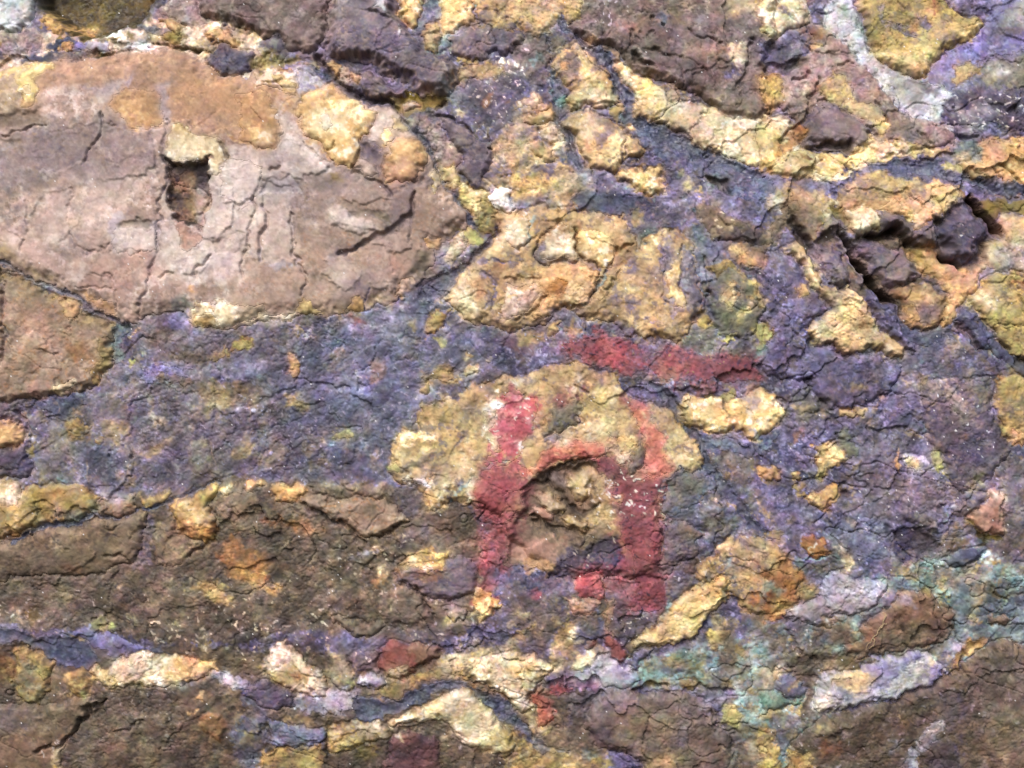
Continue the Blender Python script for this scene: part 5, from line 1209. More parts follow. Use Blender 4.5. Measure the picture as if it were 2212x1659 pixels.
p("ochreorange", "2110 410 2260 390 2260 480 2120 490", rag=6, soft=5)
p("bluegrey", "2110 520 2260 500 2260 600 2140 620", rag=8, soft=6)
p("purplebrown", "2080 620 2260 600 2260 800 1960 860 1960 720", rag=10, soft=8)
p("yellow", "390 560 560 520 640 560 705 635 560 730 480 810 410 790 450 720 400 640", rag=5, soft=2.5, h=9, own="pebble", lab="pale yellow angular pebble in the blue grey ground, right of the big yellow stone", cat="pebble", groove=4)
p("greygreen", "560 430 640 410 780 500 760 590 700 610 640 540", rag=6, soft=4, h=4)
p("ochre", "620 225 690 195 760 235 830 250 800 305 630 285", rag=5, soft=3, h=6, own="pebble", lab="long pale yellow pebble under the dark purple rock's foot", cat="pebble", groove=3)
p("lilacwhite", "1150 650 1220 620 1300 610 1380 640 1445 700 1380 750 1280 795 1190 745", rag=4, soft=2.5, h=7, own="pebble", lab="bluish white pebble with a pale yellow centre", cat="pebble", groove=4)
p("yellow", "1200 640 1310 655 1300 740 1220 735", rag=5, soft=4)
p("blueslate", "1190 400 1230 330 1270 300 1355 380 1340 410 1230 415", rag=4, soft=3, h=6, own="pebble", lab="triangular grey blue pebble above the bluish white one", cat="pebble", groove=3)
p("golddull", "1190 420 1350 425 1330 465 1220 465", rag=5, soft=4, op=.8)
p("tandrop", "1060 760 1080 640 1110 570 1145 690 1145 820 1095 835", rag=4, soft=3, h=6, own="pebble", lab="upright tan splinter left of the bluish white pebble", cat="pebble", groove=3)
p("yellowgreen", "1430 610 1500 590 1525 660 1510 715 1460 710", rag=4, soft=3, h=4)
p("ochreorange", "-60 720 10 720 110 760 105 840 30 850 -60 790", rag=4, soft=2.5, h=8, own="pebble", lab="bright orange pebble left of a small square one, right of the arch", cat="pebble", groove=4)
p("ochreorange", "200 785 290 780 300 840 260 870 225 840", rag=4, soft=2.5, h=6, own="pebble", lab="small square orange pebble above the long golden one", cat="pebble", groove=3)
p("gold", "320 990 400 900 460 910 560 890 650 880 640 980 560 1065 430 1085 340 1010", rag=5, soft=2.5, h=9, own="pebble", lab="long golden pebble by a dark hole in the blue grey ground", cat="pebble", groove=4)
p("golddull", "190 900 320 900 320 990 220 950", rag=6, soft=4, h=4)
p("brownblack", "0 840 200 860 340 880 450 905 330 910 180 890", rag=5, soft=5, op=.6, h=-7)
ln("golddull", "800 640 760 760 690 830 660 940", 6, rag=3, op=.9, h=2)
ln("golddull", "770 770 740 900 720 970", 4, rag=3, op=.8)
p("purpleblack", "640 945 700 930 700 990 650 1000", rag=3, soft=3, h=-9, hr=4)
crack("690 850 580 1000 480 1120 390 1200", 5, 7, "purpledark", .7)
crack("850 360 960 390 1180 380", 4, 8, "brownblack", .7)
ln("tanbrown", "1010 110 930 190 900 270 870 330", 6, rag=3, op=.8, h=2)
p("golddull", "130 1160 220 1130 270 1200 200 1220", rag=6, soft=5, op=.7)
p("golddull", "680 1180 740 1150 790 1230 740 1250", rag=7, soft=6, op=.6)
p("rust", "210 380 290 330 300 440 230 460", rag=8, soft=7, op=.6)
p("greygreen", "180 100 360 60 500 150 480 280 260 300 170 240", rag=9, soft=7, op=.8)
p("yellow", "200 180 320 190 480 240 480 270 360 240 220 220", rag=7, soft=5, op=.6)
p("purpledark", "1100 1270 1340 1250 1550 1350 1530 1480 1310 1500 1190 1570 1060 1490", rag=7, soft=5, h=-10, hr=14)
p("purpleblack", "1120 1290 1340 1270 1480 1360 1300 1440 1120 1400", rag=10, soft=9, op=.6)
flecks("1080 1260 1560 1300 1540 1560 1200 1600", "efe9f2", 8, .08, 93)
p("tanbrown", "1560 1220 1700 1160 1720 1190 1600 1260 1540 1390 1500 1400", rag=6, soft=5, h=3)
p("purplebrown", "1560 1260 1720 1220 1760 1290 1580 1330", rag=6, soft=5, h=5)
p("brownmid", "1500 1400 1620 1330 1780 1320 1740 1420 1600 1480", rag=8, soft=6)
p("mauve", "1590 1080 1700 980 1920 940 1830 1060 1720 1150 1640 1120", rag=5, soft=4, h=9, own="stone", lab="dark mauve patch painted for the shade behind the pink tan stone, right side", cat="rock")  # shade beside the pink tan stone, built as a mauve piece
p("yellowgreen", "1720 860 1850 830 1900 820 1900 880 1760 950", rag=8, soft=7, op=.5)
p("purplebrown", "1950 900 2260 850 2260 1600 2000 1560 1900 1430 2090 1280 2060 1050", rag=10, soft=7)
p("olivedark", "1720 1170 1800 1290 1900 1345 2080 1290 2080 1320 1900 1390 1780 1330", rag=3, soft=3, h=-12, hr=7)
p("pinkstone", "1725 1150 1830 1060 1900 1010 1940 905 2030 950 2045 1150 2080 1275 1960 1310 1850 1325 1770 1240", rag=3, soft=2, h=17, hr=10, own="stone", lab="pink tan angular stone standing out near the right edge, lower half", cat="stone", groove=7, rough=.6)
p("cream", "1920 920 2030 960 2045 1150 2075 1270 2040 1200 2000 1100 1960 1000", rag=5, soft=5, op=.6)
ln("golddull", "1730 1180 1800 1290 1920 1330", 5, rag=2, op=.8)
p("bluegrey", "1550 1520 1650 1440 1830 1405 1900 1450 1860 1550 1740 1600 1610 1570", rag=4, soft=2.5, h=11, own="stone", lab="blue grey oval stone below the pink tan angular stone", cat="stone", groove=6, rough=.6)
p("golddull", "1700 1520 1780 1500 1800 1540 1720 1550", rag=6, soft=5, op=.6)
p("golddull", "-30 1270 150 1260 160 1310 0 1330", rag=7, soft=5, op=.9)
p("rust", "300 1320 400 1300 530 1390 545 1480 430 1505 310 1430", rag=5, soft=3, h=8, own="pebble", lab="red brown stone crossed by a pale crack, lower right", cat="stone", groove=4)
ln("cream", "430 1380 400 1440 370 1490", 3, rag=1.5, op=.8)
ln("aqua", "250 1500 440 1510 580 1500", 5, rag=4, op=.6)
p("bluegreen", "520 1340 700 1370 770 1630 650 1500", rag=9, soft=7, op=.8)
p("cream", "590 1450 660 1430 745 1590 640 1650", rag=6, soft=4, op=.8, h=5)
p("brownmid", "380 1580 520 1560 640 1640 420 1659", rag=8, soft=7, op=.7)
p("orange", "60 1480 200 1490 290 1680 200 1800 80 1700", rag=8, soft=7, op=.7)
p("yellow", "0 1470 100 1490 90 1640 0 1620", rag=9, soft=8, op=.6)
p("bluegreen", "280 1500 360 1600 320 1659 260 1560", rag=8, soft=7, op=.8)
# ------------------------------------------------------------------ bottom left rocks
T(0, 2)
p("ochreorange", "-40 320 120 320 200 380 222 450 200 530 100 545 -40 530", rag=3, soft=2.5, h=16, hr=16, own="pebble", lab="smooth round orange pebble at the left edge", cat="pebble", groove=7, rough=.4)
p("purpledark", "-40 560 230 560 250 700 240 800 100 815 -40 815", rag=5, soft=3, h=10, own="stone", lab="dark purple stone under the round orange pebble", cat="rock", groove=5)
p("mauve", "-40 190 120 180 230 330 120 320 -40 310", rag=5, soft=4, h=5)
crack("130 240 220 340 250 470 270 600", 4, 9, "purpledark", .7)
ln("tanbrown", "180 260 230 340 260 480", 6, rag=3, op=.7)
p("olive", "250 580 310 530 330 680 260 690", rag=5, soft=4, op=.8)
p("greygreen", "290 740 480 690 620 760 640 860 480 830 330 790", rag=8, soft=6, op=.8)
p("golddull", "560 350 660 320 770 380 720 460 600 470", rag=7, soft=5, op=.9, h=6)
p("tandrop", "640 240 720 240 720 290 660 290", rag=5, soft=4, op=.7)
p("ochreorange", "800 480 850 455 890 490 860 525 810 515", rag=3, soft=2, h=4, own="pebble", lab="tiny orange pebble in the purple band")
p("golddull", "860 340 1090 350 1100 420 960 500 840 440", rag=9, soft=7, op=.7)
p("tan", "1280 290 1400 260 1440 320 1390 410 1310 360", rag=5, soft=4, op=.8, h=5)
p("golddull", "1200 600 1330 520 1470 470 1470 490 1350 580 1230 620", rag=5, soft=4, op=.8)
p("golddull", "2000 560 2160 490 2212 560 2212 640 2060 640", rag=8, soft=6, op=.7)
p("greyolive", "880 110 1000 40 1060 120 980 210", rag=8, soft=7, op=.8)
ln("tanbrown", "780 330 760 430 740 560 760 700 750 900", 4, rag=2, op=.6)
ln("tanbrown", "1110 60 1080 240 1120 500 1110 800", 4, rag=2, op=.5)
ln("tanbrown", "1740 40 1700 200 1680 400", 4, rag=2, op=.6)
ln("tanbrown", "1850 500 1880 700", 4, rag=2, op=.6)
ln("lilac", "1980 300 2060 250 2160 240", 5, rag=4, op=.8)
p("greyolive", "1630 500 1760 460 1850 510 1830 740 1700 820 1600 700", rag=8, soft=6, op=.8, h=4)
p("golddull", "1720 40 1980 20 1980 200 1800 250 1720 200", rag=10, soft=8, op=.7)
p("goldd"+"ull", "-40 835 150 850 170 960 220 870 290 870 480 860 700 900 860 980 860 1080 700 1140 500 1200 400 1240 250 1230 120 1330 -40 1370", rag=5, soft=3, h=14, own="boulder", lab="olive gold rock at the left edge below the purple band", cat="rock", groove=5)
p("olive", "280 860 450 870 660 1000 560 1150 350 1180 240 1080", rag=10, soft=9, op=.6)
p("creampink", "-40 865 150 850 155 1040 60 1060 -40 1020", rag=5, soft=3.5, h=6, own="pale_patch")
p("rust", "420 930 520 890 520 950 440 970", rag=7, soft=6, op=.7)
p("gold", "460 1100 530 1060 530 1150 480 1210", rag=6, soft=5, op=.9)
p("bluegreen", "460 1040 560 1080 850 1080 850 1120 560 1160 480 1150", rag=9, soft=7, op=.6)
p("yellow", "120 1100 200 1060 230 1150 160 1230 80 1250", rag=10, soft=9, op=.6)
p("brown", "-40 1410 150 1370 400 1270 700 1210 900 1170 1250 1140 1230 1250 1210 1400 1130 1550 800 1640 -40 1720", rag=5, soft=3, h=14, hr=18, own="boulder", lab="olive brown smooth boulder under the thin blue vein, lower left", cat="rock", groove=5, tilt=(0, -.06), rough=.6)
p("brownmid", "600 1490 1000 1480 1100 1560 800 1640 500 1640", rag=12, soft=12, op=.7)
p("browndark", "0 1480 400 1500 700 1600 600 1690 0 1720", rag=12, soft=14, op=.6)
p("orange", "480 1610 600 1580 690 1610 600 1640", rag=5, soft=5, op=.6)
crack("880 1180 920 1250 960 1280 1030 1230", 3, 5, "brownblack", .6)
p("purpleblack", "900 1320 1000 1300 1010 1340 930 1350", rag=5, soft=4, op=.7, h=-5)
p("tanbrown", "860 1000 1010 985 1160 990 1150 1120 1000 1140 890 1150 850 1080", rag=4, soft=3, h=10, own="stone", lab="flat tan stone bedded on the thin blue vein, lower left", cat="stone", groove=4)
p("lilac", "820 930 1000 930 1160 960 1150 990 900 1000", rag=6, soft=5, op=.6)
p("golddull", "1200 1000 1320 960 1500 920 1440 1040 1260 1110", rag=6, soft=4, h=8)
ln("bluegrey", "90 1390 250 1280 420 1235 650 1190 850 1125 950 1165 1130 1135 1260 1120 1450 1030 1650 930 1760 870 1900 800", [9, 11, 14, 14, 12, 6, 6, 8, 14, 14, 12, 10], rag=3, h=-6, own="mineral_vein", lab="thin blue vein bending over the brown boulders, lower left")
ln("bluegreen", "300 1250 500 1190 700 1130", 9, rag=4, op=.6)
p("mauve", "1240 1150 1330 1180 1310 1400 1260 1540 1180 1600 1230 1300", rag=7, soft=6, h=-5)
flecks("1200 1300 1340 1200 1300 1600 1150 1600", "b8aab0", 9, .3, 94, .7)
p("gold", "1450 1070 1530 1020 1640 950 1900 820 1890 900 1810 1040 1900 1150 1860 1250 1790 1350 1730 1405 1620 1340 1450 1170", rag=5, soft=3, h=17, own="stone", lab="golden brown stone with a bright yellow centre, lower left", cat="stone", groove=5)
p("ochrebright", "1620 1010 1720 1000 1780 1060 1740 1180 1620 1190 1560 1120", rag=9, soft=8, op=.7)
p("orange", "1460 1180 1620 1230 1780 1200 1860 1240 1740 1400 1620 1340", rag=9, soft=8, op=.6)
p("tanbrown", "1800 1060 1900 1150 1860 1230 1780 1180", rag=7, soft=6, op=.7)
p("brown", "1340 1250 1460 1200 1620 1360 1740 1430 1640 1500 1480 1560 1300 1560", rag=7, soft=5, h=8)
p("ochrebright", "1900 900 2000 800 2030 870 1970 960 1920 950", rag=6, soft=4, op=.9, h=5)
p("brown", "1800 1000 2000 930 2240 960 2240 1300 2000 1290 1900 1210", rag=7, soft=5, h=7)
p("greyolive", "1830 960 2000 960 2020 1080 1900 1080", rag=10, soft=9, op=.6)
p("ochreorange", "2100 870 2200 800 2260 850 2212 960 2130 960", rag=6, soft=4, op=.9, h=5)
p("orange", "1910 1330 2000 1300 2150 1400 2260 1500 2260 1700 1980 1700 1930 1560", rag=10, soft=7, op=.75)
crack("1860 1230 1810 1350 1740 1430 1640 1500", 4, 8, "brownblack", .7)
crack("870 1500 1100 1480 1130 1560", 4, 7, "brownblack", .5)
T(1, 2)
p("yellowgreen", "590 410 700 370 780 400 890 430 840 465 740 450 640 440", rag=7, soft=4, h=3)
p("yellowgreen", "530 470 580 460 580 500 530 500", rag=4, soft=4, op=.6)
p("golddull", "240 130 400 90 450 200 400 220 280 190", rag=8, soft=6, op=.9)
p("golddull", "1370 80 1400 20 1470 0 1470 70 1410 120", rag=4, soft=3, h=5, own="pebble", groove=3)
p("tanbrown", "960 600 1010 560 1020 640 980 680", rag=5, soft=4, op=.6)
p("brown", "350 560 400 500 480 540 420 600", rag=6, soft=5, op=.7, h=3)
p("brown", "50 600 160 490 230 590 170 700 60 720", rag=8, soft=7, op=.7)
p("golddull", "480 640 600 640 580 720 500 720", rag=8, soft=7, op=.6)
p("gold", "120 860 220 840 300 870 430 840 400 930 330 1010 200 1000 110 930", rag=6, soft=3, h=9, own="stone", lab="glittering gold stone at the top of the dark brown rock, lower left", cat="stone", groove=3)
p("orange", "130 930 300 930 330 1000 200 1000", rag=7, soft=6, op=.7)
p("brown", "440 850 700 830 1100 860 1160 960 1060 1020 800 960 500 960", rag=8, soft=6, h=5)
p("brownmid", "100 1000 330 1010 480 1100 600 1230 560 1300 400 1320 180 1260 60 1150", rag=8, soft=6)
p("rust", "60 1220 200 1180 330 1190 560 1260 420 1310 200 1270", rag=9, soft=7, op=.7)
p("tanbrown", "380 1040 440 960 560 970 700 1000 860 1000 1000 990 1110 1010 1200 1070 1290 1170 1190 1280 1090 1340 920 1340 800 1240 600 1110", rag=5, soft=3, h=16, hr=16, own="stone", lab="pale grey tan wedge shaped slab in the brown rock, lower left of centre", cat="rock", groove=5, rough=.6)
p("brown", "900 1080 1060 1060 1100 1160 940 1240", rag=10, soft=10, op=.6)
p("cream", "1100 1150 1200 1100 1240 1160 1160 1200", rag=8, soft=7, op=.6)
crack("350 1040 480 1080 620 1140 780 1250 870 1350 960 1400", 4.5, 11, "brownblack", .8)
crack("1290 1180 1180 1290 1060 1350", 3.5, 8, "brownblack", .6)
p("browndark", "1190 1380 1320 1240 1500 1180 1850 1160 1920 1300 1880 1440 1660 1480 1380 1460 1240 1560", rag=8, soft=6)
p("mauve", "1250 1340 1480 1220 1500 1280 1360 1390 1250 1440", rag=8, soft=7, op=.6, h=4)
flecks("700 1350 1300 1300 1400 1400 1000 1600 600 1600", "cbbba8", 12, .25, 96)
p("brownwarm", "1600 1360 1800 1320 1860 1400 1740 1460 1640 1460", rag=8, soft=7, op=.6)
p("mauve", "1190 1610 1350 1590 1600 1540 1720 1480 1860 1470 1930 1580 1900 1700 1860 1840 1700 1900 1500 1880 1260 1760", rag=7, soft=5, h=14, own="boulder", lab="dull mauve brown boulder below a bright yellow streak, lower centre", cat="rock", groove=4)
p("rust", "1230 1650 1400 1640 1640 1620 1640 1680 1400 1720 1260 1690", rag=9, soft=8, op=.6)
p("gold", "1250 1590 1330 1500 1440 1430 1600 1460 1670 1500 1560 1600 1420 1620", rag=5, soft=3, h=8, own="yellow_streak", lab="bright yellow leaf shaped streak on the mauve brown boulder")
p("ochrebright", "1310 1560 1400 1480 1440 1540 1520 1580 1380 1600", rag=6, soft=5, op=.9)
p("cream", "1030 1610 1080 1600 1100 1640 1050 1660", rag=4, soft=3)
ln("lilac", "700 1580 860 1510 1000 1470", 4, rag=4, op=.6)
# ------------------------------------------------------------------ bottom row
T(0, 3)
p("gold", "1620 110 1740 30 1900 60 2000 200 1980 265 1870 240 1720 160", rag=7, soft=5, op=.75)
p("rust", "2060 20 2240 -30 2330 40 2240 130 2160 90", rag=6, soft=5, op=.9)
p("browndark", "-40 -120 400 -100 800 0 900 200 800 420 400 400 0 300", rag=12, soft=12, op=.6)
p("olive", "160 340 230 290 290 400 240 430", rag=6, soft=5, op=.7)
p("yellowgreen", "760 460 850 380 940 420 900 470", rag=6, soft=4, op=.8)
flecks("900 380 2212 250 2212 900 1900 800 1300 600", "d0bea8", 13, .3, 97)
clast("900 380 2212 300 2300 900 1850 800 1300 600", "creamdull", 26, .25, 98, .8, 3)
flecks("0 150 300 130 300 400 0 400", "c8bcae", 11, .2, 99)
p("bluegrey", "-40 470 140 480 300 520 480 530 620 610 780 650 800 770 700 810 480 780 350 720 200 630 -40 600", rag=7, soft=4, h=-4, own="slate_band", lab="blue grey slate band crossing the lower left corner")
p("blueslate", "0 560 200 580 240 640 0 610", rag=8, soft=7, op=.6)
p("purplebrown", "200 500 300 520 340 600 240 560", rag=8, soft=7, op=.6)
p("violet", "560 530 700 480 900 490 1050 560 1200 590 1290 690 1100 690 920 690 850 630 700 605", rag=5, soft=3, own="violet_lens", h=3, lab="deep violet lens in the blue grey slate band")
p("purpleblack", "560 530 700 500 800 560 860 640 1000 680 1280 680 1200 600 1080 600 940 560 760 610", rag=10, soft=9, op=.65)
ln("bluegrey", "1240 640 1360 720 1530 760", [16, 12, 5], rag=4)
p("ochre", "600 600 700 600 710 640 650 640", rag=4, soft=3, op=.9)
p("golddull", "50 720 150 630 250 690 430 770 390 870 370 1000 310 1130 250 1190 150 1130 50 1050 25 900 70 800", rag=5, soft=3, h=15, own="stone", lab="olive gold rounded stone at the lower left below the slate band", cat="stone", groove=5)
p("greygreen", "90 800 260 790 280 1000 180 1040 60 960", rag=10, soft=9, op=.7)
p("gold", "80 690 160 640 300 720 270 780 120 770", rag=8, soft=7, op=.7)
p("rust", "-40 740 40 740 30 900 -40 900", rag=6, soft=5, op=.7)
p("brownmid", "400 800 520 820 560 920 520 1130 360 1140 330 1080 390 960", rag=8, soft=6)
p("gold", "520 930 600 860 700 850 770 1000 710 1130 560 1110", rag=7, soft=5, op=.75, h=8)
p("cream", "700 830 810 800 870 850 940 780 960 710 1080 690 1200 690 1500 760 1700 780 1850 805 1750 930 1600 955 1400 995 1150 975 1000 1010 880 1040 790 930", rag=5, soft=3, h=12, own="pale_band", lab="cream and ochre ledge below the violet lens, lower left", cat="rock", groove=4)
p("creampink", "930 780 1000 720 1180 720 1180 960 1000 960 900 900", rag=10, soft=9, op=.8)
p("yellow", "715 840 820 800 880 870 1010 920 900 1010 800 940", rag=7, soft=5, op=.9)
p("ochreorange", "1420 790 1560 760 1840 810 1750 925 1550 935 1420 910", rag=8, soft=6, op=.85)
p("tandrop", "1540 740 1700 780 1680 830 1560 800", rag=6, soft=5, op=.8)
p("lilac", "1500 950 1620 930 1700 960 1560 1000", rag=6, soft=5, op=.6)
p("brownblack", "1180 920 1240 910 1230 940 1190 945", rag=3, soft=3, op=.7)
crack("1190 720 1180 820", 3, 5, "brownmid", .6)
p("lilac", "1750 880 1880 830 2000 880 2240 960 2240 1110 2050 1010 1900 960", rag=6, soft=4)
p("bluegrey", "2000 1000 2240 1060 2240 1250 2080 1160", rag=9, soft=7, op=.8)
p("brownmid", "-40 1120 150 1140 300 1190 560 1130 850 1150 700 1250 580 1380 500 1490 440 1700 -40 1700", rag=6, soft=4, h=12, own="boulder", lab="dark brown boulder with a pale lipped crack, bottom left corner", cat="rock", groove=4, tilt=(0, -.07), rough=.6)
p("purplebrown", "0 1180 180 1200 230 1350 0 1440", rag=12, soft=12, op=.5)
p("brownwarm", "0 1480 240 1450 420 1600 200 1700 0 1700", rag=12, soft=12, op=.5)
crack("860 1150 770 1220 680 1270 580 1390 500 1470 420 1530 300 1570 230 1620", 5, 13, "brownblack", .85)
p("tanbrown", "470 1430 510 1390 590 1370 550 1430 490 1460", rag=4, soft=3, op=.8, h=5)
p("creamdull", "350 1610 420 1560 510 1510 460 1610 420 1680", rag=4, soft=3, op=.8, h=5)
flecks("250 1540 500 1440 440 1520 280 1620", "c8beb8", 9, .4, 101)
p("rust", "1690 1270 1800 1210 1880 1260 1940 1400 1860 1500 1720 1440", rag=7, soft=5, op=.6, h=7)
p("brown", "1080 1410 1200 1360 1340 1400 1260 1700 1080 1700", rag=9, soft=8, op=.7)
p("brownwarm", "840 1430 1000 1400 980 1560 840 1659", rag=10, soft=9, op=.5)
crack("900 1420 1040 1370 1180 1340", 4, 7, "brownblack", .6)
p("creamdull", "1160 1060 1220 1030 1210 1110 1170 1140", rag=4, soft=2.5, h=4)
p("ochreorange", "1650 1090 1690 1060 1740 1060 1730 1110 1670 1120", rag=4, soft=2.5, op=.9, h=3)
p("ochreorange", "1590 1225 1690 1200 1640 1245 1590 1250", rag=4, soft=2.5, op=.9, h=3)
p("yellowgreen", "640 1090 700 1060 760 1110 680 1130", rag=6, soft=5, op=.7)
flecks("850 1050 1700 1000 1700 1400 1200 1500 900 1300", "a89c94", 9, .15, 102, .7)
p("blueslate", "1960 1420 2080 1300 2240 1260 2240 1700 2000 1640", rag=12, soft=10, op=.7)
p("ochreolive", "2060 1420 2160 1390 2160 1550 2060 1520", rag=10, soft=8, op=.7)
p("purpleblack", "1930 1260 2000 1260 1990 1380 1930 1380", rag=7, soft=6, op=.6)
T(1, 3)
p("brownmid", "620 440 690 390 860 380 1050 410 1085 450 1000 560 850 570 700 480", rag=6, soft=4, h=10, own="stone", lab="smooth brown wedge in the dark speckled rock above the red stone", cat="rock", groove=4)
p("browndark", "1080 100 1350 120 1500 360 1300 420 1100 420 1060 250", rag=10, soft=8, op=.7, h=6)
crack("1370 130 1440 240 1510 380", 4, 8, "brownblack", .7)
p("purpledark", "560 600 640 560 840 590 860 720 760 740 640 680", rag=9, soft=8, op=.7)
p("purpledark", "1280 480 1700 440 1720 560 1500 590 1200 580", rag=12, soft=10, op=.6)
flecks("0 300 700 300 700 560 0 560", "cfc0ae", 12, .33, 103)
flecks("1100 420 2000 380 1900 700 1600 720", "b8aea8", 11, .25, 104)
p("tanbrown", "1150 160 1220 90 1225 170 1170 220", rag=3, soft=3, op=.8)
p("cream", "1140 230 1170 225 1170 300 1145 295", rag=2, soft=2, op=.8)
p("gold", "-160 -30 120 -20 60 120 210 110 190 170 0 160", rag=6, soft=5, op=.8)
p("rust", "-40 0 120 0 120 80 0 90", rag=7, soft=6, op=.7)
p("tandrop", "980 80 1060 10 1150 0 1120 80", rag=5, soft=4, op=.8)
p("lilac", "1190 80 1220 80 1225 130 1200 130", rag=4, soft=3, op=.7)
p("ochrebright", "1890 110 1960 100 2050 150 2120 190 2135 270 2060 350 1960 360 1920 310 1890 220", rag=4, soft=2, h=17, hr=10, own="pebble", lab="bright yellow pebble with an orange rust corner below the arch", cat="pebble", groove=6)
p("orange", "1890 110 1960 100 2050 150 1990 180 1940 230 1900 300 1890 220", rag=5, soft=4, op=.85)
ln("rust", "2040 160 2050 230 2080 320", 4, rag=2, op=.7, h=-3)
p("mauvepink", "1620 320 1700 280 1830 310 1820 380 1760 415 1640 390", rag=4, soft=2.5, h=11, hr=8, own="pebble", lab="small lilac brown pebble with a yellow underside left of the yellow pebble", cat="pebble", groove=5)
p("yellow", "1540 405 1600 370 1720 380 1740 405 1640 410", rag=3, soft=2.5)
p("rust", "1610 330 1680 300 1680 350 1620 370", rag=5, soft=4, op=.7)
p("yellow", "1840 360 1900 310 1920 340 1860 370", rag=4, soft=3, op=.9)
p("creamdull", "1700 520 1770 520 1760 610 1720 600", rag=6, soft=4, op=.8, h=4)
p("lilac", "1800 560 1880 560 1870 620 1820 620", rag=6, soft=5, op=.7)
p("redbrown", "1030 850 1060 690 1150 610 1300 605 1450 610 1560 630 1600 750 1420 840 1350 900 1200 960 1080 880", rag=4, soft=2.5, h=17, hr=12, own="stone", lab="faceted brick red stone with a brown right half, bottom centre", cat="stone", groove=6, rough=.7)
p("brownwarm", "1310 640 1450 610 1560 640 1600 740 1440 830 1380 760 1300 700", rag=7, soft=6)
p("redbrown", "1290 750 1360 800 1420 790 1390 840 1320 810", rag=5, soft=4, op=.8)
p("creamdull", "1100 900 1180 840 1260 790 1330 840 1400 850 1300 920 1200 960", rag=5, soft=3.5, op=.95)
p("redbrown", "1190 940 1280 910 1340 890 1280 950", rag=5, soft=4, op=.8)
p("brownblack", "1265 870 1285 870 1280 900 1265 900", rag=2, soft=2)
p("redpurple", "1130 690 1200 660 1290 740 1250 770", rag=7, soft=6, op=.7)
p("lilac", "845 950 880 910 950 885 1050 890 1085 980 1020 1035 900 1010", rag=5, soft=3, h=11, hr=9, own="pebble", lab="rough pale lilac pebble left of the brick red stone", cat="pebble", groove=5)
p("mauve", "820 760 900 660 1030 680 1020 850 900 890 830 900", rag=8, soft=6, h=5)
flecks("860 640 1020 660 1000 800 860 740", "c8bab4", 11, .4, 105)
ln("brownblack", "800 740 825 860 835 1020", [5, 4, 4], rag=2, op=.8, h=-10)
p("creampink", "60 700 130 640 220 610 320 700 420 800 560 870 610 1000 560 1075 300 1065 180 985 70 920", rag=7, soft=4, h=11, own="stone", lab="pink tan crumbling stone with yellow and rust spots, bottom left of centre", cat="stone", groove=5)
p("golddull", "110 850 220 850 400 920 400 985 250 970 120 920", rag=8, soft=6, op=.8)
p("rust", "270 870 350 870 350 920 290 920", rag=6, soft=5, op=.8)
p("brownblack", "340 640 440 620 500 740 600 760 560 860 440 800", rag=10, soft=8, op=.7)
p("lilacwhite", "20 720 60 700 80 860 40 840", rag=4, soft=4, op=.6)
p("creamdull", "600 820 680 760 780 760 820 900 640 980", rag=9, soft=6, op=.7)
p("yellowgreen", "700 930 800 900 825 1010 720 1005", rag=6, soft=4, op=.7, h=4)
p("yellow", "560 620 600 620 640 690 750 730 680 740 600 690", rag=4, soft=3, op=.8)
p("golddull", "1070 1020 1250 980 1400 900 1560 840 1800 800 1700 900 1420 960 1250 1080 1060 1090 880 1060", rag=8, soft=5)
p("creamdull", "1600 760 1800 700 2050 640 2212 600 2250 680 2060 730 1880 850 1770 900 1640 880", rag=9, soft=6)
p("brownmid", "1640 640 1900 560 2000 620 1800 700 1660 720", rag=9, soft=8, op=.7)
p("lilac", "270 1100 420 1080 600 1080 760 1010 860 1030 840 1200 620 1240 300 1190", rag=8, soft=5)
p("purplebrown", "280 1110 480 1100 560 1180 400 1210 290 1170", rag=9, soft=8, op=.7)
p("brownmid", "60 1180 300 1200 600 1230 700 1260 560 1330 400 1310 100 1320 60 1260", rag=9, soft=6)
p("gold", "180 1250 400 1270 420 1310 220 1310", rag=7, soft=6, op=.5)
p("purpledark", "-120 940 0 955 130 1000 270 1080 285 1180 100 1200 -20 1170 -160 1060", rag=5, soft=3, h=7, own="stone", lab="small dark violet slab left of the lilac rubble, bottom left", cat="rock", groove=4)
p("blueslate", "40 1320 300 1330 560 1340 590 1380 560 1470 360 1540 160 1560 60 1480", rag=8, soft=5, h=6, own="slate_lens", lab="dark blue grey folded slate lens at the bottom, left of the cream boulder", cat="slate", groove=4)
for k in range(4):
    ln("purplelight", "%d %d %d %d %d %d" % (100, 1350 + 50 * k, 300, 1370 + 45 * k, 520, 1350 + 30 * k), 3, rag=3, op=.5, h=-3)
p("purpledark", "480 1480 570 1360 570 1520 500 1560", rag=6, soft=5, op=.8)
p("golddull", "0 1620 100 1560 300 1590 480 1540 560 1600 540 1700 0 1700", rag=8, soft=5)
VE = "800 1095 1000 1105 1200 1085 1400 1035 1600 970 1740 945 1850 960 1960 1010 2100 1110 2230 1240 2400 1400 2560 1500 2700 1570 2640 1610 2480 1560 2320 1470 2212 1350 2050 1240 1950 1140 1860 1030 1760 1015 1620 1040 1480 1100 1420 1160 1200 1225 1000 1285 820 1320 840 1240"
p("bluegrey", VE, rag=4, soft=2.5, h=-5, own="mineral_vein", lab="blue grey vein arching over the cream boulder at the bottom")
p("cream", "1560 1110 1650 1075 1740 1010 1790 1000 1860 1020 1920 1120 2060 1260 2220 1400 2240 1590 2150 1640 2000 1560 1780 1530 1680 1430 1660 1330 1500 1290 1280 1330 1160 1340 1120 1300 1300 1240 1440 1160", rag=4, soft=2.5, h=22, hr=20, own="boulder", lab="cream yellow peaked boulder at the bottom, under the arching blue vein", cat="rock", groove=5, rough=.8)
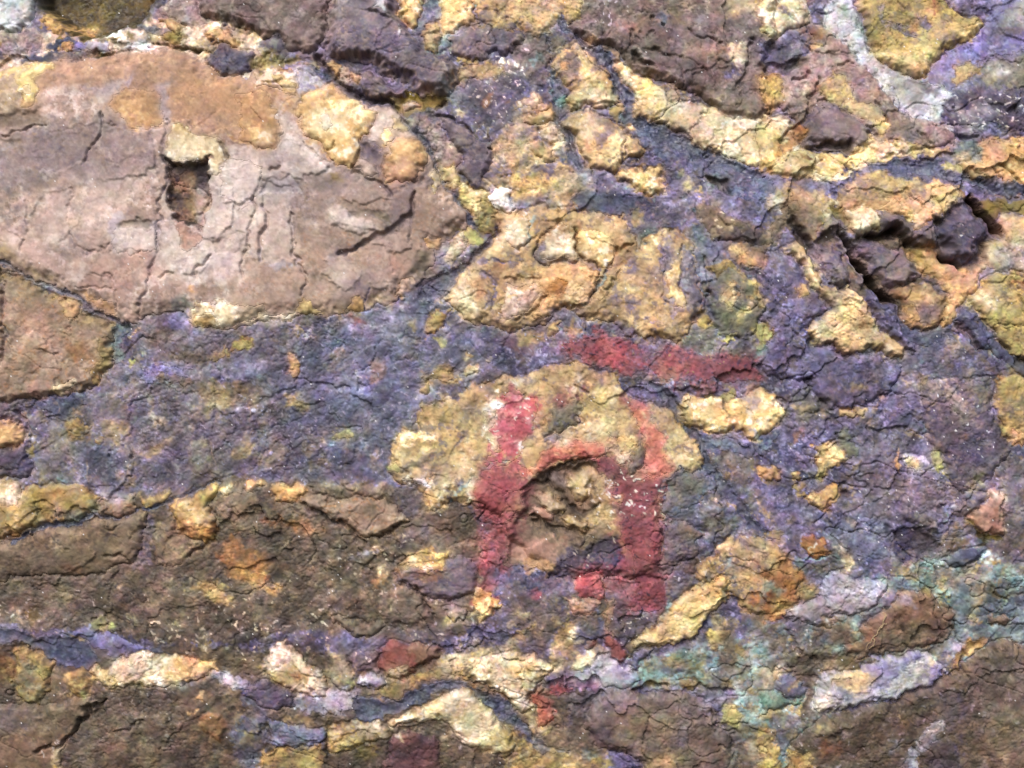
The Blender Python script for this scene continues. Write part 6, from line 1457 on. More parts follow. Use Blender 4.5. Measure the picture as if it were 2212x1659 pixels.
p("yellow", "1460 1160 1560 1110 1620 1200 1560 1280 1460 1270", rag=9, soft=8, op=.7)
p("yellow", "2000 1360 2060 1260 2200 1400 2220 1580 2120 1600 1980 1520", rag=10, soft=9, op=.7)
p("creamdull", "1680 1100 1800 1080 1900 1150 1960 1260 1900 1420 1740 1400 1680 1260", rag=12, soft=12, op=.5)
p("rust", "1330 1240 1400 1220 1380 1320 1300 1320", rag=7, soft=7, op=.4)
p("brownmid", "1180 1360 1500 1310 1650 1350 1680 1440 1780 1540 1680 1560 1540 1480 1400 1410 1220 1400", rag=8, soft=6, h=-6)
p("creamdull", "570 1530 590 1390 760 1320 920 1310 1080 1300 1140 1370 1130 1480 1000 1500 900 1515 800 1560 600 1600", rag=5, soft=3, h=14, own="stone", lab="cream and gold stone at the bottom edge left of the purple red stone", cat="stone", groove=5)
p("gold", "590 1440 760 1400 860 1500 760 1570 600 1590", rag=9, soft=8, op=.7)
p("brownblack", "560 1620 800 1570 1000 1510 1140 1490 1110 1700 560 1700", rag=7, soft=6, op=.7)
p("olive", "820 1560 1000 1510 1000 1600 860 1640", rag=9, soft=8, op=.5)
p("redpurple", "1120 1500 1200 1400 1400 1415 1540 1480 1560 1560 1630 1700 1090 1700", rag=5, soft=3, h=12, own="stone", lab="purple red stone at the bottom edge beside the cream boulder", cat="stone", groove=5)
p("redbrown", "1230 1440 1360 1440 1340 1490 1240 1490", rag=7, soft=6, op=.6)
p("cream", "1170 1440 1200 1430 1215 1500 1180 1490", rag=3, soft=3, op=.7)
p("browndark", "1560 1530 1700 1480 1800 1550 2000 1590 2150 1680 2100 1720 1640 1720", rag=7, soft=5)
flecks("1560 1480 1800 1520 2100 1650 1650 1659", "b8a898", 11, .25, 106)
p("cream", "1640 890 1780 920 1890 840 2050 740 2212 680 2450 720 2545 830 2440 900 2390 1000 2370 1210 2310 1240 2230 1210 2110 1095 2000 1000 1880 915 1770 930", rag=5, soft=3, h=16, own="stone", lab="cream and yellow stone above the arching blue vein, bottom centre", cat="stone", groove=5)
p("orange", "1780 920 1900 915 2020 1000 2130 1100 2060 1080 1960 1000 1860 950", rag=5, soft=4, op=.8)
p("ochrebright", "2212 700 2440 730 2520 830 2400 880 2240 880 2160 800", rag=9, soft=8, op=.7)
p("tanbrown", "2212 900 2380 900 2360 1200 2260 1180", rag=12, soft=12, op=.5)
crack("2270 780 2260 900 2290 1050", 3, 5, "golddull", .6)
crack("2120 1010 2130 1100", 3, 5, "golddull", .6)
T(2, 3)
p("browndark", "0 180 300 180 480 260 560 400 400 480 300 650 120 600 0 480", rag=12, soft=8, op=.8)
clast("0 180 500 250 700 600 300 660 0 560", "creamdull", 26, .3, 111, .8, 3)
p("purpledark", "40 40 300 40 290 180 200 200 100 200", rag=9, soft=7, op=.85)
p("bluegrey", "220 40 290 60 290 150 240 140", rag=5, soft=4, op=.7)
p("purplebrown", "300 200 400 160 480 260 440 380 330 380", rag=9, soft=7, op=.7)
p("red", "190 150 250 130 270 180 200 210", rag=6, soft=5, op=.7)
p("browndark", "560 0 800 200 1000 200 900 380 920 560 780 560 560 400 540 200", rag=9, soft=7, op=.8)
p("redbright", "550 170 575 60 600 -20 800 -20 805 185 720 195", rag=6, soft=6, h=8, op=.93, own="red_stain", lab="square rosy red patch low between the hollow and the red column")
p("reddark", "600 80 700 60 720 140 620 150", rag=9, soft=8, op=.6)
p("pinkstone", "480 230 600 190 800 230 700 300 600 370 540 370", rag=6, soft=4, op=.9, h=8)
p("creampink", "500 240 600 220 640 280 540 290", rag=7, soft=6, op=.5)
p("purpleblack", "580 225 640 230 650 265 600 260", rag=4, soft=3, op=.9)
p("purpleblack", "890 190 1000 170 990 290 950 320 940 400 880 450 860 320", rag=8, soft=6, op=.8)
p("pinkstone", "810 220 870 200 895 350 860 480 850 560 805 560", rag=4, soft=3, h=6, op=.9)
crack("800 40 810 240 850 420 880 580", 3, 7, "creamdull", .7)
p("blueslate", "700 330 760 300 800 420 780 520 720 460", rag=8, soft=6, op=.8)
p("purplebrown", "960 340 1120 320 1280 380 1300 430 1100 530 980 560 900 540", rag=7, soft=5, h=4)
flecks("900 330 1300 370 1250 450 950 560", "d8cccc", 10, .35, 112)
p("gold", "400 440 520 430 580 520 520 720 380 640 380 520", rag=10, soft=7, op=.8)
p("cream", "520 460 580 480 570 560 530 560", rag=6, soft=5, op=.7)
p("creamdull", "300 660 380 640 480 780 400 900 300 840", rag=8, soft=6, op=.9)
p("cream", "500 830 560 720 640 660 780 660 800 700 720 740 680 820 600 850", rag=6, soft=4, h=7, own="pale_patch")
p("gold", "20 540 100 500 160 580 130 640 60 620", rag=7, soft=5, op=.8)
p("redbrown", "770 590 850 575 950 590 990 720 955 785 850 710", rag=3, soft=2, h=12, hr=8, own="stone", lab="spear shaped red stone pointing down below the red column", cat="stone", groove=5, rough=.5)
p("pinkstone", "640 600 670 560 720 580 715 640 670 660 635 640", rag=3, soft=2, h=8, own="pebble", lab="small round red pebble left of the spear shaped red stone", cat="pebble", groove=4)
p("redbrown", "640 610 710 610 700 655 650 650", rag=4, soft=3)
p("brownmid", "990 640 1040 560 1150 500 1220 560 1250 640 1100 660 1000 740", rag=7, soft=5, h=6)
p("yellow", "1050 660 1110 520 1300 440 1380 260 1500 150 1700 80 1900 -20 1890 130 1800 300 1720 390 1640 470 1540 590 1420 640 1250 655 1130 640", rag=5, soft=3, h=17, own="boulder", lab="yellow tongue shaped rock with a rusty left rim, lower right of centre", cat="rock", groove=5)
p("ochreorange", "1500 150 1700 80 1900 0 1850 150 1700 250 1560 260", rag=10, soft=9, op=.7)
ln("rust", "1480 130 1400 250 1370 330 1320 420 1200 500", [10, 10, 10, 12, 8], rag=4, op=.75)
p("brownwarm", "1280 480 1380 440 1390 540 1320 580 1260 560", rag=7, soft=6, op=.8)
p("creamdull", "1100 520 1250 480 1260 600 1150 640 1060 650", rag=8, soft=6, op=.8)
p("yellow", "1400 420 1600 280 1700 390 1560 560 1420 600", rag=10, soft=9, op=.6)
ln("brownblack", "1130 560 1180 600 1240 640", 5, op=.7, h=-4)
ln("aqua", "1450 130 1380 220 1350 350 1290 460", 4, rag=2, op=.75)
ln("bluegreen", "1920 -20 1880 100 1840 200", 5, rag=3, op=.6)
p("purplebrown", "1300 40 1480 30 1600 30 1480 130 1400 230 1340 180", rag=7, soft=6)
flecks("1340 20 1600 20 1450 130", "e0d8dc", 11, .4, 113)
ln("purple", "1700 330 1780 370 1640 500 1540 590 1400 660 1220 710", [8, 12, 12, 10, 10, 12], rag=5, op=.85, h=-5)
p("purple", "970 790 1050 720 1160 640 1220 690 1210 740 1080 805 1010 835", rag=4, soft=2.5, h=10, own="stone", lab="blue purple slate chip beside the spear shaped red stone", cat="slate", groove=4)
p("lilac", "665 800 760 710 860 715 960 800 1080 850 1100 930 960 990 820 970 720 880", rag=7, soft=4, h=9, own="stone", lab="lilac rock with cream spots under the spear shaped red stone", cat="rock", groove=3)
flecks("670 760 860 730 900 860 740 880", "cbb896", 16, .4, 114)
p("aqua", "930 900 1080 860 1060 950 950 995", rag=9, soft=7, op=.6)
p("whitegrey", "900 930 1040 900 1000 990 920 990", rag=9, soft=7, op=.5)
p("greyolive", "1100 830 1300 740 1500 760 1560 830 1300 940 1100 900", rag=12, soft=9, op=.5)
p("golddull", "1200 780 1400 740 1550 790 1400 840 1260 830", rag=9, soft=7, op=.7)
p("bluegrey", "1260 820 1500 830 1520 880 1300 880", rag=9, soft=8, op=.7)
p("aqua", "1180 880 1320 880 1280 940 1180 930", rag=8, soft=6, op=.7)
p("lilacwhite", "1700 780 1800 760 1840 880 1720 940 1660 880", rag=9, soft=7, op=.5)
p("ochreolive", "1670 520 1780 460 1900 500 1850 650 1740 620", rag=7, soft=5, h=6)
p("brownmid", "1850 560 1920 470 1960 620 1960 780 1880 840 1820 740", rag=10, soft=7, op=.9)
p("creamdull", "1780 360 1940 380 1900 470 1760 480", rag=9, soft=7, op=.7)
p("golddull", "2000 260 2212 240 2212 460 2080 420", rag=9, soft=7, op=.7)
p("orange", "2040 180 2100 110 2170 130 2120 230 2060 230", rag=7, soft=5, op=.8)
p("bluegreen", "2040 380 2110 380 2110 560 2050 560", rag=8, soft=7, op=.7)
ln("purple", "2000 620 2100 560 2240 470", 9, rag=5, op=.6)
p("teal", "2100 640 2240 600 2240 800 2140 760", rag=9, soft=8, op=.6)
p("magenta", "370 960 430 900 490 870 560 930 720 940 790 960 740 1015 600 1025 420 1010", rag=8, soft=10, op=.93, own="red_stain", lab="magenta and white speckled stain at the bottom centre")
p("lilacwhite", "620 870 720 870 720 940 620 940", rag=7, soft=6, op=.7)
p("purpledark", "410 890 500 870 480 930 420 950", rag=6, soft=5, op=.7)
p("aqua", "540 860 640 850 630 910 560 900", rag=6, soft=5, op=.6)
p("red", "340 1010 400 980 530 1050 460 1080 350 1080", rag=7, soft=8, op=.93, own="red_stain", lab="small dark red stain under the magenta stain")
p("browndark", "420 1090 640 1030 760 1060 780 1250 660 1400 700 1560 500 1560 360 1440 380 1200", rag=9, soft=6)
p("purpledark", "430 1100 560 1080 720 1120 680 1260 500 1280 420 1180", rag=10, soft=8, op=.7)
p("mauvebrown", "760 1060 850 1000 1100 1020 1370 1050 1600 1075 1750 1180 1810 1350 1900 1450 2120 1700 1380 1700 1000 1570 860 1590 700 1500 640 1330", rag=6, soft=4, h=24, hr=22, own="boulder", lab="broad brown boulder at the bottom edge, right of the orange red stone", cat="rock", groove=5)
p("brown", "960 1200 1200 1180 1420 1280 1440 1450 1200 1510 1000 1450 890 1340", rag=16, soft=16, op=.7)
p("mauve", "760 1080 1060 1060 1080 1180 880 1260 720 1260", rag=14, soft=14, op=.6)
p("browndark", "1480 1380 1750 1350 1860 1460 2000 1659 1440 1700 1440 1540", rag=12, soft=12, op=.65)
p("purpledark", "1450 1280 1500 1330 1460 1480 1420 1500 1430 1380", rag=8, soft=6, op=.7, h=-6)
p("purpledark", "700 1400 860 1420 880 1540 760 1560", rag=12, soft=10, op=.6)
p("golddull", "1160 1540 1400 1520 1500 1600 1300 1659 1160 1659", rag=9, soft=8, op=.7)
p("purplelight", "1600 1040 1760 1030 1880 1060 1820 1180 1640 1150", rag=9, soft=8, op=.7)
ln("creamdull", "1800 1520 1880 1580 1960 1650", 3, rag=1.5, op=.7)
crack("1030 1010 1130 1000 1230 980 1350 965", 6, 14, "brownblack", .8)  # crack shadow painted brown black, here and on the next line
crack("1640 970 1760 1000 1900 1025", 5, 10, "brownblack", .7)
p("golddull", "1440 950 1520 930 1640 960 1600 1050 1500 1040", rag=5, soft=3, h=11, own="pebble", lab="brown gold knob on the brown boulder's top edge", cat="pebble", groove=5)
p("golddull", "1660 970 1800 910 1830 930 1740 990", rag=6, soft=5, op=.8)
p("olive", "1100 950 1300 930 1340 970 1160 1000", rag=7, soft=6, op=.6)
p("creamdull", "110 1250 160 1190 240 1330 370 1340 370 1380 280 1445 170 1445", rag=6, soft=4, h=6)
p("redorange", "150 1120 190 1030 260 950 290 1000 250 1060 340 1150 375 1250 330 1320 240 1335 200 1200", rag=5, soft=3, h=11, own="stone", lab="orange red stone at the bottom centre below the magenta stain", cat="stone", groove=5)
p("redbrown", "160 1120 240 1040 340 1150 340 1240 240 1200", rag=10, soft=9, op=.7)
p("tanbrown", "130 1080 200 900 330 900 300 960 220 1020 160 1110", rag=9, soft=7, op=.7)
p("brownmid", "180 1450 400 1400 620 1480 800 1560 640 1600 400 1560", rag=10, soft=7)
clast("180 1450 400 1400 700 1500 850 1659 0 1659 0 1420 150 1500", "gold", 24, .35, 115, .85, 3)
p("golddull", "-60 1380 100 1440 300 1580 500 1620 840 1590 860 1720 -60 1720", rag=9, soft=6)
clast("-60 1380 100 1440 300 1580 840 1590 860 1720 -60 1720", "brownmid", 22, .35, 116, .8, 3)
p("rust", "130 1540 200 1510 210 1580 150 1600", rag=6, soft=5, op=.7)
p("bluegreen", "580 1580 700 1570 760 1640 620 1640", rag=8, soft=6, op=.7)
p("yellowgreen", "1820 1220 1860 1180 1990 1200 2000 1370 1900 1375 1840 1320", rag=6, soft=4, h=6)
p("creamdull", "2080 1440 2240 1380 2240 1720 2100 1720", rag=9, soft=6, op=.8)
p("browndark", "1900 1440 2060 1400 2100 1659 1980 1600", rag=9, soft=7, op=.7)
T(3, 3)
p("rust", "-40 0 120 -60 300 0 300 70 210 170 240 260 160 370 -40 400", rag=7, soft=5, h=6)
p("gold", "0 200 140 190 240 270 160 360 0 380", rag=9, soft=8, op=.7)
p("orange", "80 40 280 20 200 150 120 120", rag=9, soft=8, op=.8)
p("golddull", "230 120 340 80 440 110 420 200 280 250", rag=6, soft=5, h=5)
p("teal", "-40 70 60 70 130 120 40 160 -40 150", rag=8, soft=6, op=.7)
p("greyolive", "0 420 200 400 240 560 400 640 420 720 200 820 0 840", rag=9, soft=7)
clast("0 420 240 420 420 660 200 820 0 840", "bluegreen", 22, .4, 121, .8, 2)
p("lilac", "470 130 520 40 640 -20 800 10 1030 40 1060 110 1000 200 900 290 680 340 520 400 600 480 420 480 250 420 190 330 210 290 340 250 510 210", rag=7, soft=4, h=13, own="boulder", lab="lilac grey rock with a white and pink sugary top, lower right", cat="rock", groove=4)
p("mauvebrown", "300 280 620 230 900 220 700 340 560 420 400 420", rag=14, soft=12, op=.6)
p("lilacwhite", "800 60 900 40 1010 110 950 200 830 190", rag=10, soft=8, op=.75)
flecks("700 40 1050 40 1000 220 800 220", "f2e4ec", 12, .45, 122)
ln("whitegrey", "470 150 490 80 540 30", 7, rag=5, op=.85)
ln("whitegrey", "200 310 280 330 330 390", 8, rag=6, op=.7)
p("brownmid", "560 430 700 440 780 560 620 640 560 560 430 660 420 560", rag=10, soft=7)
p("bluegrey", "440 600 560 540 560 620 480 650", rag=7, soft=6, op=.7)
p("tandrop", "470 400 520 400 520 490 480 490", rag=6, soft=5, op=.7)
p("purplebrown", "240 430 420 470 400 640 330 720 240 700", rag=10, soft=8, op=.7)
flecks("200 420 440 420 400 720 200 760", "ddd0d0", 9, .2, 123)
p("bluegrey", "920 340 1020 220 1150 150 1110 270 980 330 900 420 800 480 800 380", rag=8, soft=6)
p("violet", "1030 180 1130 160 1090 270", rag=6, soft=6, op=.6)
p("brownwarm", "820 560 800 460 880 380 1020 330 1140 250 1150 170 1300 130 1410 100 1470 210 1640 330 1620 560 1400 610 1200 630 1000 690 860 740 700 720 640 640", rag=6, soft=4, h=17, own="boulder", lab="dark brown boulder with a dry rootlet lying on it, lower right", cat="rock", groove=5, tilt=(0, -.08))
p("browndark", "900 430 1200 380 1620 380 1600 560 1200 630 900 740 700 720 760 600", rag=16, soft=16, op=.75)
p("lilac", "1150 170 1240 160 1240 260 1160 290", rag=8, soft=7, op=.7)
p("tandrop", "1180 130 1300 130 1280 170 1180 160", rag=6, soft=5, op=.7)
p("olive", "1310 80 1410 100 1390 180 1320 130", rag=5, soft=4)
p("rust", "820 470 900 440 920 540 850 610", rag=8, soft=7, op=.6)
p("aqua", "1180 80 1320 80 1300 110 1200 110", rag=6, soft=5, op=.8)
p("blueslate", "1080 50 1200 70 1300 70 1180 120 1100 160", rag=7, soft=5, op=.8)
p("bluegreen", "1660 160 1760 110 1940 80 2260 180 2260 590 1950 600 1760 540 1640 600 1600 500 1680 330", rag=9, soft=6)
clast("1700 150 2212 200 2212 580 1760 530", "bluegrey", 24, .35, 124, .8, 2)
p("creamdull", "1760 120 1900 60 1960 120 1880 280 1800 320 1780 200", rag=9, soft=7, op=.7)
p("gold", "1800 300 1880 220 1880 320", rag=7, soft=6, op=.6)
p("brown", "1985 350 2090 340 2180 390 2110 450 2000 475", rag=4, soft=3, h=10, own="stone", lab="small brown stone in the blue green ground at the right edge", cat="stone", groove=6)
p("gold", "1760 390 1830 370 1910 430 1840 460", rag=6, soft=5, op=.7, h=4)
p("purpleblack", "2000 470 2130 450 2230 400 2260 450 2080 490", rag=5, soft=5, op=.7, h=-10)
p("olivedark", "1940 90 2020 110 2100 170 2260 180 2260 210 2060 190", rag=4, soft=4, op=.8, h=-12)
p("aqua", "2020 30 2260 0 2260 110 2150 115", rag=5, soft=4, h=4)
p("lilacwhite", "1720 560 1800 510 1830 590 1740 680 1640 740 1640 640", rag=9, soft=7, op=.7)
p("gold", "1640 760 1740 650 1800 600 1970 590 1900 700 1780 770 1680 840", rag=6, soft=4, h=-4)
p("browndark", "160 780 420 700 700 700 880 740 1000 690 880 770 840 840 480 850 440 960 430 1130 460 1240 300 1260 340 1080 220 840", rag=8, soft=6, h=-4)
p("golddull", "600 760 850 740 840 840 500 850", rag=8, soft=7, op=.6)
p("lilacwhite", "440 1120 450 960 480 860 850 850 970 730 1100 690 1380 690 1500 770 1600 845 1560 935 1480 985 1300 1010 1150 1090 1000 1130 820 1165 600 1235 460 1220", rag=5, soft=3, h=18, own="stone", lab="long pale lilac stone with an ochre left end, lower right", cat="stone", groove=6, rough=.8)
p("ochre", "560 890 700 860 840 850 970 930 850 995 800 1050 700 1020 590 980", rag=9, soft=6, op=.95)
p("cream", "460 1080 530 1080 560 1220 460 1220", rag=8, soft=7, op=.8)
p("violet", "870 790 970 740 1190 720 1380 715 1180 810 1110 900 1060 1040 960 960 960 860", rag=12, soft=8, op=.85)
p("violet", "1380 800 1480 800 1595 855 1545 945 1450 930", rag=8, soft=6, op=.85)
p("bluegrey", "580 1040 720 1020 740 1120 620 1140", rag=10, soft=8, op=.6)
p("yellow", "1420 740 1500 770 1480 800 1400 780", rag=6, soft=5, op=.6)
p("greyolive", "1000 660 1400 620 1560 600 1640 640 1560 760 1380 690 1100 690", rag=8, soft=6, op=.8)
p("purplelight", "1600 700 1700 660 1660 800 1580 800", rag=9, soft=8, op=.6)
p("brownmid", "1540 960 1640 830 1760 770 1700 860 1600 920", rag=6, soft=5)
p("blueslate", "100 1000 140 900 240 910 370 1020 310 1090 130 1070", rag=6, soft=4, h=7, own="stone", lab="blue lilac stone with ochre spots, left of the long pale lilac stone", cat="stone", groove=4)
p("ochre", "200 980 260 960 270 1020 200 1030", rag=6, soft=4, op=.8)
p("teal", "-40 1050 150 1065 330 1085 240 1150 120 1210 -40 1250", rag=6, soft=3, h=7, own="stone", lab="teal green stone under the blue lilac stone, lower right", cat="stone", groove=4)
p("cream", "-30 860 160 820 120 920 0 1000", rag=8, soft=6, op=.8)
p("golddull", "-40 1250 100 1230 140 1280 0 1310", rag=8, soft=6, op=.8)
p("purplelight", "60 1300 280 1280 260 1400 120 1400", rag=10, soft=8, op=.7)
p("ochreolive", "-40 1340 130 1420 150 1700 -40 1700", rag=7, soft=5, h=7)
p("rust", "-40 1340 40 1350 90 1420 0 1430", rag=6, soft=5, op=.6)
p("bluegrey", "150 1420 240 1400 220 1600 150 1580", rag=8, soft=6, op=.8)
p("browndark", "200 1700 240 1520 400 1340 470 1260 620 1240 820 1180 1000 1140 1150 1100 1300 1020 1480 995 1600 920 1750 800 1900 720 2000 630 2260 590 2260 1720", rag=4, soft=3, h=20, hr=24, own="boulder", lab="huge dark brown speckled boulder filling the lower right corner", cat="rock", groove=8, tilt=(0, -.07), rough=.9)
p("mauvebrown", "1700 920 1900 780 2260 680 2260 1320 1900 1320 1750 1120", rag=20, soft=20, op=.65)
p("brown", "1860 1380 2100 1260 2260 1200 2260 1660 2000 1640", rag=16, soft=16, op=.7)
p("purpledark", "1500 1560 1760 1480 1740 1700 1480 1700", rag=14, soft=12, op=.7)
p("purpledark", "1540 1100 1700 1050 1780 1300 1640 1420 1560 1280", rag=16, soft=16, op=.6)
p("brownmid", "440 1340 700 1290 860 1300 700 1400 560 1460 430 1430", rag=10, soft=9, op=.7, h=7)
p("golddull", "430 1390 470 1340 520 1330 480 1390", rag=6, soft=5, op=.7)
clast("240 1300 2212 800 2212 1659 240 1659", "brownblack", 30, .35, 125, .7, 2)
clast("240 1300 2212 800 2212 1659 240 1659", "mauvebrown", 16, .3, 126, .6, 1.5)
flecks("240 1250 1600 1000 1500 1659 240 1659", "a8989a", 12, .13, 127, .7)
flecks("1600 950 2212 700 2212 1300 1800 1350", "a8989a", 14, .3, 128, .5)
p("lilac", "1390 1450 1410 1380 1440 1345 1560 1350 1600 1400 1550 1500 1490 1590 1400 1530 1385 1480", rag=6, soft=2.5, op=.9, own="pale_patch", lab="pale lilac patch on the dark corner boulder")
p("mauvepink", "1400 1440 1500 1380 1560 1420 1500 1540 1420 1520", rag=7, soft=6, op=.7)
p("lilac", "1270 1590 1330 1550 1390 1560 1420 1680 1280 1680", rag=7, soft=3, op=.85)
p("mauvepink", "700 1410 800 1385 770 1450 720 1450", rag=6, soft=3, op=.85)
p("tanbrown", "1465 1190 1520 1160 1560 1270 1500 1285", rag=5, soft=3, op=.8)
p("creamdull", "1140 1280 1180 1270 1180 1310 1150 1310", rag=4, soft=2.5, op=.8)
p("creamdull", "2110 1600 2180 1590 2160 1650", rag=6, soft=4, op=.7)
p("lilac", "1110 1500 1170 1500 1150 1590 1110 1560", rag=7, soft=5, op=.6)
p("gold", "220 1600 420 1590 440 1700 220 1700", rag=8, soft=5, op=.9)
p("rust", "520 1520 660 1500 700 1580 540 1600", rag=8, soft=6, op=.7)
flecks("200 1500 400 1480 420 1580 220 1580", "c0b4a8", 11, .35, 129)


def bleed(n, amount, seed):
    m = np.clip(0.5 + 0.6 * fld(3, seed), 0, 1) * amount
    for c in range(3):
        COL[..., c] += (blur(blur(COL[..., c], n), n) - COL[..., c]) * m

# steep sides are smoothed along their fall, so that they read as broken rock and not as pleats
def blur(a, n):
    for ax in (0, 1):
        b = np.cumsum(np.pad(a, [(n + 1, n) if k == ax else (0, 0) for k in (0, 1)], mode='edge'), axis=ax, dtype=np.float64)
        a = ((b[2 * n + 1:] - b[:-2 * n - 1]) if ax == 0 else (b[:, 2 * n + 1:] - b[:, :-2 * n - 1])) / (2 * n + 1)
    return a.astype(np.float32)
gy_, gx_ = np.gradient(HGT, STEP)
steep = blur(sstep(0.7, 1.5, np.hypot(gx_, gy_)), 2)
HGT += (blur(HGT, 1) - HGT) * steep

# minerals bleed into each other along many of their edges
bleed(5, 0.5, 91)
bleed(2, 0.4, 92)
for sl, m, c, v, ow in LATE:
    m = m * (OWN[sl] == ow)
    COL[sl] += (c * v[..., None] - COL[sl]) * m[..., None]

# ------------------------------------------------------------------ relief shared by all of it
HGT += 7.0 * fbm(620, 3, 301) - 70.0 * ((Y - 820) / 830) ** 2  # bulge shaped so the top brightens and the foot darkens
SHADE = 1.0
for sc, sq, hh, hv, cv, wa, sd0 in ((330, 1.5, 13.0, 1.2, .03, 30, 6), (140, 1.3, 6.5, 1.4, .06, 16, 4), (52, 1.3, 1.9, 1.6, .09, 8, 9), (21, 1.25, .38, 1.6, .07, 4, 14), (9.5, 1.2, .1, 1.6, .03, 2, 19)):
    wx_, wy_ = (wa * fld(4, sd0 + 3) + 5 * fld(3, sd0 + 1), wa * fld(4, sd0 + 4) + 5 * fld(3, sd0 + 2)) if sc > 100 else (wa * fld(2, sd0 + 3) * .6 + 4 * fld(3, sd0 + 1), wa * fld(2, sd0 + 4) * .6)
    f1, f2, rid, cx, cy = voronoi(sc, sd0, X + wx_, Y * sq + 0.35 * X + wy_)
    r2 = (rid * 57.3) % 1
    HGT += (0.15 + 0.85 * RGH if sc > 100 else RGH) * hh * ((rid - 0.5) * (0.35 if sc > 100 else 0.9) - hv * ((rid - .5) * cx + (r2 - .5) * cy))
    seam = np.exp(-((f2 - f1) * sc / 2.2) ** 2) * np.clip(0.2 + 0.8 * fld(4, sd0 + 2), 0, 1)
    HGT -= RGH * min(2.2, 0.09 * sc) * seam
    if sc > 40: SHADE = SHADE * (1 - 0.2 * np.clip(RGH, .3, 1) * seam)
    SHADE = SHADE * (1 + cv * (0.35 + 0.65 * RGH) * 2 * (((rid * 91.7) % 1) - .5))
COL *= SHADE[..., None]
w_ = sstep(-.5, .5, fld(4, 33))
st = STREAK[0] * w_ + STREAK[3] * (1 - w_)
HGT -= 0.3 * (0.25 + 0.75 * RGH) * np.abs(st)
COL *= (1 + (0.045 + 0.05 * (OWN == 0)) * (0.4 + 0.6 * RGH) * st)[..., None]
HGT += (0.4 + 0.6 * RGH) * (0.7 * fld(3, 21) + 0.12 * fld(2, 22) + 0.05 * fld(1, 23) + 0.05 * fld(0, 24))
for i, (sc, sd0, wd, dp) in enumerate([(150, 401, 0.04, 6.0), (70, 411, 0.036, 3.0), (34, 421, 0.045, 1.4)]):
    q = fbm(sc, 4, sd0, 20 + 35 * i, 1.35)
    g = np.clip(0.35 + 0.75 * fbm(190, 2, sd0 + 3), 0, 1)
    c = np.exp(-(q / wd) ** 2) * g
    HGT -= dp * c * np.clip(RGH, 0.12, 1)
    COL *= (1 - (0.3, 0.25, 0.18)[i] * c * np.clip(RGH, 0.15, 1))[..., None]
mt_ = (OWN == 0)
COL *= (1 + mt_ * (0.10 * fld(4, 81) + 0.11 * fld(3, 82) + 0.06 * fld(2, 85) + 0.065 * fld(1, 83) + 0.07 * fld(0, 84)))[..., None].clip(.45, 1.7)
vr = np.clip(RGH, .35, 1)[..., None]
big = np.stack([0.04 * fld(3, 71) + 0.04 * fld(4, 74), 0.03 * fld(3, 72) + 0.04 * fld(4, 74), 0.045 * fld(3, 73) + 0.04 * fld(4, 74)], -1)
COL *= np.clip(1 + vr * big, 0.7, 1.35)
tint = 1 + vr * np.stack([0.05 * fld(2, 61), 0.035 * fld(2, 62), 0.06 * fld(2, 63)], -1) + (0.035 * fld(1, 64) + 0.045 * fld(0, 65))[..., None]
COL *= np.clip(tint, 0.6, 1.5)
COL += 0.03 * (COL.mean(-1, keepdims=True) - COL)
L_ = blur(COL.mean(-1), 2)
COL *= np.clip((L_ / (blur(blur(L_, 34), 34) + 1e-4)) ** 0.25, 0.75, 1.4)[..., None]      # the minerals are more sharply set off from each other than their palettes say
g0 = 0.75 * fld(0, 141) + 0.65 * fld(1, 142); g1 = 0.75 * fld(0, 144) + 0.65 * fld(1, 145)
gm = np.clip(0.55 + 0.5 * fld(3, 146), 0.1, 1.2) * np.clip(0.35 + 0.65 * RGH, .4, 1)
COL *= (1 - 0.38 * sstep(1.0, 1.9, g0) * gm + 0.42 * sstep(1.15, 2.0, g1) * gm)[..., None]      # dark and pale grains
HGT += 0.35 * gm * (sstep(1.15, 2.0, g1) - sstep(1.0, 1.9, g0))
glint = np.random.default_rng(5).random((NY, NX)) > 0.99965  # sparkles painted near white on random cells
COL[glint] = 0.95

ALB = np.clip(COL / K, 0.012, 0.86)

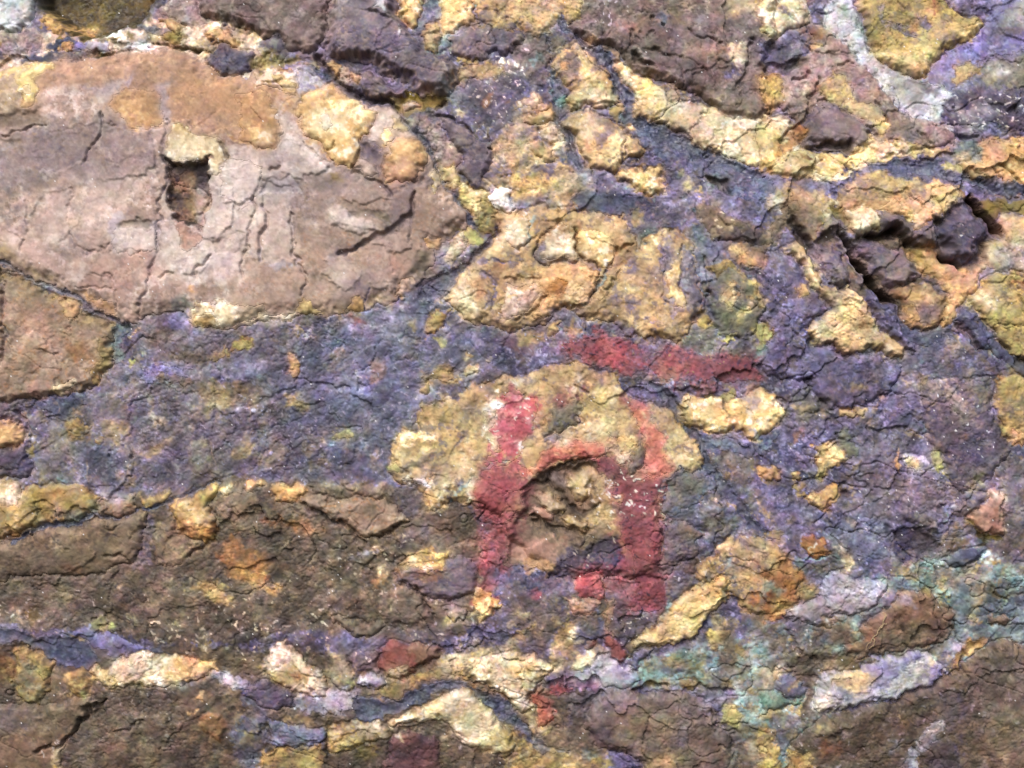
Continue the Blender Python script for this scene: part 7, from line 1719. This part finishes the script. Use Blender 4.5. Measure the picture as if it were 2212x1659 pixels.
# ------------------------------------------------------------------ materials
def rock_material(name, rough, spec, bump, grain):
    m = bpy.data.materials.new(name)
    m.use_nodes = True
    nt = m.node_tree; n = nt.nodes; l = nt.links
    b = n["Principled BSDF"]
    at = n.new("ShaderNodeAttribute"); at.attribute_name = "mineral"
    co = n.new("ShaderNodeNewGeometry")
    nz = n.new("ShaderNodeTexNoise"); nz.inputs["Scale"].default_value = 520; nz.inputs["Detail"].default_value = 5; nz.inputs["Roughness"].default_value = 0.65
    l.new(co.outputs["Position"], nz.inputs["Vector"])
    mr = n.new("ShaderNodeMapRange"); mr.inputs[1].default_value = 0.25; mr.inputs[2].default_value = 0.75
    mr.inputs[3].default_value = 1 - grain; mr.inputs[4].default_value = 1 + grain
    l.new(nz.outputs[0], mr.inputs[0])
    mx = n.new("ShaderNodeVectorMath"); mx.operation = 'SCALE'
    l.new(at.outputs["Color"], mx.inputs[0]); l.new(mr.outputs[0], mx.inputs["Scale"])
    l.new(mx.outputs[0], b.inputs["Base Color"])
    n2 = n.new("ShaderNodeTexNoise"); n2.inputs["Scale"].default_value = 300; n2.inputs["Detail"].default_value = 6; n2.inputs["Roughness"].default_value = 0.7
    l.new(co.outputs["Position"], n2.inputs["Vector"])
    bp = n.new("ShaderNodeBump"); bp.inputs["Strength"].default_value = bump; bp.inputs["Distance"].default_value = 0.0012
    l.new(n2.outputs[0], bp.inputs["Height"]); l.new(bp.outputs[0], b.inputs["Normal"])
    vo = n.new("ShaderNodeTexVoronoi"); vo.inputs["Scale"].default_value = 190
    l.new(co.outputs["Position"], vo.inputs["Vector"])
    r2 = n.new("ShaderNodeMapRange"); r2.inputs[1].default_value = 0.0; r2.inputs[2].default_value = 1.0
    r2.inputs[3].default_value = rough - 0.22; r2.inputs[4].default_value = min(1.0, rough + 0.12)
    sep = n.new("ShaderNodeSeparateColor"); l.new(vo.outputs["Color"], sep.inputs[0])
    l.new(sep.outputs[0], r2.inputs[0]); l.new(r2.outputs[0], b.inputs["Roughness"])
    b.inputs["Specular IOR Level"].default_value = spec
    return m

MAT = dict(stone=rock_material("weathered_stone", 0.85, 0.25, 0.08, 0.06),
           vein=rock_material("crystalline_vein", 0.68, 0.45, 0.12, 0.09),
           pigment=rock_material("powdery_red_stain", 0.9, 0.15, 0.08, 0.06),
           matrix=rock_material("rock_matrix", 0.78, 0.38, 0.12, 0.09))

# ------------------------------------------------------------------ grid lines: dense in the frame, coarser beyond it
ext = M + np.cumsum(3.0 * 1.07 ** np.arange(44))
lx = np.concatenate([-ext[::-1], gx, gx[-1] - M + ext]); ly = np.concatenate([-ext[::-1], gy, gy[-1] - M + ext])
NE = len(ext)
def src(l, g):
    """index on the carved grid, mirrored past its ends"""
    i = np.round((l - g[0]) / STEP).astype(int)
    n = len(g)
    i = np.where(i < 0, -i, i); i = np.where(i > n - 1, 2 * (n - 1) - i, i)
    return np.clip(i, 0, n - 1)
jx, jy = src(lx, gx), src(ly, gy)
jx[NE:NE + NX] = np.arange(NX); jy[NE:NE + NY] = np.arange(NY)
LX, LY = np.meshgrid(lx, ly)
HH = HGT[np.ix_(jy, jx)].astype(np.float64)
CC = ALB[np.ix_(jy, jx)]
OO = OWN[np.ix_(jy, jx)][:-1, :-1].copy()
OO[:NE, :] = 0; OO[NE + NY - 1:, :] = 0; OO[:, :NE] = 0; OO[:, NE + NX - 1:] = 0
co = np.stack([(LX - W0 / 2) * U, -HH * U, (H0 / 2 - LY) * U + CZ], -1)

RY, RX = OO.shape
vid = np.arange((RY + 1) * (RX + 1)).reshape(RY + 1, RX + 1)
flatco = co.reshape(-1, 3); flatcol = CC.reshape(-1, 3)

def build(k, spec):
    jj, ii = np.nonzero(OO == k)
    if len(jj) < 6:
        return None
    quads = np.stack([vid[jj, ii], vid[jj + 1, ii], vid[jj + 1, ii + 1], vid[jj, ii + 1]], -1)
    used, inv = np.unique(quads, return_inverse=True)
    quads = inv.reshape(-1, 4)
    v = flatco[used]; c = flatcol[used]
    faces = quads
    if k > 0:                                   # sides that run back into the rock, so that the piece is a solid lump
        ed = np.concatenate([quads[:, [0, 1]], quads[:, [1, 2]], quads[:, [2, 3]], quads[:, [3, 0]]])
        key = np.minimum(ed[:, 0], ed[:, 1]).astype(np.int64) * len(used) + np.maximum(ed[:, 0], ed[:, 1])
        _, first, cnt = np.unique(key, return_index=True, return_counts=True)
        b = ed[first[cnt == 1]]
        bv = np.unique(b)
        mp = np.full(len(used), -1); mp[bv] = len(used) + np.arange(len(bv))
        back = v[bv].copy()
        depth = 0.03 + 0.25 * min(0.4, math.sqrt(len(jj)) * STEP * U)
        ctr = v.mean(0)
        back[:, 1] = v[:, 1].max() + depth
        back[:, 0] += (ctr[0] - back[:, 0]) * 0.12; back[:, 2] += (ctr[2] - back[:, 2]) * 0.12
        side = np.stack([b[:, 1], b[:, 0], mp[b[:, 0]], mp[b[:, 1]]], -1)
        v = np.concatenate([v, back]); c = np.concatenate([c, c[bv]])
        faces = np.concatenate([quads, side])
    me = bpy.data.meshes.new(spec["name"])
    me.vertices.add(len(v)); me.vertices.foreach_set("co", (v - spec["origin"]).astype(np.float32).ravel())
    me.loops.add(faces.size); me.loops.foreach_set("vertex_index", faces.astype(np.int32).ravel())
    me.polygons.add(len(faces)); me.polygons.foreach_set("loop_start", np.arange(0, faces.size, 4, dtype=np.int32))
    me.update(calc_edges=True)
    at = me.attributes.new("mineral", 'FLOAT_COLOR', 'POINT')
    at.data.foreach_set("color", np.concatenate([c, np.ones((len(c), 1))], 1).astype(np.float32).ravel())
    nm = spec["name"]
    mt = "pigment" if "red_" in nm else "vein" if "vein" in nm or "crystal" in nm else "matrix" if k == 0 else "stone"
    me.materials.append(MAT[mt])
    return me

# which top-level stone each part sits on
top = [bool(o.get("category")) or i == 0 for i, o in enumerate(OBJ)]
for o in OBJ: o["origin"] = np.zeros(3)
made = {}
for k, o in enumerate(OBJ):
    jj, ii = np.nonzero(OO == k)
    if k and len(jj) >= 6:
        o["origin"] = flatco[vid[jj, ii]].mean(0)
par = {}
for k, o in enumerate(OBJ):
    if top[k]: continue
    par[k] = UNDER.get(k, 0) if top[UNDER.get(k, 0)] else 0
for k, o in enumerate(OBJ):
    if not top[k]: continue
    me = build(k, o)
    if me is None: continue
    ob = bpy.data.objects.new(o["name"], me)
    S.collection.objects.link(ob)
    ob.location = o["origin"]
    made[k] = ob
    if k == 0: ob["kind"] = "structure"
    if o.get("label"): ob["label"] = o["label"]
    if o.get("category"): ob["category"] = o["category"]
    if o.get("group"): ob["group"] = o["group"]
for k, o in enumerate(OBJ):
    if top[k]: continue
    me = build(k, o)
    if me is None: continue
    pk = par[k] if par[k] in made else 0
    ob = bpy.data.objects.new(o["name"], me)
    S.collection.objects.link(ob)
    ob.parent = made[pk]
    ob.location = o["origin"] - OBJ[pk]["origin"]
    if o.get("label"): ob["label"] = o["label"]
    if o.get("kind"): ob["kind"] = o["kind"]

# ------------------------------------------------------------------ the dry rootlet lying on the dark brown boulder
def tube(name, paths, rad, col, label, cat):
    V, F = [], []
    for path in paths:
        P = np.array(path, float)
        Q = [P[0] + (P[1] - P[0]) * 0]
        for i in range(len(P) - 1):
            for t in np.linspace(0, 1, 7)[1:]:
                Q.append(P[i] + (P[i + 1] - P[i]) * t)
        Q = np.array(Q)
        Q[:, 0] += 1.6 * np.sin(np.arange(len(Q)) * 0.9) ; Q[:, 1] += 1.1 * np.sin(np.arange(len(Q)) * 1.7)
        n0 = len(V)
        for k, (x, y) in enumerate(Q):
            j, i = int((y + M) / STEP), int((x + M) / STEP)
            h = HGT[j - 2:j + 3, i - 2:i + 3].max() + 1.6 + 1.5 * math.sin(k * .35)
            t = Q[min(k + 1, len(Q) - 1)] - Q[max(k - 1, 0)]; t = t / (np.hypot(*t) + 1e-6)
            r = rad * (1 - 0.55 * k / len(Q))
            for a in range(6):
                ca, sa = math.cos(a * math.pi / 3), math.sin(a * math.pi / 3)
                V.append(((x - t[1] * ca * r - W0 / 2) * U, -(h + sa * r) * U, (H0 / 2 - (y + t[0] * ca * r)) * U + CZ))
        for k in range(len(Q) - 1):
            for a in range(6):
                F.append((n0 + 6 * k + a, n0 + 6 * k + (a + 1) % 6, n0 + 6 * k + 6 + (a + 1) % 6, n0 + 6 * k + 6 + a))
        F.append(tuple(n0 + a for a in range(6))[::-1]); F.append(tuple(n0 + 6 * (len(Q) - 1) + a for a in range(6)))
    me = bpy.data.meshes.new(name); me.from_pydata(V, [], F); me.update()
    at = me.attributes.new("mineral", 'FLOAT_COLOR', 'POINT')
    c = lin(col) / K
    at.data.foreach_set("color", np.tile(np.append(c, 1), len(V)).astype(np.float32))
    me.materials.append(MAT["stone"])
    ob = bpy.data.objects.new(name, me); S.collection.objects.link(ob)
    ob["label"] = label; ob["category"] = cat
T(3, 3)
tube("dry_rootlet", [pts("1030 335 1010 400 978 470 930 540 892 590 862 655"), pts("985 455 1015 425 1045 415"), pts("925 550 940 590 900 640")], 1.7, "a48e70", "thin dry tan rootlet hanging on the dark brown boulder", "root")
